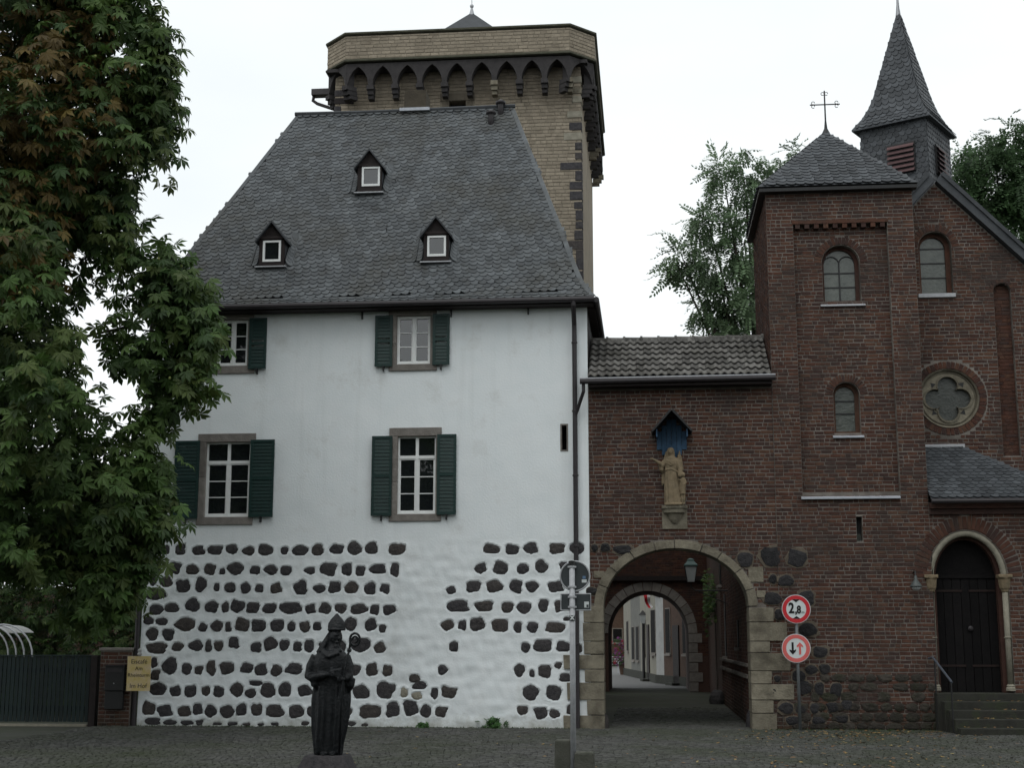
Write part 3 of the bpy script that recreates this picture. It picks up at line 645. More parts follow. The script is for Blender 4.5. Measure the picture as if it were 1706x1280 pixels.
# dormers
for (ax, ay), (bx0, bx1), wb, by in DORM:
    base = hitplane((bx0 + bx1) / 2, by, PP, PN); Y = base.y - .05
    hw = (P(bx1, by, Y).x - P(bx0, by, Y).x) / 2 * .84; z0 = base.z; za = P(ax, ay, Y).z; cx = base.x; ze = z0 + (za - z0) * .62
    wx0, wx1, wz0, wz1 = R2(*wb, Y)
    D = MB().plate([(cx - hw, z0 - .1), (cx + hw, z0 - .1), (cx + hw, ze), (cx, za - .03), (cx - hw, ze)], [[(wx0, wz0), (wx1, wz0), (wx1, wz1), (wx0, wz1)]], Y, Y + .06).build('dormer', M_WOODDARK, house)
    yb = Y + 1.6; ck = MB(); ck.add([(cx - hw, Y + .06, z0 - .1), (cx - hw, Y + .06, ze), (cx - hw, yb, ze), (cx + hw, Y + .06, z0 - .1), (cx + hw, Y + .06, ze), (cx + hw, yb, ze), (cx, yb, za), (cx, Y + .06, za - .04)], [(0, 1, 2), (3, 5, 4), (1, 7, 4)])
    ck.build('dormer_cheek', M_SLATED, D)
    ov = hw + .07; sl_ = (za - ze) / hw
    for s in (-1, 1):
        rr = MB(); zl_ = za - sl_ * ov
        p0, p1 = Vector((cx, Y - .1, za + .02)), Vector((cx + s * ov, Y - .1, zl_ + .02)); b = Vector((0, 1.7, 0)); dn = Vector((0, 0, -.05))
        rr.add([p0, p1, p1 + b, p0 + b, p0 + dn, p1 + dn, p1 + b + dn, p0 + b + dn], [(0, 1, 2, 3), (4, 7, 6, 5), (0, 4, 5, 1), (1, 5, 6, 2), (2, 6, 7, 3), (3, 7, 4, 0)])
        rr.build('dormer_roof', M_SLATED, D)
        # swept valley slates beside the cheek
        vi = []; rnd_ = random.Random(int(cx * 100) + s)
        for k in range(9):
            vz = z0 - .02 + k * .085; pb = roof_pt(cx, (vz - EZ) / (RZ - EZ))
            for j in range(2):
                lx = cx + s * (hw + .02 + j * .13); p = Vector((lx, pb.y - .10 + j * .06, vz - .02))
                pu = Vector((s * .15, .05, -.05)); pv = Vector((0, .10, .15)); nrm = pu.cross(pv).normalized()
                if nrm.y > 0: nrm = -nrm; p = p + pu; pu = -pu
                nv = nrm * .12
                vi.append((((pu.x, pv.x, nv.x), (pu.y, pv.y, nv.y), (pu.z, pv.z, nv.z)), tuple(p)))
        pieces(D, vi, US, M_SLATE, 'valley_slate', 'slates', 300)
    ff = MB().plate([(wx0, wz0), (wx1, wz0), (wx1, wz1), (wx0, wz1)], [[(wx0 + .045, wz0 + .05), (wx1 - .045, wz0 + .05), (wx1 - .045, wz1 - .04), (wx0 + .045, wz1 - .04)]], Y - .015, Y + .05).build('window_frame', M_WHITE, D)
    MB().box(wx0 + .04, wx1 - .04, Y + .015, Y + .025, wz0 + .045, wz1 - .035).build('pane', M_GLASS, D)
    MB().box(cx - hw - .06, cx + hw + .06, Y - .10, Y + .02, z0 - .10, z0 - .075).build('lead_apron', M_ZINC, D)
    MB().box(cx - hw - .0, cx + hw + .0, Y - .03, Y - .001, ze - .03, ze + .03).build('head_board', M_WOODDARK, D)
# chimney and vents
c0 = P(677, 186, RY + .25); c1 = P(713, 157, RY + .25)
MB().box(c0.x, c1.x, RY - .05, RY + .6, RZ - .6, c1.z).build('chimney', mat('brown_tuff', (.045, .038, .028), (.075, .063, .045), .9, 6, .5, 30), house)
MB().box(c0.x - .1, c1.x + .1, RY - .14, RY - .051, RZ - .03, RZ + .045).build('chimney_flashing', M_LEADSHEET, house)
for px, py in ((818, 205), (834, 188)):
    q = hitplane(px, py, PP, PN); MB().lathe([(.075, -.25), (.07, .20), (.07, .22), (.12, .23), (.12, .28), (.02, .34)], q, 12).build('vent_pipe', M_DARKMETAL, ROOF, smooth=True)

# ================================================================== THE GATE WALL WITH THE ARCH
GX0, GX1 = HX1 + .004, 2.498; GZ = 6.78
gate_wall = thing('gate_wall', (.56, 0, 0), 'red brick gate wall with round sandstone archway and small clay tile roof', 'gatehouse')
AX0, AX1 = P(1005.5, 1100).x, P(1251, 1100).x; AS = P(1128, 1011).z; AR = P(1128, 913).z - AS; AC = (AX0 + AX1) / 2
RT = .155
MB().plate([(GX0, -.1), (GX1, -.1), (GX1, GZ), (GX0, GZ)], [arch_pts(AX0, AX1, -.05, AS, AR, 28)], 0.0, .75).build('wall', M_MORTAR, gate_wall)
vq = [0, .085, .19, .30, .385, .50, .585, .69, .80, .895, 1.0]
for i in range(10):                                             # voussoirs
    t0, t1 = PI * vq[i] + .006, PI * vq[i + 1] - .006; a, b = (AX1 - AX0) / 2, AR; vs_ = []
    k0 = RT * random.uniform(.92, 1.12)
    for k in range(5):
        t = t0 + (t1 - t0) * k / 4; vs_.append((AC + (a - .012) * math.cos(t), AS + (b - .012) * math.sin(t)))
    for k in range(5):
        t = t1 - (t1 - t0) * k / 4; vs_.append((AC + (a + k0) * math.cos(t), AS + (b + k0) * math.sin(t)))
    MB().prism(vs_, -.028 - random.uniform(0, .006), .74 + i * .0007).build('voussoir', M_SAND, gate_wall, bevel=.006)
JL = [(318, 505, 240, 600), (240, 600, 355, 705), (245, 705, 355, 778), (130, 780, 355, 862), (250, 862, 355, 935), (150, 935, 355, 1035), (262, 1035, 355, 1120), (130, 1120, 362, 1206)]
JR = [(1180, 515, 1310, 597), (1180, 597, 1385, 705), (1180, 705, 1290, 770), (1180, 770, 1405, 872), (1180, 872, 1300, 945), (1180, 945, 1425, 1035), (1180, 1035, 1310, 1110), (1180, 1110, 1330, 1225)]
for side, JJ in ((0, JL), (1, JR)):
    zprev = None
    for k, (x0, y0, x1, y1) in enumerate(JJ):
        a, b, c, d = R2(900 + min(x0, 355 if side == 0 else x0) / ZS, 860 + y0 / ZS, 900 + x1 / ZS, 860 + y1 / ZS)
        if side == 0: a = P(900 + min(x0, x1) / ZS, 860 + y0 / ZS).x if k else P(972, 1020).x; b = AX0 + .012
        else: a = AX1 - .012
        c = max(c, .0)
        q = random.uniform(.004, .012)
        pts = [(a + q, c + .007), (b - .004, c + .006), (b, d - .008), (a, d - .005)] if side == 0 else [(a, c + .006), (b - q, c + .009), (b, d - .007), (a + .004, d - .006)]
        MB().prism(pts, -.034 - q, .74).build('jamb_stone', M_SAND, gate_wall, bevel=.008)
cut_arch = arch_cut(AX0 - RT - .012, AX1 + RT + .012, -1, AS, AR + RT + .012)
cut_low = rect_cut(AX0 - .30, AX1 + .32, -1, AS)
br_items = courses((0, 0, 0), (1, 0, 0), (.02, GZ - .12), lambda a, b: minus([(GX0, GX1)], cut_arch(a, b) + cut_low(a, b)), seed=4)
pieces(gate_wall, br_items, UB, M_BRICK, 'brick', 'brickwork', 300, key=lambda it: -abs(it[1][0] - 1.7) - abs(it[1][2] - 4.2))
# tile roof
TE, TR = (-.26, 6.86), (1.5, 7.98)                                  # eave and ridge (y, z)
tx0, tx1 = HX1 + .01, P(1285, 620, -.2).x
TROOF = MB().add([(tx0, TE[0], TE[1] - .03), (tx1, TE[0], TE[1] - .03), (tx1, TR[0], TR[1] - .03), (tx0, TR[0], TR[1] - .03), (tx0, 3.3, TE[1] - .03), (tx1, 3.3, TE[1] - .03)], [(0, 1, 2, 3), (3, 2, 5, 4), (0, 3, 4), (1, 5, 2), (0, 4, 5, 1)]).build('roof', M_UNDER, gate_wall)
def unit_pantile():
    n = 9; vs = []; fs = []
    for k in range(n):
        x = k / (n - 1) * 1.12; z = .17 * math.sin(2 * PI * (x - .08)) * (1 if x < .6 else .6)
        vs += [(x, 0, z + .34), (x, 1.25, z), (x, 0, z + .24)]
    for k in range(n - 1): fs += [(3 * k, 3 * k + 3, 3 * k + 4, 3 * k + 1), (3 * k + 2, 3 * k + 5, 3 * k + 3, 3 * k)]
    return vs, fs
ti = []; rows_t = 7; cols_t = 23; sv = Vector((0, TR[0] - TE[0], TR[1] - TE[1])) / rows_t; nt_ = Vector((0, -(TR[1] - TE[1]), TR[0] - TE[0])).normalized()
for j in range(rows_t):
    for i in range(cols_t):
        wt = (tx1 - tx0 - .05) / cols_t; p = Vector((tx0 + .01 + i * wt, TE[0] - .05, TE[1] - .005)) + sv * j + Vector((random.uniform(-.004, .004), 0, random.uniform(0, .006)))
        pu = Vector((wt, 0, random.uniform(-.004, .004))); nv = nt_ * .16; v_ = sv * random.uniform(.98, 1.03)
        ti.append((((pu.x, v_.x, nv.x), (pu.y, v_.y, nv.y), (pu.z, v_.z, nv.z)), tuple(p)))
pieces(TROOF, ti, [unit_pantile()], M_CLAY, 'roof_tile', 'roof_tiles', 300, smooth=True)
for k in range(10):
    a = tx0 + (tx1 - tx0) * k / 10; b = tx0 + (tx1 - tx0) * (k + 1) / 10
    MB().tube([(a, TR[0], TR[1] + .0), (b - .04, TR[0], TR[1] - .005), (b - .03, TR[0], TR[1]), (b + .01, TR[0], TR[1])], [.085, .08, .105, .105], 10).build('ridge_tile', M_CLAY, TROOF)
MB().tube([P(966, 636, -.34), P(1292, 629, -.34)], .055, 10).build('gutter', M_DARKMETAL, gate_wall)
MB().tube([P(966, 632, -.335) + Vector((0, 0, .012)), P(1292, 625, -.335) + Vector((0, 0, .012))], .016, 6).build('gutter_rim', M_ZINC, gate_wall)
MB().box(GX0 + .01, tx1, -.3, .02, GZ - .10, GZ + .02).build('eaves_board', M_WOODDARK, gate_wall)
gp = P(972, 640, -.3); MB().tube([gp, gp - Vector((0, 0, .15)), (dp.x + .05, -.14, gp.z - .5), (dp.x, -.11, gp.z - .62)], .035, 8).build('swan_neck_pipe', M_DARKMETAL, gate_wall)
MB().box(GX0, GX1 - .05, .75, 3.1, GZ - .6, GZ - .35).build('ceiling', M_WOODDARK, gate_wall)
# bracket that carries the saint
b0 = P(1124, 846, -.1); x0, x1, z0, z1 = R2(1103, 845, 1145, 882, -.03)
MB().box(x0, x1, -.035, .02, z0, z1 - .03).build('bracket_plate', M_SAND, gate_wall, bevel=.006)
bk = MB(); hw = (x1 - x0) / 2
for k, (zz, rr) in enumerate(((z1 + .02, hw * 1.04), (z1 - .03, hw * 1.04), (z1 - .06, hw * .92), (z1 - .12, hw * .86), (z1 - .15, hw * .6), (z1 - .25, hw * .4), (z1 - .32, hw * .2), (z1 - .34, hw * .05))):
    n = 12; vs_ = [((x0 + x1) / 2 + rr * math.cos(PI * j / (n - 1)), -.036 - rr * .72 * math.sin(PI * j / (n - 1)), zz) for j in range(n)]
    bk.v += vs_
    if k: bk.f += [((k - 1) * 12 + j, (k - 1) * 12 + j + 1, k * 12 + j + 1, k * 12 + j) for j in range(11)]
bk.f += [tuple(range(12)), tuple(range(84, 96))]
bk.build('bracket', M_SAND, gate_wall)
BRTOP = Vector(((x0 + x1) / 2, -.036 - hw * .36, z1 + .02))
# guard stones at the foot of the arch
for px, py, sx, sz, rs in ((1264, 1206, .5, .42, 1), (1004, 1207, .25, .3, 2), (1195, 1166, .42, .38, 3)):
    c = G(px, py + 8); gsm = MB(); r = random.Random(rs); n = 10
    for k in range(5):
        for j in range(n):
            t = 2 * PI * j / n; q = (1, 1.02, .95, .75, .4)[k] * (1 + .12 * noise.noise(Vector((j * .7, k * .9, rs * 3.1))))
            gsm.v.append((c.x + q * sx / 2 * math.cos(t), c.y + q * sx / 2 * math.sin(t), (0, .3, .6, .85, 1)[k] * sz))
    for k in range(4): gsm.f += [(k * n + j, k * n + (j + 1) % n, (k + 1) * n + (j + 1) % n, (k + 1) * n + j) for j in range(n)]
    gsm.f.append(tuple(range(4 * n, 5 * n)))
    gsm.build('guard_stone', M_BASALT, None, label=['worn dark guard stone at the right foot of the archway', 'small dark guard stone at the left foot of the archway', 'dark guard stone against the brick side wall inside the archway'][rs - 1], cat='guard stone', group='guard stones of the gate')

# ================================================================== THE CHAPEL: stair tower, gable, porch, ridge turret
chapel = thing('brick_chapel', (4.0, 0, 0), 'dark red brick chapel with square stair tower, gable, porch and slate spire', 'chapel')
TX0, TX1, TY0, TY1 = 2.50, 5.42, -.022, 3.4; TZ = 10.78
bricks_all = []
pan = R2(1329, 368, 1489, 820, TY0); pan = (pan[0], pan[1], P(1418, 820, TY0).z, P(1400, 372, TY0).z)
REC = .13
w1 = R2(1370, 408, 1433, 506, TY0 + REC); w1 = (w1[0], w1[1], w1[2] + .04, w1[3])
w2 = R2(1389, 637, 1433, 726, TY0 + REC); w2 = (w2[0], w2[1], w2[2] + .05, w2[3])
sl2 = R2(1427, 861, 1437, 902, TY0)
TOW = MB()
prect = [(pan[0], pan[2]), (pan[1], pan[2]), (pan[1], pan[3]), (pan[0], pan[3])]
srect = [(sl2[0], sl2[2]), (sl2[1], sl2[2]), (sl2[1], sl2[3]), (sl2[0], sl2[3])]
TW = MB().plate([(TX0, -.1), (TX1, -.1), (TX1, TZ), (TX0, TZ)], [prect, srect], TY0, TY0 + REC).build('tower_wall', M_MORTAR, chapel)
def aw(q): return arch_pts(q[0], q[1], q[2], q[3] - (q[1] - q[0]) / 2, None, 16)
MB().plate([(TX0 + .01, 0), (TX1 - .01, 0), (TX1 - .01, TZ), (TX0 + .01, TZ)], [aw(w1), aw(w2), srect], TY0 + REC + .001, TY0 + .45).build('panel_wall', M_MORTAR, chapel)
tb = MB(); tb.box(TX0, TX0 + .3, TY0 + REC + .002, TY1, -.1, TZ); tb.box(TX1 - .3, TX1, TY0 + REC + .002, TY1, -.1, TZ); tb.build('tower_side_wall', M_MORTAR, chapel)
pc = rect_cut(pan[0], pan[1], pan[2], pan[3]); sc_ = rect_cut(*sl2)
bricks_all += courses((0, TY0, 0), (1, 0, 0), (.02, TZ), lambda a, b: minus([(TX0, TX1)], pc(a, b) + sc_(a, b)), seed=21)
def acut(q, g_=.0): return arch_cut(q[0] - g_, q[1] + g_, q[2], q[3] - (q[1] - q[0]) / 2, (q[1] - q[0]) / 2 + g_)
RB = .17
c1_, c2_ = acut(w1), acut(w2)
def ringcut(q):
    zs_ = q[3] - (q[1] - q[0]) / 2; f0 = acut(q); f1 = arch_cut(q[0] - RB, q[1] + RB, zs_, zs_, (q[1] - q[0]) / 2 + RB)
    return lambda a, b: f0(a, b) + (f1(a, b) if a > zs_ - .04 else [])
r1c, r2c = ringcut(w1), ringcut(w2)
bricks_all += courses((0, TY0 + REC, 0), (1, 0, 0), (pan[2], pan[3]), lambda a, b: minus([(pan[0], pan[1])], r1c(a, b) + r2c(a, b)), seed=22)
for q in (w1, w2):
    a = (q[1] - q[0]) / 2; bricks_all += ring_bricks((q[0] + q[1]) / 2, q[3] - a, a, a, RB, 0, PI, 21, TY0 + REC)
bricks_all += courses((TX0, TY1, 0), (0, -1, 0), (6.5, TZ), lambda a, b: [(0, TY1 - TY0)], seed=23)
# field stones let into the brick beside the arch
M_OLDMORT = mat('old_mortar', (.085, .07, .055), (.15, .125, .095), .95, 7, .5, 30)
FS = [(1150, 245, 90, 90), (1295, 228, 120, 110), (1440, 238, 110, 100), (1305, 355, 45, 60), (1378, 365, 90, 70), (1305, 465, 110, 75), (1490, 465, 100, 90), (1345, 555, 70, 60), (1500, 640, 110, 80), (1570, 765, 90, 70),
      (1520, 865, 70, 60), (1595, 860, 65, 60), (1330, 915, 40, 40), (1450, 900, 80, 70), (1310, 985, 40, 45), (1485, 965, 70, 80), (1565, 970, 60, 80), (1660, 975, 70, 75), (1380, 1080, 90, 70), (1540, 1080, 60, 60), (1640, 1075, 70, 60),
      (1460, 1085, 60, 56), (1420, 1150, 90, 50), (1560, 1150, 80, 50), (1720, 1060, 70, 60), (1690, 1140, 80, 50), (305, 180, 40, 45), (365, 178, 60, 50), (465, 190, 110, 55), (290, 420, 64, 40)]
for i, (a, b, c, d) in enumerate(FS):
    x0, x1, z0, z1 = R2(900 + (a - c / 2) / ZS, 860 + (b - d / 2) / ZS, 900 + (a + c / 2) / ZS, 860 + (b + d / 2) / ZS)
    on_c = (x0 + x1) / 2 > TX0; yo = TY0 if on_c else 0.0; par_ = chapel if on_c else gate_wall
    pm = MB(); stone_mesh(pm, (x0 + x1) / 2, (z0 + z1) / 2, (x1 - x0) * 1.22, (z1 - z0) * 1.25, yo - .010, 400 + i, 12, .008, .02); pm.build('mortar_bed', M_OLDMORT, par_)
    s = MB(); stone_mesh(s, (x0 + x1) / 2, (z0 + z1) / 2, x1 - x0, z1 - z0, yo - .022, 300 + i, 12, .018, .03); s.build('stone', M_BASALTD, par_)
for a, b, c, d in ((1210, 330, 84, 86), (1240, 440, 50, 40), (330, 330, 60, 40)):
    x0, x1, z0, z1 = R2(900 + (a - c / 2) / ZS, 860 + (b - d / 2) / ZS, 900 + (a + c / 2) / ZS, 860 + (b + d / 2) / ZS)
    MB().box(x0, x1, -.02, .05, z0, z1).build('sandstone_block', M_SAND, gate_wall, bevel=.012)
# corbel table on top of the panel
nco = 10
for k in range(nco):
    x = pan[0] + (pan[1] - pan[0]) * (k + .5) / nco; wd = (pan[1] - pan[0]) / nco * .5
    MB().box(x - wd / 2, x + wd / 2, TY0 + .0 - .005, TY0 + REC + .01, pan[3] - .09, pan[3] + .002).build('corbel_brick', M_BRICK, chapel)
MB().box(pan[0] - .02, pan[1] + .02, TY0 - .015, TY0 + REC, pan[3] + .004, pan[3] + .07).build('corbel_course', M_BRICK, chapel)
lx0, lx1, lz0, lz1 = R2(1335, 818, 1500, 829, TY0 - .06)
MB().add([(lx0, TY0 - .09, lz0), (lx1, TY0 - .09, lz0), (lx1, TY0 + REC, lz1 - .06), (lx0, TY0 + REC, lz1 - .06), (lx0, TY0 - .09, lz0 - .03), (lx1, TY0 - .09, lz0 - .03), (lx1, TY0 + REC, lz0 - .03), (lx0, TY0 + REC, lz0 - .03)],
         [(0, 1, 2, 3), (4, 7, 6, 5), (0, 4, 5, 1), (1, 5, 6, 2), (2, 6, 7, 3), (3, 7, 4, 0)]).build('metal_ledge', M_LEADSHEET, chapel)
def leaded(q, Y, bars, twin=False, fr=.07, frame_m=None):
    """arched leaded light set back in its brick reveal"""
    x0, x1, z0, z1 = q; a = (x1 - x0) / 2; fr_ = fr
    W = MB().plate(arch_pts(x0 - .03, x1 + .03, z0 - .03, z1 - a), [arch_pts(x0 + fr_, x1 - fr_ * 1.6, z0 + .05, z1 - a)], Y, Y + .08).build('window', frame_m or M_BRICK, chapel)
    gx0, gx1 = x0 + fr_, x1 - fr_ * 1.6; ga = (gx1 - gx0) / 2; zs_ = z1 - a
    MB().prism(arch_pts(gx0 - .01, gx1 + .01, z0 + .04, zs_), Y + .05, Y + .06).build('pane', M_LEAD, W)
    for zz in bars:
        z = z0 + .05 + (zs_ + ga - z0 - .05) * zz; h = ga if z < zs_ else ga * math.sqrt(max(0, 1 - ((z - zs_) / ga) ** 2)); c = (gx0 + gx1) / 2
        MB().box(c - h, c + h, Y + .032, Y + .049, z - .012, z + .012).build('saddle_bar', M_BLACK, W)
    if twin:
        c = (gx0 + gx1) / 2; MB().box(c - .013, c + .013, Y + .028, Y + .0485, z0 + .05, zs_ + .05).build('mullion', M_BLACK, W)
        for s in (-1, 1):
            cc = c + s * ga / 2; MB().tube([(cc + ga / 2 * math.cos(t), Y + .04, zs_ + .02 + ga / 2 * math.sin(t)) for t in [PI * k / 10 for k in range(11)]], .012, 6).build('tracery_bar', M_BLACK, W)
leaded(w1, TY0 + REC + .15, (.27, .55), True, .05); leaded(w2, TY0 + REC + .15, (.4, .68), False, .05)
for q, ex in ((w1, .02), (w2, .0)):
    MB().add([(q[0] - .04 - ex, TY0 + REC - .06, q[2] - .07), (q[1] + .05 + ex, TY0 + REC - .06, q[2] - .07), (q[1] + .05 + ex, TY0 + REC + .2, q[2] + .03), (q[0] - .04 - ex, TY0 + REC + .2, q[2] + .03), (q[0] - .04 - ex, TY0 + REC - .06, q[2] - .10), (q[1] + .05 + ex, TY0 + REC - .06, q[2] - .10), (q[1] + .05 + ex, TY0 + REC + .2, q[2] - .10), (q[0] - .04 - ex, TY0 + REC + .2, q[2] - .10)],
             [(0, 1, 2, 3), (4, 7, 6, 5), (0, 4, 5, 1), (1, 5, 6, 2), (2, 6, 7, 3), (3, 7, 4, 0)]).build('window_sill', M_LEADSHEET if ex == 0 else M_ZINC, chapel)
MB().box(sl2[0] - .05, sl2[1] + .05, TY0 + .2, TY0 + .22, sl2[2] - .05, sl2[3] + .05).build('slit_pane', M_BLACK, chapel)
MB().box(sl2[0] + .01, sl2[1] - .01, TY0 + .19, TY0 + .199, sl2[2], sl2[2] + .15).build('slit_glass', M_LEAD, chapel)
# tower roof
ov = .16; ex0, ex1, ey0, ey1 = TX0 - ov, TX1 + ov * .6, TY0 - .2, TY1 + ov; ez = P(1400, 307, ey0).z; ap = P(1376, 219, 1.65)
ap = Vector((ap.x, 1.65, ap.z))
cr_ = [Vector((ex0, ey0, ez)), Vector((ex1, ey0, ez)), Vector((ex1, ey1, ez)), Vector((ex0, ey1, ez))]
CROOF = MB().add(cr_ + [ap], [(0, 1, 4), (1, 2, 4), (2, 3, 4), (3, 0, 4), (3, 2, 1, 0)]).build('tower_roof', M_SLATED, chapel)
def face_slates(A, B, T0, T1, step, wdt, seed, lift=.012):
    """slates over a roof face with eave A-B and upper edge T0-T1"""
    A, B, T0, T1 = map(Vector, (A, B, T0, T1)); ln = ((T0 + T1) / 2 - (A + B) / 2).length; k = max(2, round(ln / step)); u = (B - A).normalized()
    def span(v): return (A + (T0 - A) * v - A).dot(u), (B + (T1 - B) * v - A).dot(u)
    up = (T0 - A) - u * (T0 - A).dot(u)
    return slate_items(lambda x, v: A + u * x + up * v, span, [i / k for i in range(k + 1)], wdt, seed, None, lift)
ci_ = face_slates(cr_[0], cr_[1], ap, ap, .14, .19, 8) + face_slates(cr_[3], cr_[0], ap, ap, .14, .19, 9)
pieces(CROOF, ci_, US, M_SLATED, 'slate', 'slates', 300)
MB().box(ex0 + .02, ex1 - .02, ey0 + .02, TY0 + .02, ez - .10, ez - .03).build('eaves_board', M_BLACK, chapel)
MB().box(ex0 + .02, TX0 + .02, TY0 + .021, ey1 - .02, ez - .10, ez - .03).build('eaves_board', M_BLACK, chapel)
for k in range(22):
    x = TX0 + (TX1 - TX0) * (k + .5) / 22; MB().box(x - .04, x + .04, TY0 - .06, TY0 + .02, TZ - .12, TZ + .0).build('dentil_brick', M_BRICK, chapel)
# cross
ct = P(1373, 151, ap.y); cb = Vector((ap.x, ap.y, ap.z - .05)); tl = ct.z; cm = P(1373, 174, ap.y).z; ha = (P(1398, 174, ap.y).x - P(1348, 174, ap.y).x) / 2
CRS = MB().tube([(cb.x, cb.y, cb.z), (cb.x, cb.y, cb.z + .12), (cb.x, cb.y, cb.z + .3), (cb.x, cb.y, tl)], [.09, .035, .018, .015], 8).build('tower_cross', M_BLACK, chapel)
MB().tube([(cb.x - ha, cb.y, cm), (cb.x + ha, cb.y, cm)], .014, 6).build('cross_arm', M_BLACK, CRS)
for ex_, ez_, dx_, dz_ in ((-ha, cm, 1, 0), (ha, cm, -1, 0), (0, tl, 0, -1)):
    for s in (-1, 1):
        c = Vector((cb.x + ex_ + dx_ * .07 + dz_ * s * .04, cb.y, ez_ + dz_ * .07 + dx_ * s * .04))
        MB().tube([c + Vector((.035 * math.cos(t), 0, .035 * math.sin(t))) for t in [2 * PI * k / 8 for k in range(8)]], .008, 5).build('scroll', M_BLACK, CRS)
# gable of the nave
NY = .95; pk = P(1556, 306, NY); ger = P(1706, 441, NY); slp = (pk.z - ger.z) / (ger.x - pk.x); nxr = 10.4; nxl = 2 * pk.x - nxr
w3 = R2(1531, 386, 1586, 492, NY); w3 = (w3[0], w3[1], w3[2] + .03, w3[3])
rc = P(1580, 664, NY); rr_ = (P(1632, 664, NY).x - P(1530, 664, NY).x) / 2
bn = R2(1663, 472, 1692, 760, NY)
nout = [(TX1 - .2, -.1), (nxr, -.1), (nxr, pk.z - slp * (nxr - pk.x)), (pk.x, pk.z), (TX1 - .2, pk.z - slp * (pk.x - TX1 + .2))]
circ = lambda c, r, n=40: [(c.x + r * math.cos(2 * PI * k / n), c.z + r * math.sin(2 * PI * k / n)) for k in range(n)]
MB().plate(nout, [aw(w3), circ(rc, rr_), aw(bn)], NY, NY + .4).build('gable_wall', M_MORTAR, chapel)
MB().box(bn[0] - .1, bn[1] + .1, NY + .12, NY + .3, bn[2] - .1, bn[3] + .1).build('niche_back', M_BRICK, chapel)
def gable_span(a, b): return [(TX1 - .15 if b < pk.z - slp * (pk.x - TX1) else pk.x - (pk.z - b) / slp, min(nxr, pk.x + (pk.z - b) / slp))] if b < pk.z - .05 else []
ca = arch_cut(rc.x - rr_ - .17, rc.x + rr_ + .17, rc.z, rc.z, rr_ + .17)
def rosecut(a, b):
    h = max(0, min(abs(a - rc.z), abs(b - rc.z))) if not a < rc.z < b else 0
    R_ = rr_ + .17; return [(rc.x - math.sqrt(R_ * R_ - h * h), rc.x + math.sqrt(R_ * R_ - h * h))] if h < R_ else []
r3c = ringcut(w3); bnc = acut(bn)
bricks_all += courses((0, NY, 0), (1, 0, 0), (3.4, pk.z), lambda a, b: minus(gable_span(a, b), r3c(a, b) + rosecut(a, b) + bnc(a, b)), seed=25)
a = (w3[1] - w3[0]) / 2; bricks_all += ring_bricks((w3[0] + w3[1]) / 2, w3[3] - a, a, a, RB, 0, PI, 19, NY)
a = (bn[1] - bn[0]) / 2; bricks_all += ring_bricks((bn[0] + bn[1]) / 2, bn[3] - a, a, a, .1, 0, PI, 9, NY)
bricks_all += courses((0, NY + .12, 0), (1, 0, 0), (bn[2], bn[3]), lambda a, b: [(bn[0], bn[1])], seed=26)
bricks_all += ring_bricks(rc.x, rc.z, rr_, rr_, .16, 0, 2 * PI, 52, NY)
leaded(w3, NY + .16, (.28, .54, .8), False, .06)
MB().box(w3[0] - .05, w3[1] + .03, NY - .05, NY + .2, w3[2] - .08, w3[2] - .0).build('window_sill', M_ZINC, chapel)
# rose window: moulded ring and quatrefoil
RW = MB().lathe([(rr_ * .86, .10), (rr_ * .88, .03), (rr_ * .93, .05), (rr_ * .95, -.0), (rr_ * 1.0, -.025), (rr_ * 1.02, .03), (rr_ * 1.02, .2), (rr_ * .86, .2)], (rc.x, NY, rc.z), 48, 'y')
RW.f = [f for f in RW.f if len(f) == 4]; RW = RW.build('rose_window', M_SAND, chapel, smooth=False)
lob, dc = rr_ * .33, rr_ * .42
qf = []
for k in range(4):
    ph = PI / 2 * k; c = Vector((math.cos(ph) * dc, math.sin(ph) * dc))
    for j in range(13):
        t = ph - PI * .64 + PI * 1.28 * j / 12; qf.append((rc.x + c.x + lob * math.cos(t), rc.z + c.y + lob * math.sin(t)))
MB().plate(circ(rc, rr_ * .9), [qf], NY + .05, NY + .16).build('quatrefoil_tracery', M_SAND, RW)
qs = [(rc.x + (x - rc.x) * 1.1, rc.z + (z - rc.z) * 1.1) for x, z in qf]
MB().plate(qs, [[(rc.x + (x - rc.x) * 1.002, rc.z + (z - rc.z) * 1.002) for x, z in qf]], NY + .025, NY + .052).build('tracery_moulding', M_SAND, RW)
for k in range(4):
    ph = PI / 4 + PI / 2 * k; c = (rc.x + math.cos(ph) * rr_ * .68, rc.z + math.sin(ph) * rr_ * .68); e = Vector((math.cos(ph), math.sin(ph))); g2 = Vector((-e.y, e.x)); q = rr_ * .1
    MB().prism([(c[0] + e.x * q, c[1] + e.y * q), (c[0] - e.x * q * .6 + g2.x * q, c[1] - e.y * q * .6 + g2.y * q), (c[0] - e.x * q * .6 - g2.x * q, c[1] - e.y * q * .6 - g2.y * q)], NY + .047, NY + .06).build('spandrel_eye', M_BLACK, RW)
MB().prism(circ(rc, rr_ * .85), NY + .12, NY + .13).build('pane', mat('rose_glass', (.040, .044, .040), (.07, .074, .066), .3, 7, .4, 20, spec=.5), RW)
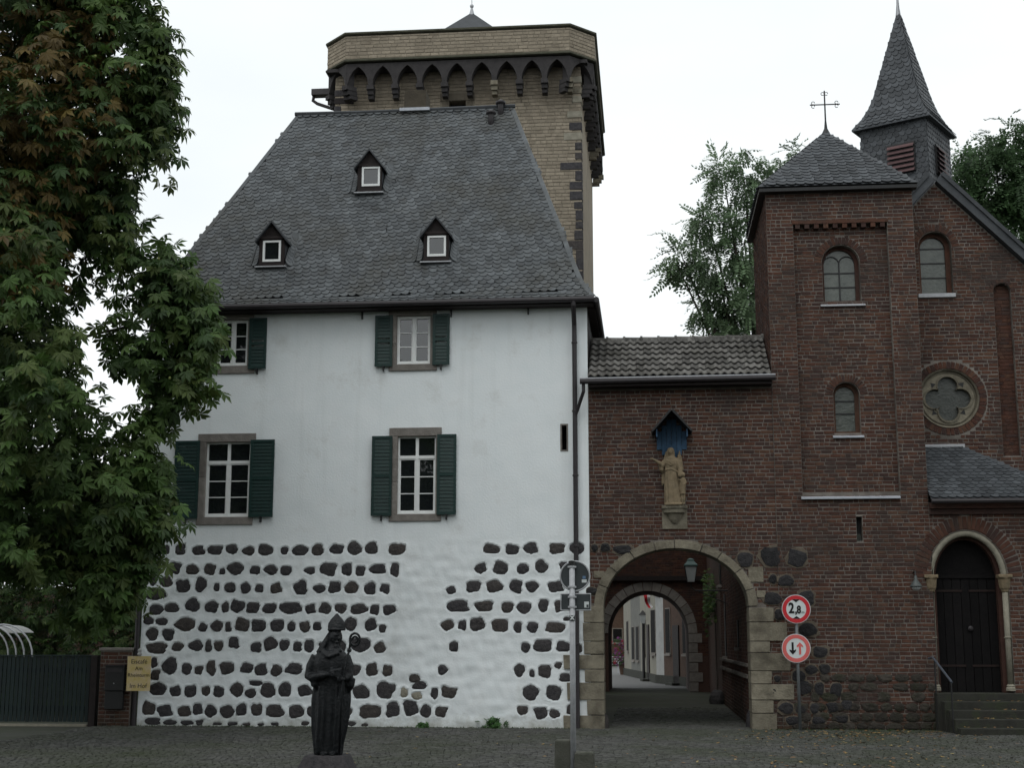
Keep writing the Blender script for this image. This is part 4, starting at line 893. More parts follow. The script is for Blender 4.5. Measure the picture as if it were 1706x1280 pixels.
# nave roof with verge boards
ux = Vector((1, 0, -slp)).normalized()
for s in (1, -1):
    e = Vector((s, 0, -slp)).normalized(); nrm = Vector((s * slp, 0, 1)).normalized(); ln = (nxr - pk.x) * math.hypot(1, slp) + .1 if s == 1 else 1.2
    p0 = Vector((pk.x, NY - .16, pk.z)); 
    o = MB(); vs_ = [p0 + nrm * .02 - e * .0, p0 + e * ln + nrm * .02, p0 + e * ln + nrm * .17, p0 + nrm * .17 + UZ * .06]; o.add([tuple(v) for v in vs_] + [tuple(v + Vector((0, .2, 0))) for v in vs_], [(0, 1, 2, 3), (4, 7, 6, 5), (0, 4, 5, 1), (1, 5, 6, 2), (2, 6, 7, 3), (3, 7, 4, 0)])
    o.build('verge_board', M_SLATED, chapel)
    o = MB(); vs_ = [p0 + nrm * .172, p0 + e * (ln + .15) + nrm * .172, p0 + e * (ln + .15) + nrm * .22, p0 + nrm * .22 + UZ * .05]; o.add([tuple(v + Vector((0, -.04, 0))) for v in vs_] + [tuple(v + Vector((0, 12, 0))) for v in vs_], [(0, 1, 2, 3), (4, 7, 6, 5), (0, 4, 5, 1), (1, 5, 6, 2), (2, 6, 7, 3), (3, 7, 4, 0)])
    o.build('nave_roof', M_SLATED, chapel)
MB().box(nxr - .4, nxr, NY + .4, NY + 12, -.1, pk.z - slp * (nxr - pk.x)).build('nave_side_wall', M_BROWNR, chapel)
# ridge turret and spire, set diagonally
tc_ = P(1511, 300, 4.3); TC = Vector((tc_.x, 4.3, 0)); PH = math.radians(-30); TS = 1.56 / 2
du = Vector((math.cos(PH), math.sin(PH), 0)); dv = Vector((-math.sin(PH), math.cos(PH), 0))   # du: along the left-facing front, dv: inward
def tp(a, b, z): return TC + du * a + dv * b + UZ * z
tzb = 9.2; tzt = P(1437, 238, 4.3).z + .22
def ring(h, z): return [tp(-h, -h, z), tp(h, -h, z), tp(h, h, z), tp(-h, h, z)]
def loft(mb, rs):
    k = len(mb.v); n = len(rs[0])
    for r_ in rs: mb.v += [tuple(p) for p in r_]
    for i in range(len(rs) - 1): mb.f += [(k + i * n + j, k + i * n + (j + 1) % n, k + (i + 1) * n + (j + 1) % n, k + (i + 1) * n + j) for j in range(n)]
    mb.f += [tuple(range(k + n - 1, k - 1, -1)), tuple(range(k + (len(rs) - 1) * n, k + len(rs) * n))]; return mb
TUR = loft(MB(), [ring(TS, tzb), ring(TS, tzt)]).build('turret', M_SLATED, chapel)
si = face_slates(tp(-TS, -TS, tzb + 1), tp(TS, -TS, tzb + 1), tp(-TS, -TS, tzt), tp(TS, -TS, tzt), .12, .15, 31, .006)
si += face_slates(tp(TS, -TS, tzb + 1), tp(TS, TS, tzb + 1), tp(TS, -TS, tzt), tp(TS, TS, tzt), .12, .15, 32, .006)
for (c, u, n_) in ((tp(.18, -TS, 0), du, -dv), (tp(TS, 0, 0), dv, du)):
    lz1_, lz0_ = tzt - .55, tzt - 1.25
    fr = MB(); cc = c + UZ * ((lz0_ + lz1_) / 2) + n_ * .02; fr.obox(cc, u, n_, .66, .08, lz1_ - lz0_); LF = fr.build('louvre_opening', M_BLACK, TUR)
    for k in range(6):
        z = lz0_ + (lz1_ - lz0_) * (k + .5) / 6; q = c + UZ * z + n_ * .065; lb = MB(); hu = u * .31
        lb.add([q - hu - UZ * .05 + n_ * .05, q + hu - UZ * .05 + n_ * .05, q + hu + UZ * .035 - n_ * .02, q - hu + UZ * .035 - n_ * .02, q - hu - UZ * .07 + n_ * .05, q + hu - UZ * .07 + n_ * .05], [(0, 1, 2, 3), (0, 4, 5, 1)])
        lb.build('louvre_slat', M_LOUVRE, LF)
apx = P(1493, 4, 4.3); zt_ = apx.z; ze_ = P(1420, 225, 4.3).z; se = 1.86 / 2
lv = [(se, ze_), (se * .80, ze_ + .28), (se * .665, ze_ + .55), (se * .56, ze_ + .85), (se * .05, zt_ - .35), (.02, zt_)]
SPI = loft(MB(), [ring(se, ze_ - .04)] + [ring(h, z) for h, z in lv]).build('spire', M_SLATED, chapel)
for (h0, z0_), (h1, z1_) in zip(lv[:-1], lv[1:-1]):
    for q0, q1 in (((-1, -1), (1, -1)), ((1, -1), (1, 1))):
        si += face_slates(tp(q0[0] * h0, q0[1] * h0, z0_), tp(q1[0] * h0, q1[1] * h0, z0_), tp(q0[0] * h1, q0[1] * h1, z1_), tp(q1[0] * h1, q1[1] * h1, z1_), .13, .17, int(z0_ * 10), .004)
pieces(SPI, si, US, M_SLATED, 'slate', 'slates', 300)
MB().lathe([(.05, zt_ - .5), (.075, zt_ - .45), (.035, zt_ - .1), (.012, zt_ + .6)], (TC.x, TC.y, 0), 8).build('spire_cap', M_ZINC, SPI)
# porch with the portal
PY = -.02; px0, px1 = TX1 - .0, 8.6; pz = P(1620, 836, PY - .1).z
pa = R2(1549, 884, 1683, 1160, PY); PAC = (pa[0] + pa[1]) / 2; pr = (pa[1] - pa[0]) / 2; psp = P(1613, 965, PY).z; pzt = pa[3]; prise = pzt - psp
MB().plate([(px0, -.1), (px1, -.1), (px1, pz), (px0, pz)], [arch_pts(pa[0], pa[1], .0, psp, prise, 24)], PY, PY + .35).build('porch_wall', M_MORTAR, chapel)
prc = arch_cut(pa[0] - .28, pa[1] + .28, psp, psp, prise + .28); poc = arch_cut(pa[0], pa[1], -1, psp, prise)
bricks_all += courses((0, PY, 0), (1, 0, 0), (.02, pz), lambda a, b: minus([(px0, px1)], poc(a, b) + (prc(a, b) if a > psp - .04 else [])), seed=27)
bricks_all += ring_bricks(PAC, psp, pr, prise, .28, .02, PI - .02, 33, PY)
PORT = MB().plate(arch_pts(pa[0] - .01, pa[1] + .01, .0, psp, prise + .01, 24), [arch_pts(pa[0] + .17, pa[1] - .17, .02, psp, prise - .17, 24)], PY + .16, PY + .4).build('portal', M_BRICK, chapel)
roll = [(PAC + (pr - .055) * math.cos(t), PY + .06, psp + (prise - .055) * math.sin(t)) for t in [PI * k / 24 for k in range(25)]]
MB().tube(roll, .065, 10).build('roll_moulding', M_PALESTONE, PORT, smooth=True)
capz0, capz1 = P(1553, 986, PY).z, P(1553, 958, PY).z
for xq in (pa[0] + .055, pa[1] - .055):
    cbz = P(1680, 1152, PY).z
    MB().tube([(xq, PY + .06, cbz + .1), (xq, PY + .06, capz0)], .058, 12).build('column', M_PALESTONE, PORT, smooth=True)
    MB().lathe([(.095, cbz), (.095, cbz + .05), (.075, cbz + .07), (.085, cbz + .09), (.06, cbz + .12)], (xq, PY + .06, 0), 14).build('column_base', M_PALESTONE, PORT)
    MB().lathe([(.06, P(1680, 1063, PY).z - .015), (.08, P(1680, 1063, PY).z), (.06, P(1680, 1063, PY).z + .015)], (xq, PY + .06, 0), 14).build('shaft_ring', M_PALESTONE, PORT)
    cp = MB()
    for k in range(8):
        t = 2 * PI * k / 8; c = Vector((xq + .075 * math.cos(t), PY + .06 + .075 * math.sin(t), (capz0 + capz1) / 2)); cp.lathe([(.01, -.13), (.03, -.10), (.045, .03), (.05, .08), (.03, .11), (.01, .12)], c, 8)
    cp.lathe([(.065, capz0 - .02), (.075, capz0), (.07, capz0 + .1), (.09, capz1 - .08)], (xq, PY + .06, 0), 10)
    cp.box(xq - .13, xq + .13, PY - .07, PY + .2, capz1 - .07, capz1)
    merge_voxel(cp, 'capital', M_STATUE, PORT, .014, 2)
dz = P(1613, 960, PY).z
M_DOOR = mat('black_brown_door', (.005, .0045, .005), (.009, .008, .008), .75, 9, .3, 60, rnd=.2, spec=.12)
DOOR = MB().box(pa[0] + .14, pa[1] - .14, PY + .33, PY + .37, .3, dz).build('door', M_DOOR, PORT)
for k in range(7):
    a = pa[0] + .17 + (pa[1] - pa[0] - .34) * k / 7; b = pa[0] + .17 + (pa[1] - pa[0] - .34) * (k + 1) / 7
    MB().box(a + .006, b - .006, PY + .305, PY + .331, .7, dz - .04).build('door_board', M_DOOR, chapel)
MB().prism(arch_pts(pa[0] + .14, pa[1] - .14, dz + .05, max(psp, dz + .06), prise - .16, 20), PY + .33, PY + .36).build('fanlight', M_DOOR, PORT)
MB().box(pa[0] + .15, pa[1] - .15, PY + .28, PY + .38, dz - .035, dz + .045).build('transom', M_DOOR, PORT)
for z in (P(1613, 985, PY + .3).z, P(1613, 1110, PY + .3).z):
    for s in (-1, 1): MB().box(PAC + s * .06, PAC + s * (pr - .19), PY + .290, PY + .306, z - .02, z + .02).build('strap_hinge', mat('rusty_iron', (.014, .008, .007), (.022, .012, .010), .8, 12), chapel)
MB().lathe([(.02, 0), (.05, -.01), (.05, -.03), (.02, -.05)], (PAC + .06, PY + .30, P(1613, 1048, PY + .3).z), 12, 'y').build('door_handle', M_DARKMETAL, chapel)
# porch roof: lean-to with a hip on the right
pe = P(1620, 831, PY - .22).z; py0 = PY - .24; rzt = P(1570, 745, NY).z; rxr = P(1605, 745, NY).x
A_, B_, T0_, T1_ = Vector((px0 + .005, py0, pe)), Vector((8.3, py0, pe)), Vector((px0 + .005, NY - .01, rzt)), Vector((rxr, NY - .01, rzt))
PRF = MB().add([A_, B_, T1_, T0_, Vector((8.3, NY - .01, pe)), Vector((px0 + .005, NY - .01, pe - .02))], [(0, 1, 2, 3), (1, 4, 2), (0, 5, 4, 1)]).build('porch_roof', M_SLATED, chapel)
pieces(PRF, face_slates(A_, B_, T0_, T1_, .115, .16, 41), US, M_SLATED, 'slate', 'slates', 300)
MB().box(px0 + .005, rxr + .02, NY - .05, NY - .011, rzt - .02, rzt + .05).build('lead_flashing', M_ZINC, chapel)
MB().tube([A_ + Vector((0, -.05, -.05)), B_ + Vector((0, -.05, -.05))], .05, 8).build('gutter', M_DARKMETAL, chapel)
for k, (d_, h_) in enumerate(((.11, .09), (.06, .1))):
    MB().box(px0 + .004, 8.3, PY - d_, PY + .02, pz - .02 - .11 * (k + 1), pz - .025 - .11 * k).build('cornice', M_BRICK, chapel)
# steps
szs = [(1155, 1190), (0, 0)]
zt0 = P(1640, 1155, PY + .1).z; nst = 5; sx0 = P(1566, 1170, PY - .3).x
for k in range(nst):
    z1_ = zt0 * (nst - k) / nst; d_ = .28 * (k + 1)
    MB().box((sx0 if k else pa[0]) + .03 * k, 8.2 + k * .002, PY - d_, PY + .05 + (.3 if k == 0 else 0) - k * .003, 0 if k else .02, z1_ - .001 * k).build('step', M_STEP, chapel, bevel=.012)
rb = random.Random(91); M_RUB = mat('mossy_rubble', (.028, .025, .021), (.060, .052, .043), .95, 7, .7, 30, rnd=.3, moss=((.026, .030, .015), 2.5, .5, .7))
zz = .02                                                          # rough rubble footing
while zz < .95:
    hh = rb.uniform(.14, .22); x = 2.62 + rb.uniform(0, .2)
    while x < 5.36:
        wd = min(rb.uniform(.16, .38), 5.38 - x)
        if wd < .1: break
        if rb.random() < (1.0 if zz < .5 else .55):
            s = MB(); stone_mesh(s, x + wd / 2, zz + hh / 2, wd * .96, hh * .96, TY0 - .016, rb.randrange(9999), 10, .016, .03); s.build('rubble_stone', M_RUB, chapel)
        x += wd
    zz += hh
pieces(chapel, bricks_all, UB, M_BRICK, 'brick', 'brickwork', 300, key=lambda it: -abs(it[1][0] - 3.9) - abs(it[1][2] - 4.0) - (3 if it[1][1] > .6 else 0))
# handrail
hr = thing('handrail', (sx0, PY - .6, 0), 'thin grey metal handrail beside the chapel steps', 'handrail')
h0 = P(1554, 1096, PY - .15); h1 = P(1586, 1138, PY - 1.0)
MB().tube([h0 + Vector((-.06, .1, -.02)), h0, h1], .022, 8).build('rail', mat('worn_blue_grey_metal', (.05, .06, .075), (.09, .10, .12), .4, 14, spec=.5), hr)
for p in (h0 + Vector((.02, -.05, 0)), h1 + Vector((-.01, .03, 0))): MB().tube([p, (p.x, p.y, .05)], .016, 8).build('post', M_BLACK, hr)

# ================================================================== THE KEEP BEHIND THE HOUSE
KX0, KX1, KY0, KY1 = -8.80, -1.69, 10.0, 18.2; kz0 = P(760, 95, 9.4).z
keep = thing('stone_keep', (-5.2, 14, 0), 'tall tan tuff keep with corbelled parapet rising behind the white house', 'tower')
CB = .68                                                           # chamfer of the parapet corners
OVH = .55; fx0, fx1, fy = KX0 - .28, KX1 + .40, KY0 - OVH
ptop = P(760, 47.5, fy).z; pbot = P(760, 94, fy).z; cbot = P(760, 150, fy + .1).z; aspr = P(760, 135, fy).z
kw = R2(748, 168, 776, 182, KY0)
MB().plate([(KX0, 0), (KX1, 0), (KX1, ptop - .3), (KX0, ptop - .3)], [[(kw[0], kw[2] - .5), (kw[1], kw[2] - .5), (kw[1], kw[3]), (kw[0], kw[3])]], KY0, KY0 + .6).build('wall', M_TUFFJ, keep)
o = MB(); o.box(KX0, KX0 + .6, KY0 + .6, KY1, 0, ptop - .3); o.build('side_wall', M_TUFF, keep)
MB().box(KX1 - .6, KX1, KY0 + .6, KY1, 0, ptop - .3).build('side_wall', mat('weathered_tuff_side', (.20, .165, .12), (.33, .28, .21), .92, 3, .5, 12, moss=((.11, .095, .08), 1.2, .5, .8), stretch=(1, 1, .25)), keep)
MB().box(kw[0] - .1, kw[1] + .1, KY0 + .3, KY0 + .35, kw[2] - .6, kw[3] + .1).build('window_pane', M_BLACK, keep)
MB().box(kw[0] - .25, kw[1] + .25, KY0 - .03, KY0 + .1, kw[3] + .01, kw[3] + .22).build('window_lintel', mat('brown_lintel', (.10, .085, .065), (.15, .13, .1), .9, 6, .4, 30), keep)
for x in (kw[0] - .10, kw[1] + .10): MB().box(x - .095, x + .095, KY0 - .025, KY0 + .1, kw[2] - .6, kw[3]).build('window_jamb', MATS['brown_lintel'], keep)
ki = courses((0, KY0, 0), (1, 0, 0), (10.2, pbot - .1), lambda a, b: minus([(KX0, KX1)], [(kw[0] - .25, kw[1] + .25)] if b > kw[2] - .5 and a < kw[3] + .2 else []), ch=.105, lens=(.26, .17), gap=.014, seed=51, proud=.014)
ki = [i for i in ki if i[1][2] > 15.5 or i[1][0] > -3.6]
par = courses((0, fy, 0), (1, 0, 0), (pbot + .05, ptop - .10), lambda a, b: [(fx0 + CB, fx1 - CB)], ch=.105, lens=(.26, .17), gap=.013, seed=52, proud=.012)
# parapet: octagonal box
oct_ = lambda g_, z: [Vector(p) for p in ((fx0 + CB - g_ * .4, fy - g_, z), (fx1 - CB + g_ * .4, fy - g_, z), (fx1 + g_, fy + CB - g_ * .4, z), (fx1 + g_, KY1 + OVH - CB, z), (fx1 - CB, KY1 + OVH + g_, z), (fx0 + CB, KY1 + OVH + g_, z), (fx0 - g_, KY1 + OVH - CB, z), (fx0 - g_, fy + CB - g_ * .4, z))]
loft(MB(), [oct_(-.0, pbot - .0), oct_(0, ptop - .1)]).build('parapet', M_TUFFJ, keep)
for (A_, B_) in ((oct_(0, 0)[7], oct_(0, 0)[0]), (oct_(0, 0)[1], oct_(0, 0)[2])):
    u = (B_ - A_); par += courses((A_.x, A_.y, 0), u, (pbot + .05, ptop - .10), lambda a, b: [(0, u.length)], ch=.105, lens=(.26, .17), gap=.013, seed=53, proud=.012)
loft(MB(), [oct_(.01, ptop - .08), oct_(.06, ptop - .05), oct_(.06, ptop), oct_(-.1, ptop + .04)]).build('coping', mat('mossy_coping', (.05, .05, .035), (.085, .085, .06), .9, 6, .4, 30), keep)
loft(MB(), [oct_(.0, pbot - .05), oct_(.05, pbot - .03), oct_(.05, pbot + .01), oct_(.0, pbot + .05)]).build('string_course', MATS['mossy_coping'], keep)
pieces(keep, ki + par, UB, M_TUFF, 'tuff_block', 'tuff_blockwork', 300)
# arcade of pointed arches on corbels
M_ARC = mat('dark_basalt_lava', (.030, .028, .029), (.052, .048, .048), .9, 6, .5, 30)
def arcade(A, B, n):
    """pointed arches between A and B (floor plan points), local plate turned into place"""
    u = (B - A); Lw = u.length; u = u / Lw; n_ = Vector((u.y, -u.x, 0)); mbx = MB(); wd = Lw / n; pw = .13
    hs = []
    for i in range(n):
        c = wd * (i + .5); h = (wd - pw) / 2; zt = pbot - .17; p = []
        for k in range(9):
            f_ = k / 8; ang = f_ * math.radians(62); R_ = h / (1 - math.cos(math.radians(62))) if h else 1
            p.append((c + h - R_ * (1 - math.cos(ang)), aspr + (zt - aspr) * math.sin(ang) / math.sin(math.radians(62))))
        q = [(2 * c - x, z) for x, z in p[-2::-1]]
        hs.append(p + q)
    outer = [(0, pbot - .082)]
    # lower edge runs along the arches
    edge = []
    for i in range(n):
        edge.append((wd * i + (pw / 2 if i else .02), aspr)); edge += hs[i][::-1][1:-1]; edge.append((wd * (i + 1) - (pw / 2 if i < n - 1 else .02), aspr))
    poly = [(0, pbot - .082), (0, aspr)] + edge + [(Lw, aspr), (Lw, pbot - .082)]
    poly = [p for k, p in enumerate(poly) if k == 0 or (abs(p[0] - poly[k - 1][0]) + abs(p[1] - poly[k - 1][1])) > 1e-4]
    mbx.plate(poly, [], 0, .28)
    mbx.v = [tuple(Vector((A.x, A.y, 0)) + u * x - n_ * (y + .01) + UZ * z) for x, y, z in mbx.v]
    mbx.build('arcade', M_ARC, keep)
    for i in range(n + 1):
        c = Vector((A.x, A.y, 0)) + u * (wd * i) - n_ * .15; cb_ = MB()
        for s, (w_, d_, za, zb) in enumerate(((.20, .34, aspr - .13, aspr - .004), (.17, .30, aspr - .26, aspr - .131), (.15, .25, aspr - .37, aspr - .261))):
            cb_.obox(c - n_ * (s * .05) + UZ * ((za + zb) / 2), u, n_, w_, d_, zb - za)
        k_ = cb_.build('corbel', M_ARC if i not in (6, 9) else M_SAND, keep)
oc = oct_(-.03, 0)
arcade(oc[0], oc[1], 9); arcade(oc[1], oc[2], 1); arcade(oc[7], oc[0], 1); arcade(oc[2], oc[3], 9)
# soffit closing the machicolation
MB().box(KX0 - .2, KX1 + .2, KY0 - .25, KY1, pbot - .2, pbot - .1).build('soffit', M_ARC, keep)
# quoins on the right edge
rq = random.Random(77)
for k in range(17):
    y = 210 + k * 16.5; q = P(955, y, KY0 - .03); ln = rq.choice((.5, .22, .34, .6, .18)); hh = rq.uniform(.2, .3)
    MB().box(KX1 - ln, KX1 + .02, KY0 - .03, KY0 + .3, q.z - hh / 2, q.z + hh / 2).build('quoin_stone', M_BASALT if rq.random() < .93 else M_PALESTONE, keep, bevel=.02)
for py, ln, m_ in ((132, .4, M_PALESTONE), (150, .3, M_SAND), (165, .25, M_PALESTONE), (190, .4, M_PALESTONE)):
    q = P(955, py, KY0 - .03); MB().box(KX1 - ln, KX1 + .02, KY0 - .03, KY0 + .3, q.z - .1, q.z + .1).build('quoin_stone', m_, keep, bevel=.02)
for py, ln in ((168, .55), (182, .18), (155, .3)):
    q = P(560, py, KY0 - .03); MB().box(KX0 - .02, KX0 + ln, KY0 - .03, KY0 + .3, q.z - .1, q.z + .1).build('quoin_stone', M_WOODDARK if py == 168 else M_BASALT, keep, bevel=.02)
# wall gutter spout on the left side, cap roof and finial
q = P(520, 153, KY0 + .6); q2 = P(556, 150, KY0 + .6)
MB().box(q.x, KX0 - .001, KY0 + .5, KY0 + .8, q.z - .12, q.z + .06).build('spout_box', M_DARKMETAL, keep)
MB().tube([(q.x + .05, KY0 + .65, q.z - .1), (q.x + .02, KY0 + .65, q.z - .25), (q.x + .15, KY0 + .65, q.z - .35), (KX0 + .02, KY0 + .65, q.z - .62)], .05, 8).build('spout_pipe', M_DARKMETAL, keep)
tpk = P(786, 22, 13.0); te = P(760, 42, 13.0); hwc = (P(820, 42, 13.0).x - P(752, 42, 13.0).x) / 2 + .5; zb_ = ptop - .4
zp = tpk.z; sl_ = .62 / .40
cx_ = tpk.x; KR = loft(MB(), [[Vector((cx_ + s * 2.6, 13 + t * 2.6, zp - 2.6 * 1.12)) for s, t in ((-1, -1), (1, -1), (1, 1), (-1, 1))], [Vector((cx_ + s * .03, 13 + t * .03, zp)) for s, t in ((-1, -1), (1, -1), (1, 1), (-1, 1))]]).build('cap_roof', M_SLATED, keep)
MB().lathe([(.10, zp - .1), (.05, zp + .1), (.03, zp + .18), (.06, zp + .22), (.06, zp + .27), (.012, zp + .32), (.01, zp + .75)], (cx_, 13, 0), 10).build('finial', M_ZINC, KR)

# ================================================================== FOLIAGE TOOLS
def leaf_palmate(seed):
    """one horse-chestnut leaf: seven drooping leaflets round a stalk; about 1 across"""
    r = random.Random(seed); V = []; Fc = []
    angs = [-2.2, -1.45, -.7, 0, .7, 1.45, 2.2]
    for a in angs:
        ln = .56 * (1 - .16 * abs(a) / 1.2) * r.uniform(.9, 1.1); wd = ln * .205; dr = r.uniform(.3, .75)
        d = np.array([math.cos(a), math.sin(a), 0]); n = np.array([-math.sin(a), math.cos(a), 0]); k = len(V)
        zf = lambda t: -dr * ln * t * t
        for t, q in ((0.02, .05), (.62, 1.0), (1.0, 0.0)):
            c = d * (ln * t) + np.array([0, 0, zf(t)])
            if q == 0: V.append(c)
            else: V += [c + n * wd * q + [0, 0, .10 * wd * q], c + [0, 0, -.25 * wd * q], c - n * wd * q + [0, 0, .10 * wd * q]]
        Fc += [(k, k + 1, k + 4, k + 3), (k + 1, k + 2, k + 5, k + 4)]
        b = k + 3; Fc += [(b, b + 1, b + 3), (b + 1, b + 2, b + 3)]
    return np.array(V), Fc
def leaf_low(seed):
    """the same leaf with one kite-shaped face for each leaflet, for foliage deep inside or far away"""
    r = random.Random(seed); V = []; Fc = []
    for a in (-2.2, -1.45, -.7, 0, .7, 1.45, 2.2):
        ln = .56 * (1 - .16 * abs(a) / 1.2); d = np.array([math.cos(a), math.sin(a), 0]); n = np.array([-math.sin(a), math.cos(a), 0]); k = len(V); dr = r.uniform(.15, .45)
        V += [d * .02, d * ln * .62 + n * ln * .17 - [0, 0, dr * ln * .4], d * ln - [0, 0, dr * ln], d * ln * .62 - n * ln * .17 - [0, 0, dr * ln * .4]]; Fc.append((k, k + 1, k + 2, k + 3))
    return np.array(V), Fc
def leaf_pinnate(seed):
    """feathery compound leaf, 1 long"""
    r = random.Random(seed); V = []; Fc = []
    for i in range(8):
        t = (i + 1) / 8
        for s in ((-1, 1) if i < 7 else (0,)):
            a = s * 1.15 + r.uniform(-.2, .2); ln = .26 * (1 - .35 * abs(t - .5)); d = np.array([math.cos(a), math.sin(a), r.uniform(-.4, .1)]); n = np.array([-math.sin(a), math.cos(a), 0]); o = np.array([t, 0, -.28 * t * t]); k = len(V)
            V += [o, o + d * ln * .5 + n * .06, o + d * ln, o + d * ln * .5 - n * .06]; Fc.append((k, k + 1, k + 2, k + 3))
    return np.array(V), Fc
def scatter(name, units, pos, size, frames, tints, m_, parent):
    """join leaves into one crown mesh; frames are 3x3 arrays, tints rgb per leaf"""
    VV, FF, TT = [], [], []; k = 0
    for i in range(len(pos)):
        u = units[i % len(units)]; v = (u[0] * size[i]) @ frames[i].T + pos[i]; VV.append(v)
        FF += [tuple(q + k for q in f) for f in u[1]]; k += len(v); TT.append(np.tile(np.append(tints[i], 1.0), (len(v), 1)))
    me = bpy.data.meshes.new(name); me.from_pydata(np.vstack(VV).tolist(), [], FF); me.materials.append(m_)
    at = me.color_attributes.new('tint', 'FLOAT_COLOR', 'POINT'); at.data.foreach_set('color', np.vstack(TT).astype(np.float32).ravel())
    o = bpy.data.objects.new(name, me); link(o, parent); return o
def leaf_frame(out, r, droop=.6):
    """leaf pointing outwards and hanging"""
    d = np.array(out, float); d[2] -= droop; d += r.normal(0, .45, 3); d /= np.linalg.norm(d)
    up = np.array([0, 0, 1.0]) + r.normal(0, .3, 3) + np.array([0, -.55, 0]); n = up - d * up.dot(d); n /= np.linalg.norm(n); b = np.cross(n, d)
    return np.stack([d, b, n], 1)
PAL = [leaf_palmate(i) for i in range(6)]; LOW = [leaf_low(i) for i in range(6)]; PIN = [leaf_pinnate(i) for i in range(5)]
GREENS = np.array([(.036, .074, .018), (.046, .090, .022), (.058, .104, .026), (.030, .064, .019), (.066, .098, .026)])
BROWNS = np.array([(.112, .076, .020), (.090, .062, .018), (.128, .094, .026)])

# ================================================================== THE CHESTNUT ON THE LEFT
tr_base = G(-150, 1228); tree = thing('chestnut_tree', (tr_base.x, -5.6, 0), 'large horse chestnut with rusty brown patches filling the left of the view', 'tree')
TB = Vector((tr_base.x, -5.6, 0))
# right-hand outline of the crown, photo pixels (y, x)
OUT = [(-300, 120), (-150, 215), (0, 243), (30, 268), (60, 282), (110, 285), (160, 296), (215, 288), (262, 280), (272, 245), (285, 222), (340, 212), (380, 228), (408, 268), (425, 300), (470, 325), (520, 352), (570, 366), (615, 358), (655, 335), (662, 292), (705, 292), (735, 262), (790, 268), (850, 276), (915, 268), (950, 246), (985, 224), (1015, 190), (1040, 130), (1052, 40)]
GAPS = [(205, 84, 16, 12), (178, 508, 24, 24), (236, 398, 14, 12), (180, 585, 18, 12), (232, 660, 24, 24), (162, 668, 20, 14), (110, 480, 10, 8), (205, 700, 14, 10), (245, 275, 22, 10), (225, 745, 14, 20), (140, 545, 12, 14)]
orr = np.array(OUT, float)
def xr_of(y): return float(np.interp(y, orr[:, 0], orr[:, 1]))
rT = np.random.default_rng(5)
clumps = []
tries = 0
while len(clumps) < 1050 and tries < 40000:
    tries += 1
    py = rT.uniform(-200, 1046); xr = xr_of(py); px = rT.uniform(-170, xr - 12) if rT.random() < .8 else xr - 10 - abs(rT.exponential(40))
    if py > 950 and px < 125: continue
    if any(((px - g_[0]) / (g_[2] + 10)) ** 2 + ((py - g_[1]) / (g_[3] + 10)) ** 2 < 1 for g_ in GAPS): continue
    inner = min(1.0, max(0, (xr - px)) / 240.0); Y = -5.6 + rT.uniform(-1, 1) * (.4 + 2.2 * inner)
    if 380 < py < 760 and px > 120:                     # the loose hanging branch that lets the sky through
        Y = -5.6 + rT.uniform(-.5, .5)
        if px < 250 and rT.random() < .28: continue
    c = P(px, py, Y); clumps.append((np.array(c), px, py))
pos, size, frm, tin = [], [], [], []
for c, px, py in clumps:
    away = c - np.array([TB.x, TB.y, c[2] - 1.5]); away /= np.linalg.norm(away)
    brown = max(0, 1 - ((px - 60) / 190) ** 2 - ((py - 130) / 240) ** 2) ; brown = brown * .8 if rT.random() < .75 else 0
    if py > 300 and px < 140 and py < 480: brown = max(brown, .25)
    tint_c = GREENS[rT.integers(5)] * rT.uniform(.8, 1.2)
    for k in range(14):
        o = rT.normal(0, .21, 3) * np.array([.8, .9, .8]); out = o / (np.linalg.norm(o) + 1e-6) * .8 + away * .7
        pos.append(c + o); size.append(rT.uniform(.25, .40)); frm.append(leaf_frame(out, rT, rT.uniform(.5, 1.5)))
        isb = rT.random() < brown
        tin.append((BROWNS[rT.integers(3)] * rT.uniform(.7, 1.2)) if isb else tint_c * rT.uniform(.8, 1.25) + np.array([.006, .002, 0]) * rT.random())
pos = np.array(pos); dist = np.linalg.norm(pos - np.array(CAM), axis=1)
def pix(p):
    v = Vector(p) - CAM; z = v.dot(CF); return CX + F * v.dot(CR) / z, CY - F * v.dot(CU) / z
front = [i for i in np.argsort(dist / np.array(size)) if 5 < pix(pos[i])[0] < 380 and 5 < pix(pos[i])[1] < 1060][:300]; fs_ = set(front)
rest = [i for i in range(len(pos)) if i not in fs_]
crown = scatter('crown', PAL, pos[rest], [size[i] for i in rest], [frm[i] for i in rest], [tin[i] for i in rest], M_LEAF, tree); crown['kind'] = 'stuff'
leafmeshes = {}
for n, i in enumerate(front):                                    # the nearest leaves, one object each
    kcol = 'b' if tin[i][0] > tin[i][1] else 'g'; key = (n % 6, kcol, n % 3)
    if key not in leafmeshes:
        u = PAL[n % 6]; me = bpy.data.meshes.new('leaf'); me.from_pydata(u[0].tolist(), [], u[1]); me.materials.append(M_LEAF)
        at = me.color_attributes.new('tint', 'FLOAT_COLOR', 'POINT'); at.data.foreach_set('color', np.tile(np.append(tin[i], 1.0), (len(u[0]), 1)).astype(np.float32).ravel()); leafmeshes[key] = me
    o = bpy.data.objects.new('leaf', leafmeshes[key]); mm = Matrix((frm[i] * size[i]).tolist()).to_4x4(); mm.translation = Vector(pos[i]); o.matrix_basis = mm; link(o, tree)
trunk = MB().tube([TB, TB + Vector((.05, 0, 1.5)), TB + Vector((.1, .1, 4)), TB + Vector((.0, 0, 7.5)), TB + Vector((.2, 0, 12))], [.55, .42, .36, .28, .1], 14).build('trunk', M_BARK, tree, smooth=True)
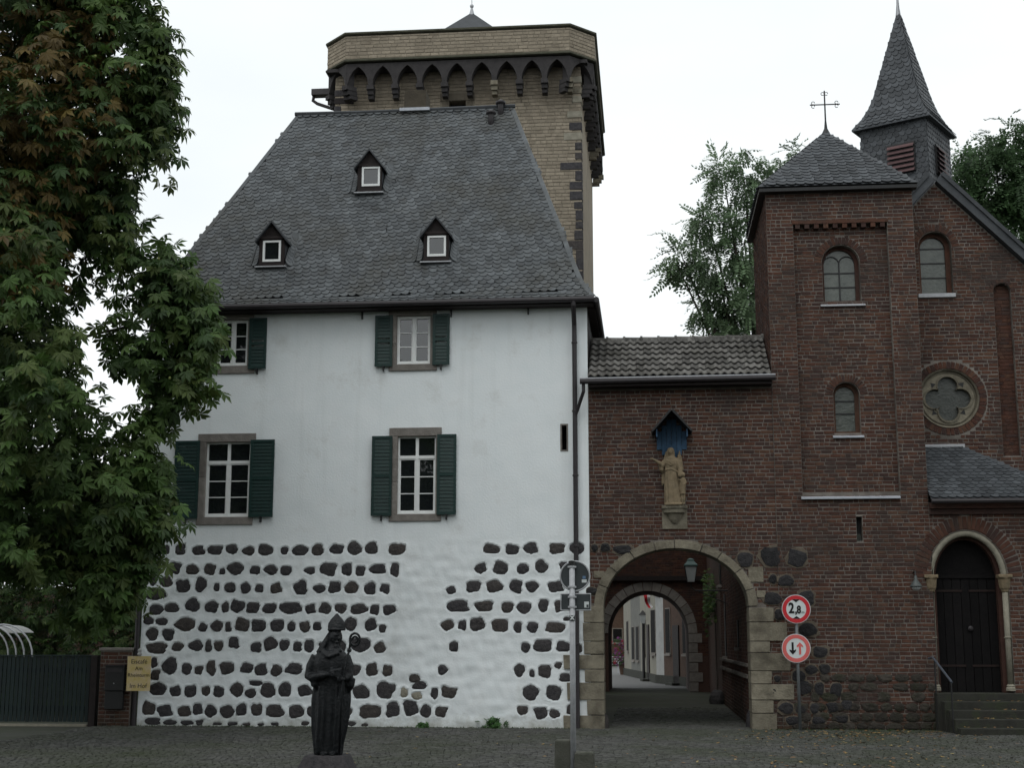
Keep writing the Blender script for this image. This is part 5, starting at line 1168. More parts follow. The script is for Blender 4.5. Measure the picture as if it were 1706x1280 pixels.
for px, py, z0 in ((160, 120, 7), (230, 200, 6.5), (310, 560, 4.6), (200, 850, 3.4), (120, 980, 3.2), (40, 60, 8), (60, 700, 4)):
    e = P(px, py, -5.6); b = Vector((TB.x, TB.y, z0)); mid = (b + e) / 2 + Vector((0, .2, .9 if px > 300 else .5)); MB().tube([b, mid, e * .6 + mid * .4 + Vector((0, 0, .25)), e], [.08, .04, .02, .006], 7).build('limb', M_BARK, tree, smooth=True)
inn = []                                                         # deeper leaves that close the crown
while len(inn) < 5200:
    py = rT.uniform(-200, 960); px = rT.uniform(-170, xr_of(py) - 45)
    if 385 < py < 770 and px > 118: continue
    if any(((px - g_[0]) / (g_[2] + 26)) ** 2 + ((py - g_[1]) / (g_[3] + 26)) ** 2 < 1 for g_ in GAPS): continue
    inn.append(np.array(P(px, py, -5.2 + rT.uniform(-.7, 1.6))))
n = len(inn); ic = scatter('inner_crown', LOW, np.array(inn), rT.uniform(.34, .5, n), [leaf_frame(rT.normal(0, .6, 3) + np.array([0, -.6, 0]), rT, .8) for _ in range(n)], [GREENS[rT.integers(5)] * rT.uniform(.7, 1.1) for _ in range(n)], M_LEAF, tree); ic['kind'] = 'stuff'
husks = MB()                                                    # pale green conker husks
for n in range(160):
    c, px, py = clumps[rT.integers(len(clumps))]; q = c + rT.normal(0, .16, 3) + np.array([0, -.12, 0]); husks.lathe([(.005, -.024), (.018, -.014), (.024, .002), (.016, .018), (.004, .025)], q, 6)
husks.build('husks', mat('conker_husk', (.13, .16, .045), (.19, .21, .07), .7, 20), tree, kind='stuff')

# ================================================================== FEATHERY TREES BEHIND THE GATE AND THE CHAPEL
def back_tree(name, label, ells, Y, base, seed, tint, dens=26, lsz=(.42, .75), crown_only=None):
    r = np.random.default_rng(seed); t = thing(name, base, label, 'tree', 'trees behind the chapel and gate'); pos, size, frm, tin = [], [], [], []
    for px, py, rx, ry in ells:
        c = np.array(P(px, py, Y)); s = (P(px + 50, py, Y).x - P(px, py, Y).x) / 50; rx, ry = rx * s, ry * s
        nb = max(3, int(dens * rx * ry / .9))
        for _ in range(nb):
            d = r.normal(0, 1, 3); d /= np.linalg.norm(d); q = c + d * np.array([rx, (rx + ry) / 2, ry]) * r.uniform(.45, 1.0); tc0 = tint * r.uniform(.7, 1.35)
            for k in range(9):
                p = q + r.normal(0, .16, 3); pos.append(p); size.append(r.uniform(*lsz)); frm.append(leaf_frame(d * .8 + r.normal(0, .4, 3), r, r.uniform(.2, .9))); tin.append(tc0 * r.uniform(.8, 1.25))
        b = Vector(base); top = Vector(c)
        MB().tube([Vector((b.x, b.y, top.z * .45)), (top + Vector((b.x, b.y, top.z * .5))) / 2 + Vector((0, 0, .3)), top], [.12, .06, .015], 6).build('limb', M_BARK, t, smooth=True)
    cr0 = scatter('crown', PIN, np.array(pos), size, frm, tin, M_LEAF, t); cr0['kind'] = 'stuff'
    MB().tube([base, Vector(base) + Vector((.1, 0, 4)), Vector(base) + Vector((0, 0, 9)), Vector(base) + Vector((.2, 0, 12))], [.35, .27, .18, .05], 10).build('trunk', M_BARK, t, smooth=True)
    return t
YB = 17.0
bA = P(1235, 560, YB)
back_tree('robinia_tree', 'loose light green feathery tree between the tile roof and the chapel tower',
          [(1206, 300, 26, 32), (1180, 370, 30, 26), (1135, 425, 26, 20), (1190, 440, 40, 32), (1240, 400, 36, 60), (1175, 500, 22, 30), (1210, 530, 34, 24), (1250, 500, 30, 50), (1300, 268, 26, 14), (1335, 258, 22, 12), (1280, 330, 20, 40), (1240, 300, 22, 30), (1128, 440, 14, 10), (1225, 560, 30, 24)],
          YB, (bA.x + .6, YB, 0), 61, np.array((.115, .175, .095)), 34)
bB = P(1640, 400, YB)
back_tree('robinia_tree', 'dense dark green tree rising to the right of the spire',
          [(1620, 270, 34, 34), (1680, 235, 26, 24), (1650, 310, 50, 46), (1700, 300, 40, 60), (1610, 330, 30, 36), (1690, 390, 50, 46), (1740, 330, 50, 80), (1655, 250, 30, 24), (1705, 218, 20, 14)],
          YB, (bB.x + 1, YB, 0), 62, np.array((.058, .105, .045)), 40)

# ================================================================== LEFT YARD: gate, pier, letterbox, cafe sign, hoop shelter, hedge
yard_gate = thing('yard_gate', (-12.6, 0, 0), 'dark green plank gate at the foot of the chestnut', 'gate')
gz1 = P(75, 1094, .05).z; gz0 = P(75, 1228, .0).z; gx0, gx1 = P(-60, 1150, .05).x, P(149, 1150, .05).x; npl = 30
for k in range(npl):
    a = gx0 + (gx1 - gx0) * k / npl; b = gx0 + (gx1 - gx0) * (k + 1) / npl; r = random.Random(k)
    MB().box(a + .008, b - .008, .05 + r.uniform(0, .004), .075, .08 + r.uniform(0, .01), gz1 - r.uniform(0, .006)).build('plank', M_GATEGREEN, yard_gate)
for z in (.35, 1.1): MB().box(gx0, gx1, .0755, .12, z - .05, z + .05).build('rail', M_GATEGREEN, yard_gate)
MB().box(gx0, gx1 + .02, .03, .11, gz1, gz1 + .025).build('top_rail', M_GATEGREEN, yard_gate)
MB().box(gx0, gx1, -.02, .14, 0.0, .045).build('sill_strip', M_PALESTONE, yard_gate)
MB().box(gx1 + .03, gx1 + .16, -.02, .15, 0, gz1 + .02).build('gate_post', M_WOODDARK, yard_gate)
pier = thing('brick_pier', (-10.8, 0, 0), 'low dark brick pier between the green gate and the white house', 'pier')
ppx0, ppx1 = P(165, 1150, -.1).x, HX0 - .13; pzt = P(205, 1080, -.1).z
MB().box(ppx0, ppx1, -.1, .3, 0, pzt - .06).build('core', M_MORTAR, pier); MB().box(ppx0 - .03, ppx1 + .02, -.14, .34, pzt - .059, pzt).build('cap', M_TRACH, pier, bevel=.01)
pieces(pier, courses((0, -.1, 0), (1, 0, 0), (.01, pzt - .06), lambda a, b: [(ppx0, ppx1)], seed=71), UB, M_BRICK, 'brick', 'brickwork', 300)
lb = thing('letterbox', (P(190, 1150, -.15).x, -.2, 1.0), 'black metal letterbox on the brick pier', 'letterbox')
x0, x1, z0, z1 = R2(174, 1110, 206, 1183, -.2); zm = z0 + (z1 - z0) * .42
MB().box(x0, x1, -.22, -.11, zm + .005, z1).build('post_box', M_BLACK, lb, bevel=.012); MB().box(x0 + .01, x1 - .01, -.20, -.11, z0, zm).build('newspaper_holder', M_BLACK, lb, bevel=.012)
MB().box(x0 - .012, x1 + .012, -.245, -.11, z1 + .001, z1 + .02).build('flap', M_DARKMETAL, lb); MB().box(x0 + .04, x1 - .04, -.226, -.2205, z1 - .13, z1 - .05).build('slot', M_DARKMETAL, lb)
MB().lathe([(.012, 0), (.012, -.008)], ((x0 + x1) / 2, -.222, zm + .15), 10, 'y').build('lock', M_ZINC, lb)
cs = thing('cafe_sign', (P(232, 1150, -.2).x, -.2, .8), 'yellow handwritten card advertising an ice cream cafe beside the house corner', 'sign')
x0, x1, z0, z1 = R2(212, 1094, 251, 1152, -.22)
MB().box(x0, x1, -.235, -.22, z0, z1).build('board', M_YELLOWSIGN, cs)
MB().box(x0 + .05, x0 + .09, -.219, -.12, z0 + .1, z0 + .14).build('fixing', M_BLACK, cs)
for k, (t, sz) in enumerate((('Eiscafé', .125), ('Am', .11), ('Rheinturm', .105), ('Im Hof', .125))):
    text_mesh(t, sz, ((x0 + x1) / 2, -.2365, z1 - (z1 - z0) * (.16, .36, .55, .86)[k]), M_SIGNB, 'lettering', cs, 1.0, .001, .0)
orn = MB()
for dx, dz_, q in ((-.05, .05, .04), (.05, .05, .04), (0, .11, .045), (0, .04, .05)): orn.lathe([(.004, -q), (q * .8, -q * .5), (q, 0), (q * .8, q * .5), (.004, q)], ((x0 + x1) / 2, -.23, z1 + dz_), 8)
merge_voxel(orn, 'ornament', M_OFFW, cs, .012, 2)
hs_ = thing('hoop_shelter', (-13.6, 1.6, 0), 'round metal hoops and pale cover of a shelter behind the green gate', 'shelter')
for k in range(4):
    y = 1.2 + k * .8; c = P(2 - 12 * k, 1095, y); MB().tube([(c.x + .68 * math.cos(t), y, 1.35 + .68 * math.sin(t)) for t in [PI * j / 14 for j in range(15)]], .02, 6).build('hoop', M_ZINC, hs_)
for k in range(3):
    y = 1.25 + k * .8; c = P(2 - 12 * k, 1095, y); v1 = [(c.x + .67 * math.cos(t), y, 1.35 + .67 * math.sin(t)) for t in [PI * (.28 + .22 * j / 5) for j in range(6)]]
    MB().add(v1 + [(x, y + .6, z) for x, _, z in v1] + [(x, y, z - .01) for x, _, z in v1] + [(x, y + .6, z - .01) for x, _, z in v1], [(j, j + 1, j + 7, j + 6) for j in range(5)] + [(j + 12, j + 18, j + 19, j + 13) for j in range(5)] + [(j, j + 12, j + 13, j + 1) for j in range(5)]).build('cover', M_OFFW, hs_, smooth=True)
def hedge(name, label, x0, x1, Y, z1, seed, n):
    r = np.random.default_rng(seed); t = thing(name, ((x0 + x1) / 2, Y, 0), label, 'hedge'); pos = np.stack([r.uniform(x0, x1, n), Y + r.normal(0, .7, n), z1 * r.random(n) * (1 + .12 * np.sin(np.arange(n)))], 1)
    o = scatter('foliage', LOW, pos, r.uniform(.2, .34, n), [leaf_frame((r.normal(0, .3), -.8, .1), r, .5) for _ in range(n)], [GREENS[r.integers(5)] * r.uniform(.7, 1.1) for _ in range(n)], M_LEAF, t); o['kind'] = 'stuff'
    for k in range(5): xx = x0 + (x1 - x0) * (k + .5) / 5; MB().tube([(xx, Y + .2, 0), (xx + .1, Y + .2, z1 * .5), (xx, Y + .2, z1 * .85)], [.07, .05, .02], 6).build('stem', M_BARK, t)
hedge('hedge', 'dark leafy hedge behind the green gate under the chestnut', -18.5, -10.25, 5.2, 4.3, 81, 11000)

gwl = thing('garden_wall', (-20, 9, 0), 'dark garden wall half hidden behind the hedge on the left', 'wall')
MB().box(-34, HX0 - .05, 9.0, 9.4, 0, 3.0).build('wall', M_BROWNR, gwl); MB().box(-34, HX0 - .05, 8.94, 9.46, 3.0, 3.08).build('coping', M_TRACH, gwl)

# ================================================================== COURTYARD, INNER GATE AND STREET SEEN THROUGH THE ARCH
M_BRICKTEX = mat('old_wall_brick', (.060, .036, .030), (.10, .058, .045), .92, 8, .6, 30, moss=((.035, .035, .026), .8, .5, .8), stretch=(1, 3, 8))
cw = thing('courtyard_wall', (2.1, 10, 0), 'dark brick side wall of the passage seen inside the archway', 'wall')
cwx = P(1252, 1180, .8).x
MB().box(cwx, cwx + .5, .76, 20.9, 0, 5.6).build('wall', M_BRICKTEX, cw)
ui = []; rr2 = random.Random(12)
for it in courses((cwx, 12.0, 0), (0, -1, 0), (.0, 3.9), lambda a, b: [(0, 11.2)], seed=73, proud=.006): ui.append(it)
pieces(cw, ui, UB, M_BRICK, 'brick', 'brickwork', 300, key=lambda it: -it[1][1])
for z0_, z1_ in ((.95, 1.02), (1.18, 1.24)): MB().box(cwx - .07, cwx + .01, .9, 12, z0_, z1_).build('ledge', M_MORTAR, cw)
for yy, z0_, z1_, wd in ((4.2, 1.55, 2.15, .25), (9.5, 1.3, 2.9, .5), (11.5, 3.2, 4.2, .7)):
    MB().box(cwx - .03, cwx + .02, yy - wd / 2, yy + wd / 2, z0_, z1_).build('window', M_BLACK, cw); MB().box(cwx - .10, cwx + .02, yy - wd / 2 - .06, yy + wd / 2 + .06, z0_ - .07, z0_ - .001).build('window_sill', M_TRACH, cw)
ivy = thing('ivy_plant', (cwx - .1, 13.2, 1.2), 'green climbing plant on the passage wall near the inner arch', 'plant')
rI = np.random.default_rng(9); n = 220; ip = np.stack([cwx - rI.uniform(.02, .35, n), rI.normal(14.6, .5, n), rI.normal(2.9, .35, n)], 1)
scatter('foliage', PAL, ip, rI.uniform(.10, .2, n), [leaf_frame((-1, -.5, .1), rI, .5) for _ in range(n)], [GREENS[rI.integers(5)] * rI.uniform(1.0, 1.5) for _ in range(n)], M_LEAF, ivy)['kind'] = 'stuff'
MB().tube([(cwx - .02, 14.6, 0), (cwx - .04, 14.6, 2), (cwx - .05, 14.7, 3.8)], [.02, .015, .006], 6).build('stem', M_BARK, ivy)
ig = thing('inner_gate', (0, 21.2, 0), 'dark inner gate wall with a second round arch', 'gatehouse')
ix0, ix1 = -1.42, P(1148, 1100, 21).x; isp, iri = 1.95, P(1085, 985, 21).z - 1.95
MB().plate([(-3.2, -.1), (cwx + .6, -.1), (cwx + .6, 6.6), (-3.2, 6.6)], [arch_pts(ix0, ix1, -.05, isp, iri, 24)], 21.0, 25.4).build('wall', M_BRICKTEX, ig)
igc = arch_cut(ix0 - .31, ix1 + .31, -1, isp, iri + .31)
pieces(ig, courses((0, 21.0, 0), (1, 0, 0), (1.2, 5.0), lambda a, b: minus([(-1.5, cwx)], igc(a, b)), seed=74, proud=.01), UB, M_BRICK, 'brick', 'brickwork', 300)
for i in range(15):
    t0, t1 = PI * i / 15 + .008, PI * (i + 1) / 15 - .008; a, b = (ix1 - ix0) / 2, iri; c = (ix0 + ix1) / 2
    MB().prism([(c + a * math.cos(t0), isp + b * math.sin(t0)), (c + a * math.cos((t0 + t1) / 2), isp + b * math.sin((t0 + t1) / 2)), (c + a * math.cos(t1), isp + b * math.sin(t1)), (c + (a + .3) * math.cos(t1), isp + (b + .3) * math.sin(t1)), (c + (a + .3) * math.cos(t0), isp + (b + .3) * math.sin(t0))], 20.95, 21.05).build('voussoir', M_TRACH, ig)
for k in range(6): MB().box(ix1, ix1 + (.45 if k % 2 else .3), 20.955, 21.04, k * isp / 6 + .01, (k + 1) * isp / 6 - .01).build('jamb_stone', M_TRACH, ig, bevel=.015)
MB().box(-3, cwx + .5, 20.8, 20.99, P(1128, 963, 20.9).z - .1, P(1128, 963, 20.9).z + .05).build('beam', M_WOODDARK, ig)
# lantern on its bracket
ln = thing('street_lantern', (1.2, 8, 2.6), 'green topped glass lantern on an iron bracket inside the archway', 'lantern')
lc = P(1151, 957, 8.0); u_ = .5 / 32
lt, lbt = P(1151, 944, 8).z, P(1151, 970, 8).z
LG = loft(MB(), [[Vector((lc.x + s * .09, 8 + t * .09, lbt)) for s, t in ((-1, -1), (1, -1), (1, 1), (-1, 1))], [Vector((lc.x + s * .15, 8 + t * .15, lt)) for s, t in ((-1, -1), (1, -1), (1, 1), (-1, 1))]]).build('glass', M_LAMPGLASS, ln)
loft(MB(), [[Vector((lc.x + s * q, 8 + t * q, z)) for s, t in ((-1, -1), (1, -1), (1, 1), (-1, 1))] for q, z in ((.17, lt + .002), (.17, lt + .03), (.09, lt + .12), (.08, lt + .17), (.02, lt + .2))]).build('hood', M_LAMPGREEN, ln)
for s in (-1, 1):
    for t in (-1, 1): MB().tube([(lc.x + s * .092, 8 + t * .092, lbt), (lc.x + s * .153, 8 + t * .153, lt)], .010, 5).build('frame_bar', M_BLACK, ln)
MB().tube([(lc.x, 8, lbt), (lc.x, 8, lbt - .12), (lc.x + .1, 8, lbt - .22), (cwx, 8, lbt - .22)], .016, 6).build('bracket', M_BLACK, ln)
MB().tube([(lc.x + .15, 8, lbt - .22), (cwx - .02, 8, lbt - .55)], .012, 6).build('bracket_stay', M_BLACK, ln)
# street houses
def street_house(label, A, B, h, m_, wins, roofm=None, door=None, shut=None):
    A, B = Vector(A), Vector(B); u = (B - A); Lw = u.length; u = u / Lw; n_ = Vector((-u.y, u.x, 0)); t = thing('street_house', A, label, 'house', 'houses along the street beyond the gate')   # n_: towards the street
    def bx(x0, x1, d0, d1, z0, z1, nm, mm, par=None):
        c = A + u * ((x0 + x1) / 2) + n_ * ((d0 + d1) / 2) + UZ * ((z0 + z1) / 2); return MB().obox(c, u, n_, x1 - x0, d1 - d0, z1 - z0).build(nm, mm, par or t)
    bx(0, Lw, -5, 0, 0, h, 'wall', m_)
    bx(-.02, Lw + .02, -.0, .05, 0, .35, 'plinth', M_STEP)
    r0, r1 = A + n_ * .3 + UZ * (h + .002), B + n_ * .3 + UZ * (h + .002); q0, q1 = A - n_ * 2.5 + UZ * (h + 2.6), B - n_ * 2.5 + UZ * (h + 2.6); s0, s1 = A - n_ * 5.2 + UZ * (h + .002), B - n_ * 5.2 + UZ * (h + .002)
    MB().add([r0, r1, q1, q0, s0, s1], [(0, 1, 2, 3), (3, 2, 5, 4), (0, 3, 4), (1, 5, 2), (0, 4, 5, 1)]).build('roof', roofm or M_SLATED, t)
    for x0, x1, z0, z1 in wins:
        W = bx(x0, x1, 0, .03, z0, z1, 'window', M_TRACH); bx(x0 + .04, x1 - .04, .03, .04, z0 + .04, z1 - .04, 'pane', M_DOOR, W); bx(x0 - .05, x1 + .05, 0, .08, z0 - .08, z0 - .001, 'window_sill', M_TRACH)
    if door: D = bx(door[0], door[1], 0, .05, .1, door[2], 'door', M_WOODDARK); bx(door[0] - .1, door[1] + .1, .0, .35, 0, .1, 'doorstep', M_STEP)
    if shut:
        for x0, x1, z0, z1 in wins:
            for a, b in ((x0 - .32, x0 - .02), (x1 + .02, x1 + .32)): bx(a, b, 0, .05, z0, z1, 'shutter', shut)
    return t
P0 = Vector((1.75, 25.5, 0)); P1 = Vector((P(1107, 1140, 30).x, 30, 0)); P2 = Vector((P(1094, 1130, 31).x, 31, 0)); P3 = Vector((P(1068, 1120, 38).x, 38, 0)); P4 = Vector((P(1052, 1118, 42).x, 42.0, 0)); P5 = Vector((P(1040, 1112, 46).x, 46.0, 0))
street_house('brown brick street house with tall dark windows nearest the inner arch', P0, P1, 6.5, M_BROWNR, [(1.2, 1.9, 1.2, 3.0), (3.6, 4.3, 1.2, 3.0), (5.8, 6.5, 1.2, 3.0), (1.2, 1.9, 4, 5.6), (3.6, 4.3, 4, 5.6), (5.8, 6.5, 4, 5.6)], None, (2.4, 3.2, 2.3))
street_house('narrow whitewashed house front next to the brown brick one', P1 + Vector((.0, .05, 0)), P2, 6.8, M_OFFW, [(.35, .95, 3.6, 4.8)], None, None)
street_house('cream house with arched doorway in the middle of the street', P2 + Vector((0, .05, 0)), P3, 6.2, M_CREAM, [(1.0, 1.8, 1.1, 2.6), (4.6, 5.4, 1.1, 2.6), (1.0, 1.8, 3.9, 5.2), (4.6, 5.4, 3.9, 5.2)], None, (2.7, 3.6, 2.4))
street_house('grey street house with dark shopfront', P3 + Vector((0, .05, 0)), P4, 7.0, M_GREYR, [(.6, 1.6, .8, 2.4), (2.4, 3.4, .8, 2.4), (.6, 1.6, 3.9, 5.2), (2.4, 3.4, 3.9, 5.2)], None, None)
street_house('tall cream corner house where the street bends', P4 + Vector((0, .05, 0)), P5, 7.5, M_CREAM, [(1.2, 2.1, 1.2, 2.7), (1.2, 2.1, 4.0, 5.4)], None, None)
fh0 = street_house('pale yellow half timbered house with red roof closing the street', Vector((2.0, 66, 0)), Vector((-1.55, 66.02, 0)) , 5.4, M_YELLOWR, [(2.4, 3.0, 3.2, 4.3)], mat('red_roof', (.16, .06, .04), (.22, .085, .055), .9, 8))
for x in (-1.5, -1.05, -.45):
    MB().box(x - .06, x + .06, 65.94, 65.995, 2.2, 5.4).build('timber', M_WOODDARK, fh0)
for z in (2.25, 3.1, 4.6, 5.3): MB().box(-1.52, 1.9, 65.945, 65.99, z - .06, z + .06).build('timber', M_WOODDARK, fh0)
for s in (1, -1): MB().tube([(-1.45 if s > 0 else -.5, 65.96, 2.3), (-.5 if s > 0 else -1.45, 65.96, 3.1)], .05, 4).build('brace', M_WOODDARK, fh0)
street_house('red roofed far house at the left end of the street', Vector((-1.6, 72, 0)), Vector((-6.5, 72.01, 0)), 4.2, M_BROWNR, [(.3, 1.0, 1.6, 2.6)], MATS['red_roof'])
fl = thing('flag', (.3, 33, 3.4), 'red and white flag hanging over the street beyond the inner arch', 'flag')
fa_ = P(1068, 985, 29); fb = P(1080, 1014, 29); base = P(1090, 1000, 29)
def flag_strip(o0, o1, mm, nm):
    n = 10; vs_ = []
    for k in range(n):
        t = k / (n - 1); c = Vector(fa_).lerp(fb, t) + Vector((.03 * math.sin(t * 7), .06 * math.sin(t * 9 + 1), 0)); wv = Vector((.30, .1, .06)) * (1 - .45 * t)
        vs_ += [c + wv * o0, c + wv * o1, c + wv * o0 + Vector((0, .012, 0)), c + wv * o1 + Vector((0, .012, 0))]
    MB().add(vs_, [(4 * k, 4 * k + 1, 4 * k + 5, 4 * k + 4) for k in range(n - 1)] + [(4 * k + 2, 4 * k + 6, 4 * k + 7, 4 * k + 3) for k in range(n - 1)]).build(nm, mm, fl, smooth=True)
flag_strip(0, .5, M_FLAGR, 'red_stripe'); flag_strip(.5, 1.0, M_FLAGW, 'white_stripe')
MB().tube([Vector(fa_) + Vector((-.05, 0, .02)), Vector(fa_) + Vector((.75, .3, -.25))], .02, 6).build('pole', M_WOODDARK, fl)
sl_l = thing('street_lantern', (.0, 36, 2), 'small glass lantern beside the grey house in the street', 'lantern')
c = P(1071, 1030, 35.5); loft(MB(), [[Vector((c.x + s * q, 35.5 + t * q, c.z + z)) for s, t in ((-1, -1), (1, -1), (1, 1), (-1, 1))] for q, z in ((.09, -.25), (.15, .12))]).build('glass', M_LAMPGLASS, sl_l)
loft(MB(), [[Vector((c.x + s * q, 35.5 + t * q, c.z + z)) for s, t in ((-1, -1), (1, -1), (1, 1), (-1, 1))] for q, z in ((.17, .122), (.08, .25), (.02, .32))]).build('hood', M_BLACK, sl_l)
MB().tube([(c.x, 35.5, c.z - .25), (c.x, 35.5, 0)], [.05, .07], 8).build('post', M_BLACK, sl_l)
for k, (px, py) in enumerate(((1024, 1122), (1036, 1122))):
    q = G(px, py); ch = thing('bistro_chair', q, ['pale metal bistro chair, left one at the end of the street', 'pale metal bistro chair, right one at the end of the street'][k], 'chair', 'chairs at the end of the street')
    MB().box(q.x - .22, q.x + .22, q.y - .22, q.y + .22, .44, .47).build('seat', M_LEADSHEET, ch)
    for s in (-1, 1):
        for t in (-1, 1): MB().tube([(q.x + s * .2, q.y + t * .2, 0), (q.x + s * .2, q.y + t * .2, .44 if t < 0 else .88)], .014, 6).build('leg', M_LEADSHEET, ch)
    for z in (.62, .74, .86): MB().box(q.x - .2, q.x + .2, q.y + .19, q.y + .21, z - .025, z + .025).build('back_slat', M_LEADSHEET, ch)
fp = thing('flower_tub', G(1040, 1125), 'tub of purple and red flowers beside the bistro chairs', 'plant')
q = G(1040, 1125); MB().lathe([(.2, 0), (.28, .5), (.3, .5), (.3, .55), (.1, .56)], q, 14).build('tub', M_BROWNR, fp)
n = 220; qp = np.array(q) + np.stack([rI.normal(0, .28, n), rI.normal(0, .28, n), rI.uniform(.5, 1.9, n)], 1)
scatter('foliage', PAL, qp, rI.uniform(.15, .26, n), [leaf_frame(rI.normal(0, 1, 3), rI, .2) for _ in range(n)], [np.array([(.16, .03, .14), (.25, .03, .04), (.04, .07, .025), (.03, .06, .02)][rI.integers(4)]) for _ in range(n)], M_LEAF, fp)['kind'] = 'stuff'

# ================================================================== SAINT IN THE NICHE
sv0 = 1 / 5.82; sS = P(1130, 760, -.2).x - P(1129, 760, -.2).x          # metres per photo pixel at the wall
sa = thing('saint_statue', BRTOP, 'ochre sandstone winged saint with a child, arm stretched out, above the archway', 'statue')
u = sS / 5.82; ox = BRTOP.x; oy = BRTOP.y
def SP(zx, zy, dy=0.0): return Vector((ox + (zx - 240) * u, oy + dy, BRTOP.z + (985 - zy) * u))
def body_loft(mb, rings, n=40, folds=9, amp=.0, seed=0):
    """rings: (centre, half width, half depth, fold amount)"""
    k = len(mb.v); r = random.Random(seed); phs = [r.uniform(0, 6.28) for _ in range(3)]
    for c, a, b, fa0 in rings:
        c = Vector(c)
        for j in range(n):
            t = 2 * PI * j / n; w_ = 1 + fa0 * (.6 * math.sin(folds * t + phs[0] + c.z * 1.3) + .4 * math.sin((folds * 1.7) // 1 * t + phs[1] - c.z * 2))
            mb.v.append((c.x + a * math.cos(t) * w_, c.y + b * math.sin(t) * w_, c.z))
    for i in range(len(rings) - 1): mb.f += [(k + i * n + j, k + i * n + (j + 1) % n, k + (i + 1) * n + (j + 1) % n, k + (i + 1) * n + j) for j in range(n)]
    mb.f += [tuple(range(k + n - 1, k - 1, -1)), tuple(range(k + (len(rings) - 1) * n, k + len(rings) * n))]
def ellip(mb, c, rx, ry, rz, n=14): 
    k = len(mb.v); c = Vector(c)
    for i in range(1, 8):
        p = PI * i / 8
        for j in range(n): t = 2 * PI * j / n; mb.v.append((c.x + rx * math.sin(p) * math.cos(t), c.y + ry * math.sin(p) * math.sin(t), c.z + rz * math.cos(p)))
    for i in range(6): mb.f += [(k + i * n + j, k + (i + 1) * n + j, k + (i + 1) * n + (j + 1) % n, k + i * n + (j + 1) % n) for j in range(n)]
    mb.f += [tuple(range(k, k + n)), tuple(range(k + 6 * n + n - 1, k + 6 * n - 1, -1))]
sb = MB()
body_loft(sb, [(SP(235, 985), 95 * u, 62 * u, .0), (SP(235, 968), 95 * u, 60 * u, .0), (SP(232, 960), 84 * u, 52 * u, .10), (SP(228, 860), 80 * u, 48 * u, .11), (SP(222, 760), 76 * u, 44 * u, .09), (SP(218, 680), 70 * u, 42 * u, .07), (SP(215, 640), 66 * u, 40 * u, .04), (SP(218, 590), 74 * u, 44 * u, .05), (SP(222, 545), 76 * u, 44 * u, .04), (SP(222, 520), 58 * u, 38 * u, .0), (SP(218, 505), 26 * u, 26 * u, 0), (SP(214, 470), 22 * u, 22 * u, 0)], 48, 11)
hd = SP(212, 458, -.01); ellip(sb, hd, 30 * u, 34 * u, 42 * u); ellip(sb, hd + Vector((.004, .012, .02)), 36 * u, 36 * u, 34 * u); ellip(sb, hd + Vector((-14 * u, -30 * u, -6 * u)), 5 * u, 8 * u, 10 * u, 8)
for s in (-1, 1): sb.tube([hd + Vector((s * 26 * u, .006, .01)), hd + Vector((s * 30 * u, .01, -40 * u)), hd + Vector((s * 24 * u, 0, -62 * u))], [14 * u, 13 * u, 9 * u], 8)
for s, xa, xb, zb, tip in ((-1, 168, 120, 800, 445), (1, 300, 335, 650, 440)):          # folded wings
    pts = [SP(xa - s * 0, tip, .06), SP(xa + s * 22, 520, .055), SP((xa + xb) / 2 + s * 20, 640, .05), SP(xb, zb, .05), SP(xb + -s * 34, zb - 40, .055), SP(xa - s * 22, 620, .05), SP(xa - s * 20, 500, .055)]
    k = len(sb.v); n = len(pts); sb.v += [tuple(p + Vector((0, -.035, 0))) for p in pts] + [tuple(p + Vector((0, .03, 0))) for p in pts]; sb.f += [tuple(k + i for i in range(n)), tuple(k + 2 * n - 1 - i for i in range(n))] + [(k + i, k + i + n, k + (i + 1) % n + n, k + (i + 1) % n) for i in range(n)]
    for q in range(4): sb.tube([SP(xa - s * 12 + s * q * 8, 500, .02), SP((xa + xb) / 2 - s * 14 + s * q * 10, 640, .015), SP(xb - s * 24 + s * q * 7, zb - 30, .015)], 6 * u, 6)
sb.tube([SP(160, 555, -.02), SP(118, 600, -.05), SP(105, 575, -.08), SP(75, 558, -.10), SP(48, 542, -.12)], [30 * u, 30 * u, 24 * u, 15 * u, 12 * u], 10)       # outstretched arm with sleeve
sb.tube([SP(118, 600, -.05), SP(120, 640, -.04), SP(128, 668, -.02)], [22 * u, 24 * u, 8 * u], 8)
hb = SP(42, 538, -.125); ellip(sb, hb, 15 * u, 9 * u, 10 * u, 8)
for q in range(4): sb.tube([hb, hb + Vector((-(16 + q % 2 * 3) * u, -.004 + q * .004, (8 - q * 4) * u)), hb + Vector((-(28 + (1, 4, 3, -2)[q]) * u, -.006 + q * .004, (12 - q * 6) * u))], [5 * u, 4 * u, 3 * u], 6)
sb.tube([hb, hb + Vector((-6 * u, -.01, 16 * u)), hb + Vector((-14 * u, -.012, 20 * u))], [4 * u, 4 * u, 3 * u], 6)
sb.tube([SP(280, 560, -.02), SP(304, 640, -.06), SP(296, 700, -.10), SP(300, 715, -.11)], [30 * u, 28 * u, 18 * u, 11 * u], 10)
for z, dx in ((545, 0), (560, 6), (575, -4)): sb.tube([SP(165, z - 5, -.06), SP(215 + dx, z + 22, -.095), SP(275, z, -.06)], 8 * u, 6)          # draped neckline
sb.tube([SP(150, 640, -.055), SP(215, 632, -.085), SP(290, 668, -.06)], 7 * u, 6)
body_loft(sb, [(SP(322, 880, -.06), 26 * u, 26 * u, .08), (SP(324, 790, -.06), 30 * u, 28 * u, .08), (SP(326, 730, -.06), 26 * u, 24 * u, .04), (SP(326, 715, -.06), 12 * u, 12 * u, 0)], 24, 6)      # the child
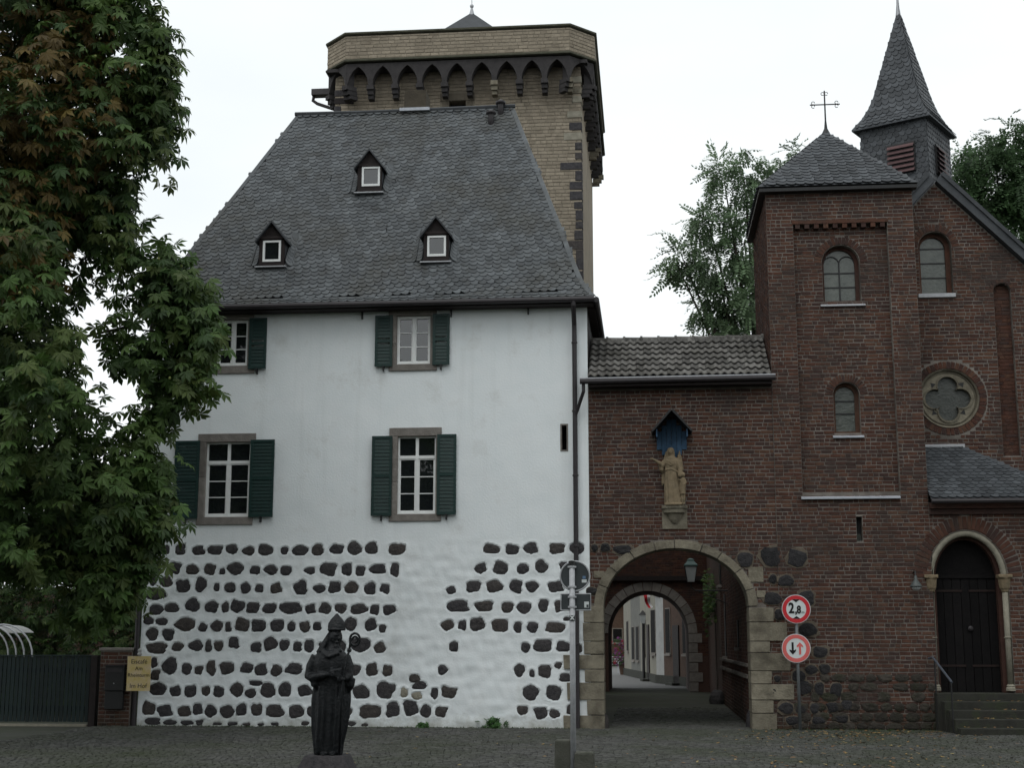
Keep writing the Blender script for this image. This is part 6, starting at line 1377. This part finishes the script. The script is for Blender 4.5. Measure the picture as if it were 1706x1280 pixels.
ellip(sb, SP(326, 690, -.07), 24 * u, 24 * u, 27 * u); ellip(sb, SP(326, 690, -.07) + Vector((0, -22 * u, -.002)), 4 * u, 5 * u, 5 * u, 8)
for x in (312, 334): sb.tube([SP(x, 880, -.06), SP(x + 2, 930, -.065), SP(x, 970, -.06), SP(x - 6, 976, -.10)], [13 * u, 11 * u, 8 * u, 8 * u], 8)
sb.tube([SP(345, 735, -.06), SP(354, 770, -.08), SP(330, 790, -.11)], [11 * u, 10 * u, 7 * u], 8); sb.tube([SP(304, 738, -.07), SP(292, 745, -.10), SP(280, 735, -.115)], [11 * u, 10 * u, 7 * u], 8)
merge_voxel(sb, 'figure', M_STATUE, sa, .0085, 2)
np_ = thing('niche_canopy', (P(1119, 745).x, -.05, P(1119, 770).z), 'blue boarded niche hood with black gabled roof over the stone saint', 'canopy')
x0, x1, z0, z1 = R2(1094, 690, 1144, 772, -.02); xm = (x0 + x1) / 2; zp_ = P(1119, 688, -.2).z; ze2 = P(1119, 718, -.2).z; zv = P(1119, 730, -.1).z; zb2 = P(1119, 766, -.03).z; hwN = (x1 - x0) / 2
nb = 6
for k in range(nb):
    a = x0 + (x1 - x0) * k / nb; b = x0 + (x1 - x0) * (k + 1) / nb; c = (a + b) / 2; f_ = abs(c - xm) / hwN
    MB().box(a + .003, b - .003, -.04, -.012, zb2 + .26 * f_ ** 1.5, zp_ - .05 - (zp_ - ze2) * f_).build('board', M_BLUEPAINT, np_)
for s in (-1, 1):
    e0, e1 = Vector((xm, 0, zp_)), Vector((xm + s * (hwN + .08), 0, ze2 - .06)); d = (e1 - e0).normalized(); nn = Vector((-d.z * s, 0, d.x * s)).normalized() * .035
    if nn.z < 0: nn = -nn
    q = [e0, e1, e1 + nn, e0 + nn + UZ * .012]; MB().add([tuple(p + Vector((0, -.52, 0))) for p in q] + [tuple(p + Vector((0, -.011, 0))) for p in q], [(0, 1, 2, 3), (4, 7, 6, 5), (0, 4, 5, 1), (1, 5, 6, 2), (2, 6, 7, 3), (3, 7, 4, 0)]).build('roof_board', M_BLACK, np_)
    MB().box(xm + s * hwN - .012, xm + s * hwN + .012, -.44, -.041, zv - .02, ze2 + .0).build('side_cheek', M_BLUEPAINT, np_)

# ================================================================== BISHOP STATUE
bs = G(546, 1292); BY_ = bs.y; bsu = (P(546, 1200, BY_).x - P(545, 1200, BY_).x) / 4.57
ptz = P(546, 1258, BY_).z
bishop = thing('bishop_statue', bs, 'black bronze bishop statue with mitre, crosier and book in front of the white house', 'statue')
def BP(zx, zy, dy=0.0): return Vector((bs.x + (zx - 300) * bsu, BY_ + dy, ptz + (1175 - zy) * bsu * .955))
v = bsu; bb = MB()
body_loft(bb, [(BP(300, 1178), 106 * v, 84 * v, .0), (BP(300, 1160), 106 * v, 84 * v, .10), (BP(298, 1090), 112 * v, 88 * v, .12), (BP(302, 980), 132 * v, 94 * v, .11), (BP(306, 880), 142 * v, 98 * v, .09), (BP(312, 760), 148 * v, 100 * v, .075), (BP(318, 650), 142 * v, 98 * v, .05), (BP(312, 560), 146 * v, 100 * v, .04), (BP(308, 480), 150 * v, 98 * v, .03), (BP(306, 430), 138 * v, 90 * v, .02), (BP(310, 395), 108 * v, 78 * v, .02), (BP(322, 365), 62 * v, 60 * v, 0), (BP(332, 330), 44 * v, 46 * v, 0), (BP(338, 290), 40 * v, 44 * v, 0)], 56, 10, seed=3)
hc = BP(342, 275, -.012); ellip(bb, hc, 48 * v, 56 * v, 66 * v, 18); ellip(bb, hc + Vector((4 * v, -8 * v, -38 * v)), 34 * v, 42 * v, 36 * v, 12)
bb.tube([hc + Vector((26 * v, -44 * v, 14 * v)), hc + Vector((40 * v, -56 * v, -10 * v)), hc + Vector((30 * v, -48 * v, -18 * v))], [7 * v, 11 * v, 7 * v], 8)     # nose
for s in (-1, 1): bb.tube([hc + Vector((18 * v + s * 20 * v, -50 * v + abs(s - 1) * 3 * v, 20 * v)), hc + Vector((18 * v + s * 6 * v, -56 * v, 22 * v))], 6 * v, 6)   # brows
bb.tube([hc + Vector((10 * v, -52 * v, -36 * v)), hc + Vector((36 * v, -46 * v, -34 * v))], 7 * v, 6); ellip(bb, hc + Vector((14 * v, -40 * v, -74 * v)), 24 * v, 18 * v, 30 * v, 10)   # mouth and beard
ellip(bb, hc + Vector((-46 * v, 6 * v, -8 * v)), 8 * v, 14 * v, 20 * v, 8)
# mitre: two curved points, front and back
for dy, sg in ((-.020, -1), (.03, 1)):
    n = 12; k = len(bb.v); rows = [(216, 60, 56), (190, 67, 54), (165, 64, 42), (135, 46, 28), (108, 22, 15), (84, 2, 4)]
    for zy, hw_, dp_ in rows:
        for j in range(n): t = 2 * PI * j / n; bb.v.append(tuple(BP(343, zy) + Vector((hw_ * v * math.cos(t), dy + dp_ * v * .8 * math.sin(t), 0))))
    for i in range(len(rows) - 1): bb.f += [(k + i * n + j, k + i * n + (j + 1) % n, k + (i + 1) * n + (j + 1) % n, k + (i + 1) * n + j) for j in range(n)]
    bb.f += [tuple(range(k, k + n)), tuple(range(k + 5 * n, k + 6 * n))]
bb.tube([BP(343, 214) + Vector((62 * v * math.cos(t), 56 * v * math.sin(t), 0)) for t in [2 * PI * j / 16 for j in range(17)]], 9 * v, 6)
hoodp = [(300, 215), (268, 262), (232, 322), (196, 385), (230, 440), (330, 430), (345, 330), (330, 230)]
k = len(bb.v); n = len(hoodp); bb.v += [tuple(BP(x, z, -.055)) for x, z in hoodp] + [tuple(BP(x, z, .075)) for x, z in hoodp]; bb.f += [tuple(k + i for i in range(n)), tuple(k + 2 * n - 1 - i for i in range(n))] + [(k + i, k + i + n, k + (i + 1) % n + n, k + (i + 1) % n) for i in range(n)]
for q in range(3): bb.tube([BP(296, 235, .03 - q * .03), BP(252 + q * 10, 310, .03 - q * .04), BP(205 + q * 14, 390, .02 - q * .05)], [9 * v, 16 * v, 18 * v], 8)
bb.tube([BP(250, 395, -.10), BP(310, 425, -.165), BP(380, 395, -.11)], 16 * v, 8); bb.tube([BP(240, 375, -.06), BP(310, 398, -.14), BP(392, 375, -.07)], 18 * v, 8)
bb.tube([BP(196, 420, -.02), BP(160, 500, -.04), BP(150, 575, -.06), BP(190, 588, -.15), BP(262, 570, -.20), BP(310, 562, -.21)], [40 * v, 40 * v, 38 * v, 36 * v, 28 * v, 18 * v], 12)    # right arm across
bb.tube([BP(200, 590, -.14), BP(205, 640, -.14), BP(222, 680, -.11)], [34 * v, 30 * v, 8 * v], 10)
bb.tube([BP(418, 420, -.02), BP(448, 500, -.04), BP(454, 575, -.08), BP(430, 598, -.17)], [38 * v, 38 * v, 34 * v, 20 * v], 12)                           # left arm
bb.tube([BP(470, 590, -.06), BP(468, 650, -.07), BP(455, 700, -.05)], [34 * v, 28 * v, 8 * v], 10)
k = len(bb.v); bq = BP(375, 545, -.22); bb.obox(bq, (1, -.15, .1), (0, 1, .4), 92 * v, 26 * v, 60 * v)                                                  # book
for hx, hy, sx in ((318, 560, 1), (428, 596, -1)):
    hp_ = BP(hx, hy, -.235); ellip(bb, hp_, 24 * v, 14 * v, 15 * v, 10)
    for q in range(4): bb.tube([hp_ + Vector((sx * 14 * v, -.004, (9 - q * 7) * v)), hp_ + Vector((sx * 34 * v, -.012, (11 - q * 8) * v)), hp_ + Vector((sx * (46 - (q == 3) * 8) * v, .004, (9 - q * 8) * v))], [6.5 * v, 6 * v, 4.5 * v], 6)
    bb.tube([hp_ + Vector((sx * 4 * v, -.006, 12 * v)), hp_ + Vector((sx * 18 * v, -.012, 26 * v)), hp_ + Vector((sx * 30 * v, -.008, 30 * v))], [7 * v, 6 * v, 4.5 * v], 6)
for x in (240, 275, 330, 372, 400): bb.tube([BP(x, 640 + (x % 7) * 8, -.155), BP(x + 6, 850, -.165), BP(x - 6, 1060, -.145), BP(x - 4, 1165, -.13)], [6 * v, 13 * v, 14 * v, 12 * v], 8)   # hanging folds
for s in (-1, 1): ellip(bb, BP(318 + s * 34, 1168, -.13), 24 * v, 42 * v, 14 * v, 10)                                                                # shoe tips
merge_voxel(bb, 'figure', M_BRONZE, bishop, .0105, 2)
cz = MB().tube([BP(404, 1170, -.16), BP(418, 760, -.215), BP(432, 595, -.235), BP(452, 440, -.20), BP(466, 372, -.18)], 9 * v, 8).build('crosier', M_BRONZE, bishop, smooth=True)
cc = BP(506, 292, -.17); MB().tube([BP(466, 374, -.18), BP(470, 330, -.175)] + [cc + Vector((38 * v * math.cos(t), 0, 46 * v * math.sin(t))) for t in [PI * 1.05 - 2 * PI * .98 * j / 22 for j in range(23)]] + [cc + Vector((20 * v * math.cos(t), 0, 22 * v * math.sin(t))) for t in [PI * .9 - PI * 1.4 * j / 10 for j in range(11)]], 9 * v, 8).build('crook', M_BRONZE, cz, smooth=True)
MB().tube([BP(452, 372, -.18), BP(480, 376, -.18)], [14 * v, 14 * v], 8).build('knop', M_BRONZE, cz)
ph = loft(MB(), [[Vector((bs.x + s * a * v + dx * v, BY_ + t * a * .85 * v, z)) for s, t in ((-1, -1), (.2, -1.08), (1, -1), (1.04, .1), (1, 1), (-1, 1), (-1.05, -.1))] for a, dx, z in ((215, -12, 0.0), (190, -10, ptz * .35), (160, -6, ptz * .8), (146, -5, ptz - .001))])
ph.build('pedestal', M_BASALT, bishop, bevel=.012)

# ================================================================== SIGN POSTS, BOLLARDS, WALL LAMP
sp = G(955.5, 1290); SY = sp.y
post = thing('sign_post', sp, 'grey metal post carrying two road signs seen from behind, before the arch', 'sign post')
sx = sp.x; zt = P(956, 936, SY).z; MB().tube([(sx, SY, 0), (sx, SY, zt)], .038, 12).build('pole', M_ZINC, post, smooth=True)
MB().lathe([(.045, zt - .05), (.045, zt + .005), (.01, zt + .012)], (sx, SY, 0), 12).build('pole_cap', M_BLACK, post)
c = P(957.5, 960, SY - .02); rS = (P(982, 960, SY).x - P(933, 960, SY).x) / 2
SB = MB().lathe([(rS - .012, .0), (rS - .01, .012), (.01, .012)], (c.x, SY + .045, c.z), 36, 'y').build('round_sign', M_SIGNBACK, post)
rim = MB().tube([(c.x + rS * math.cos(t), SY + .045, c.z + rS * math.sin(t)) for t in [2 * PI * k / 40 for k in range(41)]], .011, 6, False).build('sign_rim', M_ZINC, SB)
x0, x1, z0, z1 = R2(934, 990, 984, 1017, SY)
RB_ = MB().box(x0 + .008, x1 - .008, SY + .045, SY + .055, z0 + .008, z1 - .008).build('plate_sign', M_SIGNBACK, post)
MB().tube([(x0, SY + .05, z0), (x1, SY + .05, z0), (x1, SY + .05, z1), (x0, SY + .05, z1), (x0, SY + .05, z0)], .009, 6).build('sign_rim', M_ZINC, RB_)
for z in (P(956, 940, SY).z - .04, c.z - rS + .05, z1 - .04, z0 + .04): MB().box(sx - .055, sx + .055, SY - .041, SY + .05, z - .012, z + .012).build('clamp', M_ZINC, post)
a, b, d, e = R2(973, 1003, 981, 1013, SY); MB().box(a, b, SY + .041, SY + .0445, d, e).build('sticker', M_SIGNW, post); MB().box(a + .03, b - .005, SY + .0395, SY + .0409, d + .005, d + .04).build('sticker', M_SIGNBACK, post)
a, b, d, e = R2(969, 960, 977, 971, SY); MB().box(a, b, SY + .041, SY + .0445, d, d + .04).build('sticker', M_SIGNW, post); MB().box(a + .01, b - .012, SY + .041, SY + .0445, d + .05, e).build('sticker', mat('sticker_blue', (.12, .2, .32), None, .5), post)
a, b, d, e = R2(953, 1026, 962, 1035, SY); MB().box(sx - .036, sx + .036, SY - .045, SY - .036, d, e).build('sticker', M_SIGNB, post)
text_mesh('x', .10, (sx, SY - .0465, (d + e) / 2 + .012), M_SIGNW, 'sticker_cross', post, 1, .001, .004)
rp_ = thing('road_sign', (P(1331, 1222, -.35).x, -.35, 0), 'post with round 2,8 height limit and oncoming priority signs by the arch', 'road sign')
rx = P(1329, 1100, -.35).x; MB().tube([(rx, -.35, 0), (rx, -.35, P(1327, 1000, -.35).z)], .03, 12).build('pole', mat('dull_galvanised', (.10, .11, .115), (.15, .16, .165), .5, 10, spec=.4), rp_, smooth=True)
for k, (py, mr_) in enumerate(((1015.5, M_RED), (1081, M_PINK))):
    c = P(1326.5, py, -.40); R_ = (P(1351, py, -.4).x - P(1302.5, py, -.4).x) / 2; cx, cz = c.x, c.z
    S = MB().lathe([(R_, 0), (R_, .012), (.01, .014)], (cx, -.395, cz), 40, 'y').build('sign', M_ZINC, rp_)
    MB().lathe([(.005, -.003), (R_ * .985, -.003), (R_ * .985, -.0005), (.005, -.0005)], (cx, -.395, cz), 40, 'y').build('sign_edge', M_SIGNW, S)
    MB().plate([(cx + R_ * .95 * math.cos(2 * PI * j / 40), cz + R_ * .95 * math.sin(2 * PI * j / 40)) for j in range(40)], [[(cx + R_ * .69 * math.cos(2 * PI * j / 40), cz + R_ * .69 * math.sin(2 * PI * j / 40)) for j in range(40)]], -.402, -.399).build('red_ring', mr_, S)
    if k == 0:
        text_mesh('2', R_ * 1.0, (cx - R_ * .33, -.4035, cz + R_ * .04), M_SIGNB, 'lettering', S, .78, .001, .008); text_mesh(',8', R_ * .72, (cx + R_ * .12, -.4035, cz - R_ * .06), M_SIGNB, 'lettering', S, .78, .001, .008); text_mesh('m', R_ * .26, (cx + R_ * .46, -.4035, cz - R_ * .22), M_SIGNB, 'lettering', S, 1, .001)
        for s in (-1, 1): MB().prism([(cx - R_ * .27, cz + s * R_ * .67), (cx + R_ * .27, cz + s * R_ * .67), (cx, cz + s * R_ * .48)], -.4035, -.3995).build('arrow_mark', M_SIGNB, S)
    else:
        for s, mm, xx in ((-1, M_SIGNB, -.24), (1, M_PINK, .26)):
            q = R_ * .42; w_ = R_ * .07; hx = cx + R_ * xx
            MB().prism([(hx - w_, cz - s * q), (hx + w_, cz - s * q), (hx + w_, cz + s * q * .35), (hx + R_ * .22, cz + s * q * .15), (hx + R_ * .22, cz + s * q * .42), (hx, cz + s * q), (hx - R_ * .22, cz + s * q * .42), (hx - R_ * .22, cz + s * q * .15), (hx - w_, cz + s * q * .35)], -.4035, -.3995).build('arrow', mm, S)
for k, (px, py, wd, hh) in enumerate(((939, 1233, .22, .36), (974, 1253, .25, .24))):
    q = G(px, 1292 if k else 1288); zt_b = P(px, py, q.y).z; bm_ = loft(MB(), [[Vector((q.x + s * wd / 2 * g_, q.y + t * wd / 2 * g_, z)) for s, t in ((-1, -1), (1, -1.04), (1.03, 1), (-1, 1))] for g_, z in ((1.06, 0), (1.0, zt_b * .5), (.96, zt_b - .02), (.85, zt_b))])
    bm_.build('stone_bollard', mat('mossy_stone', (.055, .058, .045), (.095, .095, .08), .9, 8, .6, 40), None, bevel=.015, label=['taller mossy stone block left of the sign post', 'lower mossy stone block right of the sign post'][k], cat='bollard', group='stone blocks at the sign post')
wl = thing('wall_lamp', (P(1526, 960).x, -.2, P(1526, 985).z), 'small bell shaped lamp on the dark stained brick beside the portal', 'lamp')
q = P(1526, 975, -.25); MB().lathe([(.02, .18), (.035, .10), (.06, .06), (.115, -.02), (.115, -.04), (.02, -.04)], q, 16).build('shade', mat('grey_enamel', (.05, .06, .058), (.08, .09, .088), .5, 10, spec=.4), wl, smooth=True); MB().lathe([(.09, -.041), (.085, -.07), (.05, -.10), (.01, -.11)], q, 14).build('globe', M_LAMPGLASS, wl, smooth=True)
MB().tube([q + Vector((0, 0, .17)), q + Vector((0, .02, .26)), q + Vector((0, .235, .24))], .015, 6).build('arm', M_BLACK, wl)

# ================================================================== SMALL GROWTH AND FALLEN LEAVES
def weed(label, px, py, n, h, seed):
    q = G(px, py); q.y = -.08; r = np.random.default_rng(seed); t = thing('weed', q, label, 'plant', 'weeds at the foot of the white wall')
    pos = np.array(q) + np.stack([r.normal(0, h * .55, n), r.normal(-.05, .06, n), r.uniform(.02, h, n)], 1)
    scatter('leaves', PAL, pos, r.uniform(.08, .16, n), [leaf_frame(r.normal(0, 1, 3), r, -.2) for _ in range(n)], [np.array((.045, .11, .03)) * r.uniform(.7, 1.3) for _ in range(n)], M_LEAF, t)['kind'] = 'stuff'
    MB().tube([q, q + Vector((.02, 0, h))], [.008, .003], 5).build('stem', M_BARK, t)
weed('larger green weed at the foot of the white wall', 822, 1216, 60, .2, 1); weed('small low weed at the wall foot right of the bishop', 700, 1217, 40, .1, 2)
fr_ = random.Random(31); V_, F_ = [], []
for k in range(620):
    px = fr_.gauss(1440, 120) if k < 540 else fr_.uniform(560, 1700); py = fr_.uniform(1222, 1284) if k > 300 else fr_.gauss(1226, 5)
    if py < 1219 or px > 1720: continue
    q = G(px, py); a = fr_.uniform(0, 6.28); s = fr_.uniform(.025, .05); i = len(V_); e = Vector((math.cos(a), math.sin(a), 0)) * s; g3 = Vector((-e.y, e.x, 0)) * .55; z = .022 + fr_.uniform(.004, .012)
    c = Vector((q.x, q.y, z)); V_ += [c - e, c + g3 + UZ * fr_.uniform(0, .015), c + e + UZ * fr_.uniform(0, .02), c - g3 + UZ * fr_.uniform(0, .015)]; F_.append((i, i + 1, i + 2, i + 3))
for k in range(40):
    px = fr_.uniform(1575, 1706); st = fr_.randrange(1, 5); x = P(px, 1180, -.5).x; i = len(V_); c = Vector((x, PY - .28 * st - fr_.uniform(.02, .24), zt0 * (5 - st) / 5 + .01 if st < 5 else .02)); a = fr_.uniform(0, 6.28); s = .04; e = Vector((math.cos(a), math.sin(a), 0)) * s; g3 = Vector((-e.y, e.x, 0)) * .5
    V_ += [c - e, c + g3, c + e + UZ * .015, c - g3]; F_.append((i, i + 1, i + 2, i + 3))
MB().add(V_, F_).build('fallen_leaves', M_FALLEN, None, label='scattered yellow and brown fallen leaves on the cobbles', cat='leaves', kind='stuff')
gr = MB(); rg = random.Random(5)                                  # moss and grass tufts where wall meets paving
for k in range(2600):
    x = rg.uniform(HX0, AX0 - .3) if rg.random() < .6 else rg.uniform(AX1 + .3, 7.0); y = -abs(rg.gauss(0, .12)) - .02; h = rg.uniform(.02, .06); a = rg.uniform(0, 6.28); i = len(gr.v)
    d = Vector((math.cos(a), math.sin(a), 0)) * .012; gr.v += [(x - d.x, y - d.y, .01), (x + d.x, y + d.y, .01), (x + rg.uniform(-.03, .03), y + rg.uniform(-.03, .03), h)]; gr.f.append((i, i + 1, i + 2))
gr.build('grass', mat('wall_foot_grass', (.030, .055, .018), (.055, .085, .028), .8, 9), None, label='thin moss and grass along the foot of the walls', cat='grass', kind='stuff')

# ================================================================== TREES OF THE SQUARE BEHIND THE VIEWER (some show in the lower window panes; nearer ones added to darken the walls)
SQ = ['behind the viewer, half left', 'farthest behind the viewer', 'behind the viewer, just right', 'far behind the viewer, right', 'far out to the left rear', 'far out to the right rear', 'added out of frame on the left for shade', 'added out of frame on the right for shade', 'added close behind the viewer for shade, left', 'added close behind the viewer for shade, right', 'added straight behind the viewer for shade']
for k, (x, y, s) in enumerate(((-13, -46, 1.0), (-4, -52, 1.1), (5, -47, .95), (14, -50, 1.05), (-22, -40, 1.0), (23, -42, 1.0), (-11.5, -21, .95), (11, -20, 1.0), (-8, -33, .95), (8.5, -34, 1.0), (0, -38, .9))):
    t = thing('square_tree', (x, y, 0), 'broad leafy tree of the square ' + SQ[k], 'tree', 'trees of the square behind the viewer')
    r = np.random.default_rng(200 + k); n = 900; d = r.normal(0, 1, (n, 3)); d /= np.linalg.norm(d, axis=1)[:, None]; pos = np.array([x, y, 7.6 * s]) + d * np.array([4.4, 4.0, 4.6]) * s * r.uniform(.7, 1.0, (n, 1))
    scatter('crown', LOW, pos, r.uniform(1.0, 1.6, n), [leaf_frame(d[i], r, .5) for i in range(n)], [GREENS[r.integers(5)] for _ in range(n)], M_LEAF, t)['kind'] = 'stuff'
    MB().tube([(x, y, 0), (x, y, 4), (x + .2, y, 8)], [.4, .3, .1], 10).build('trunk', M_BARK, t)
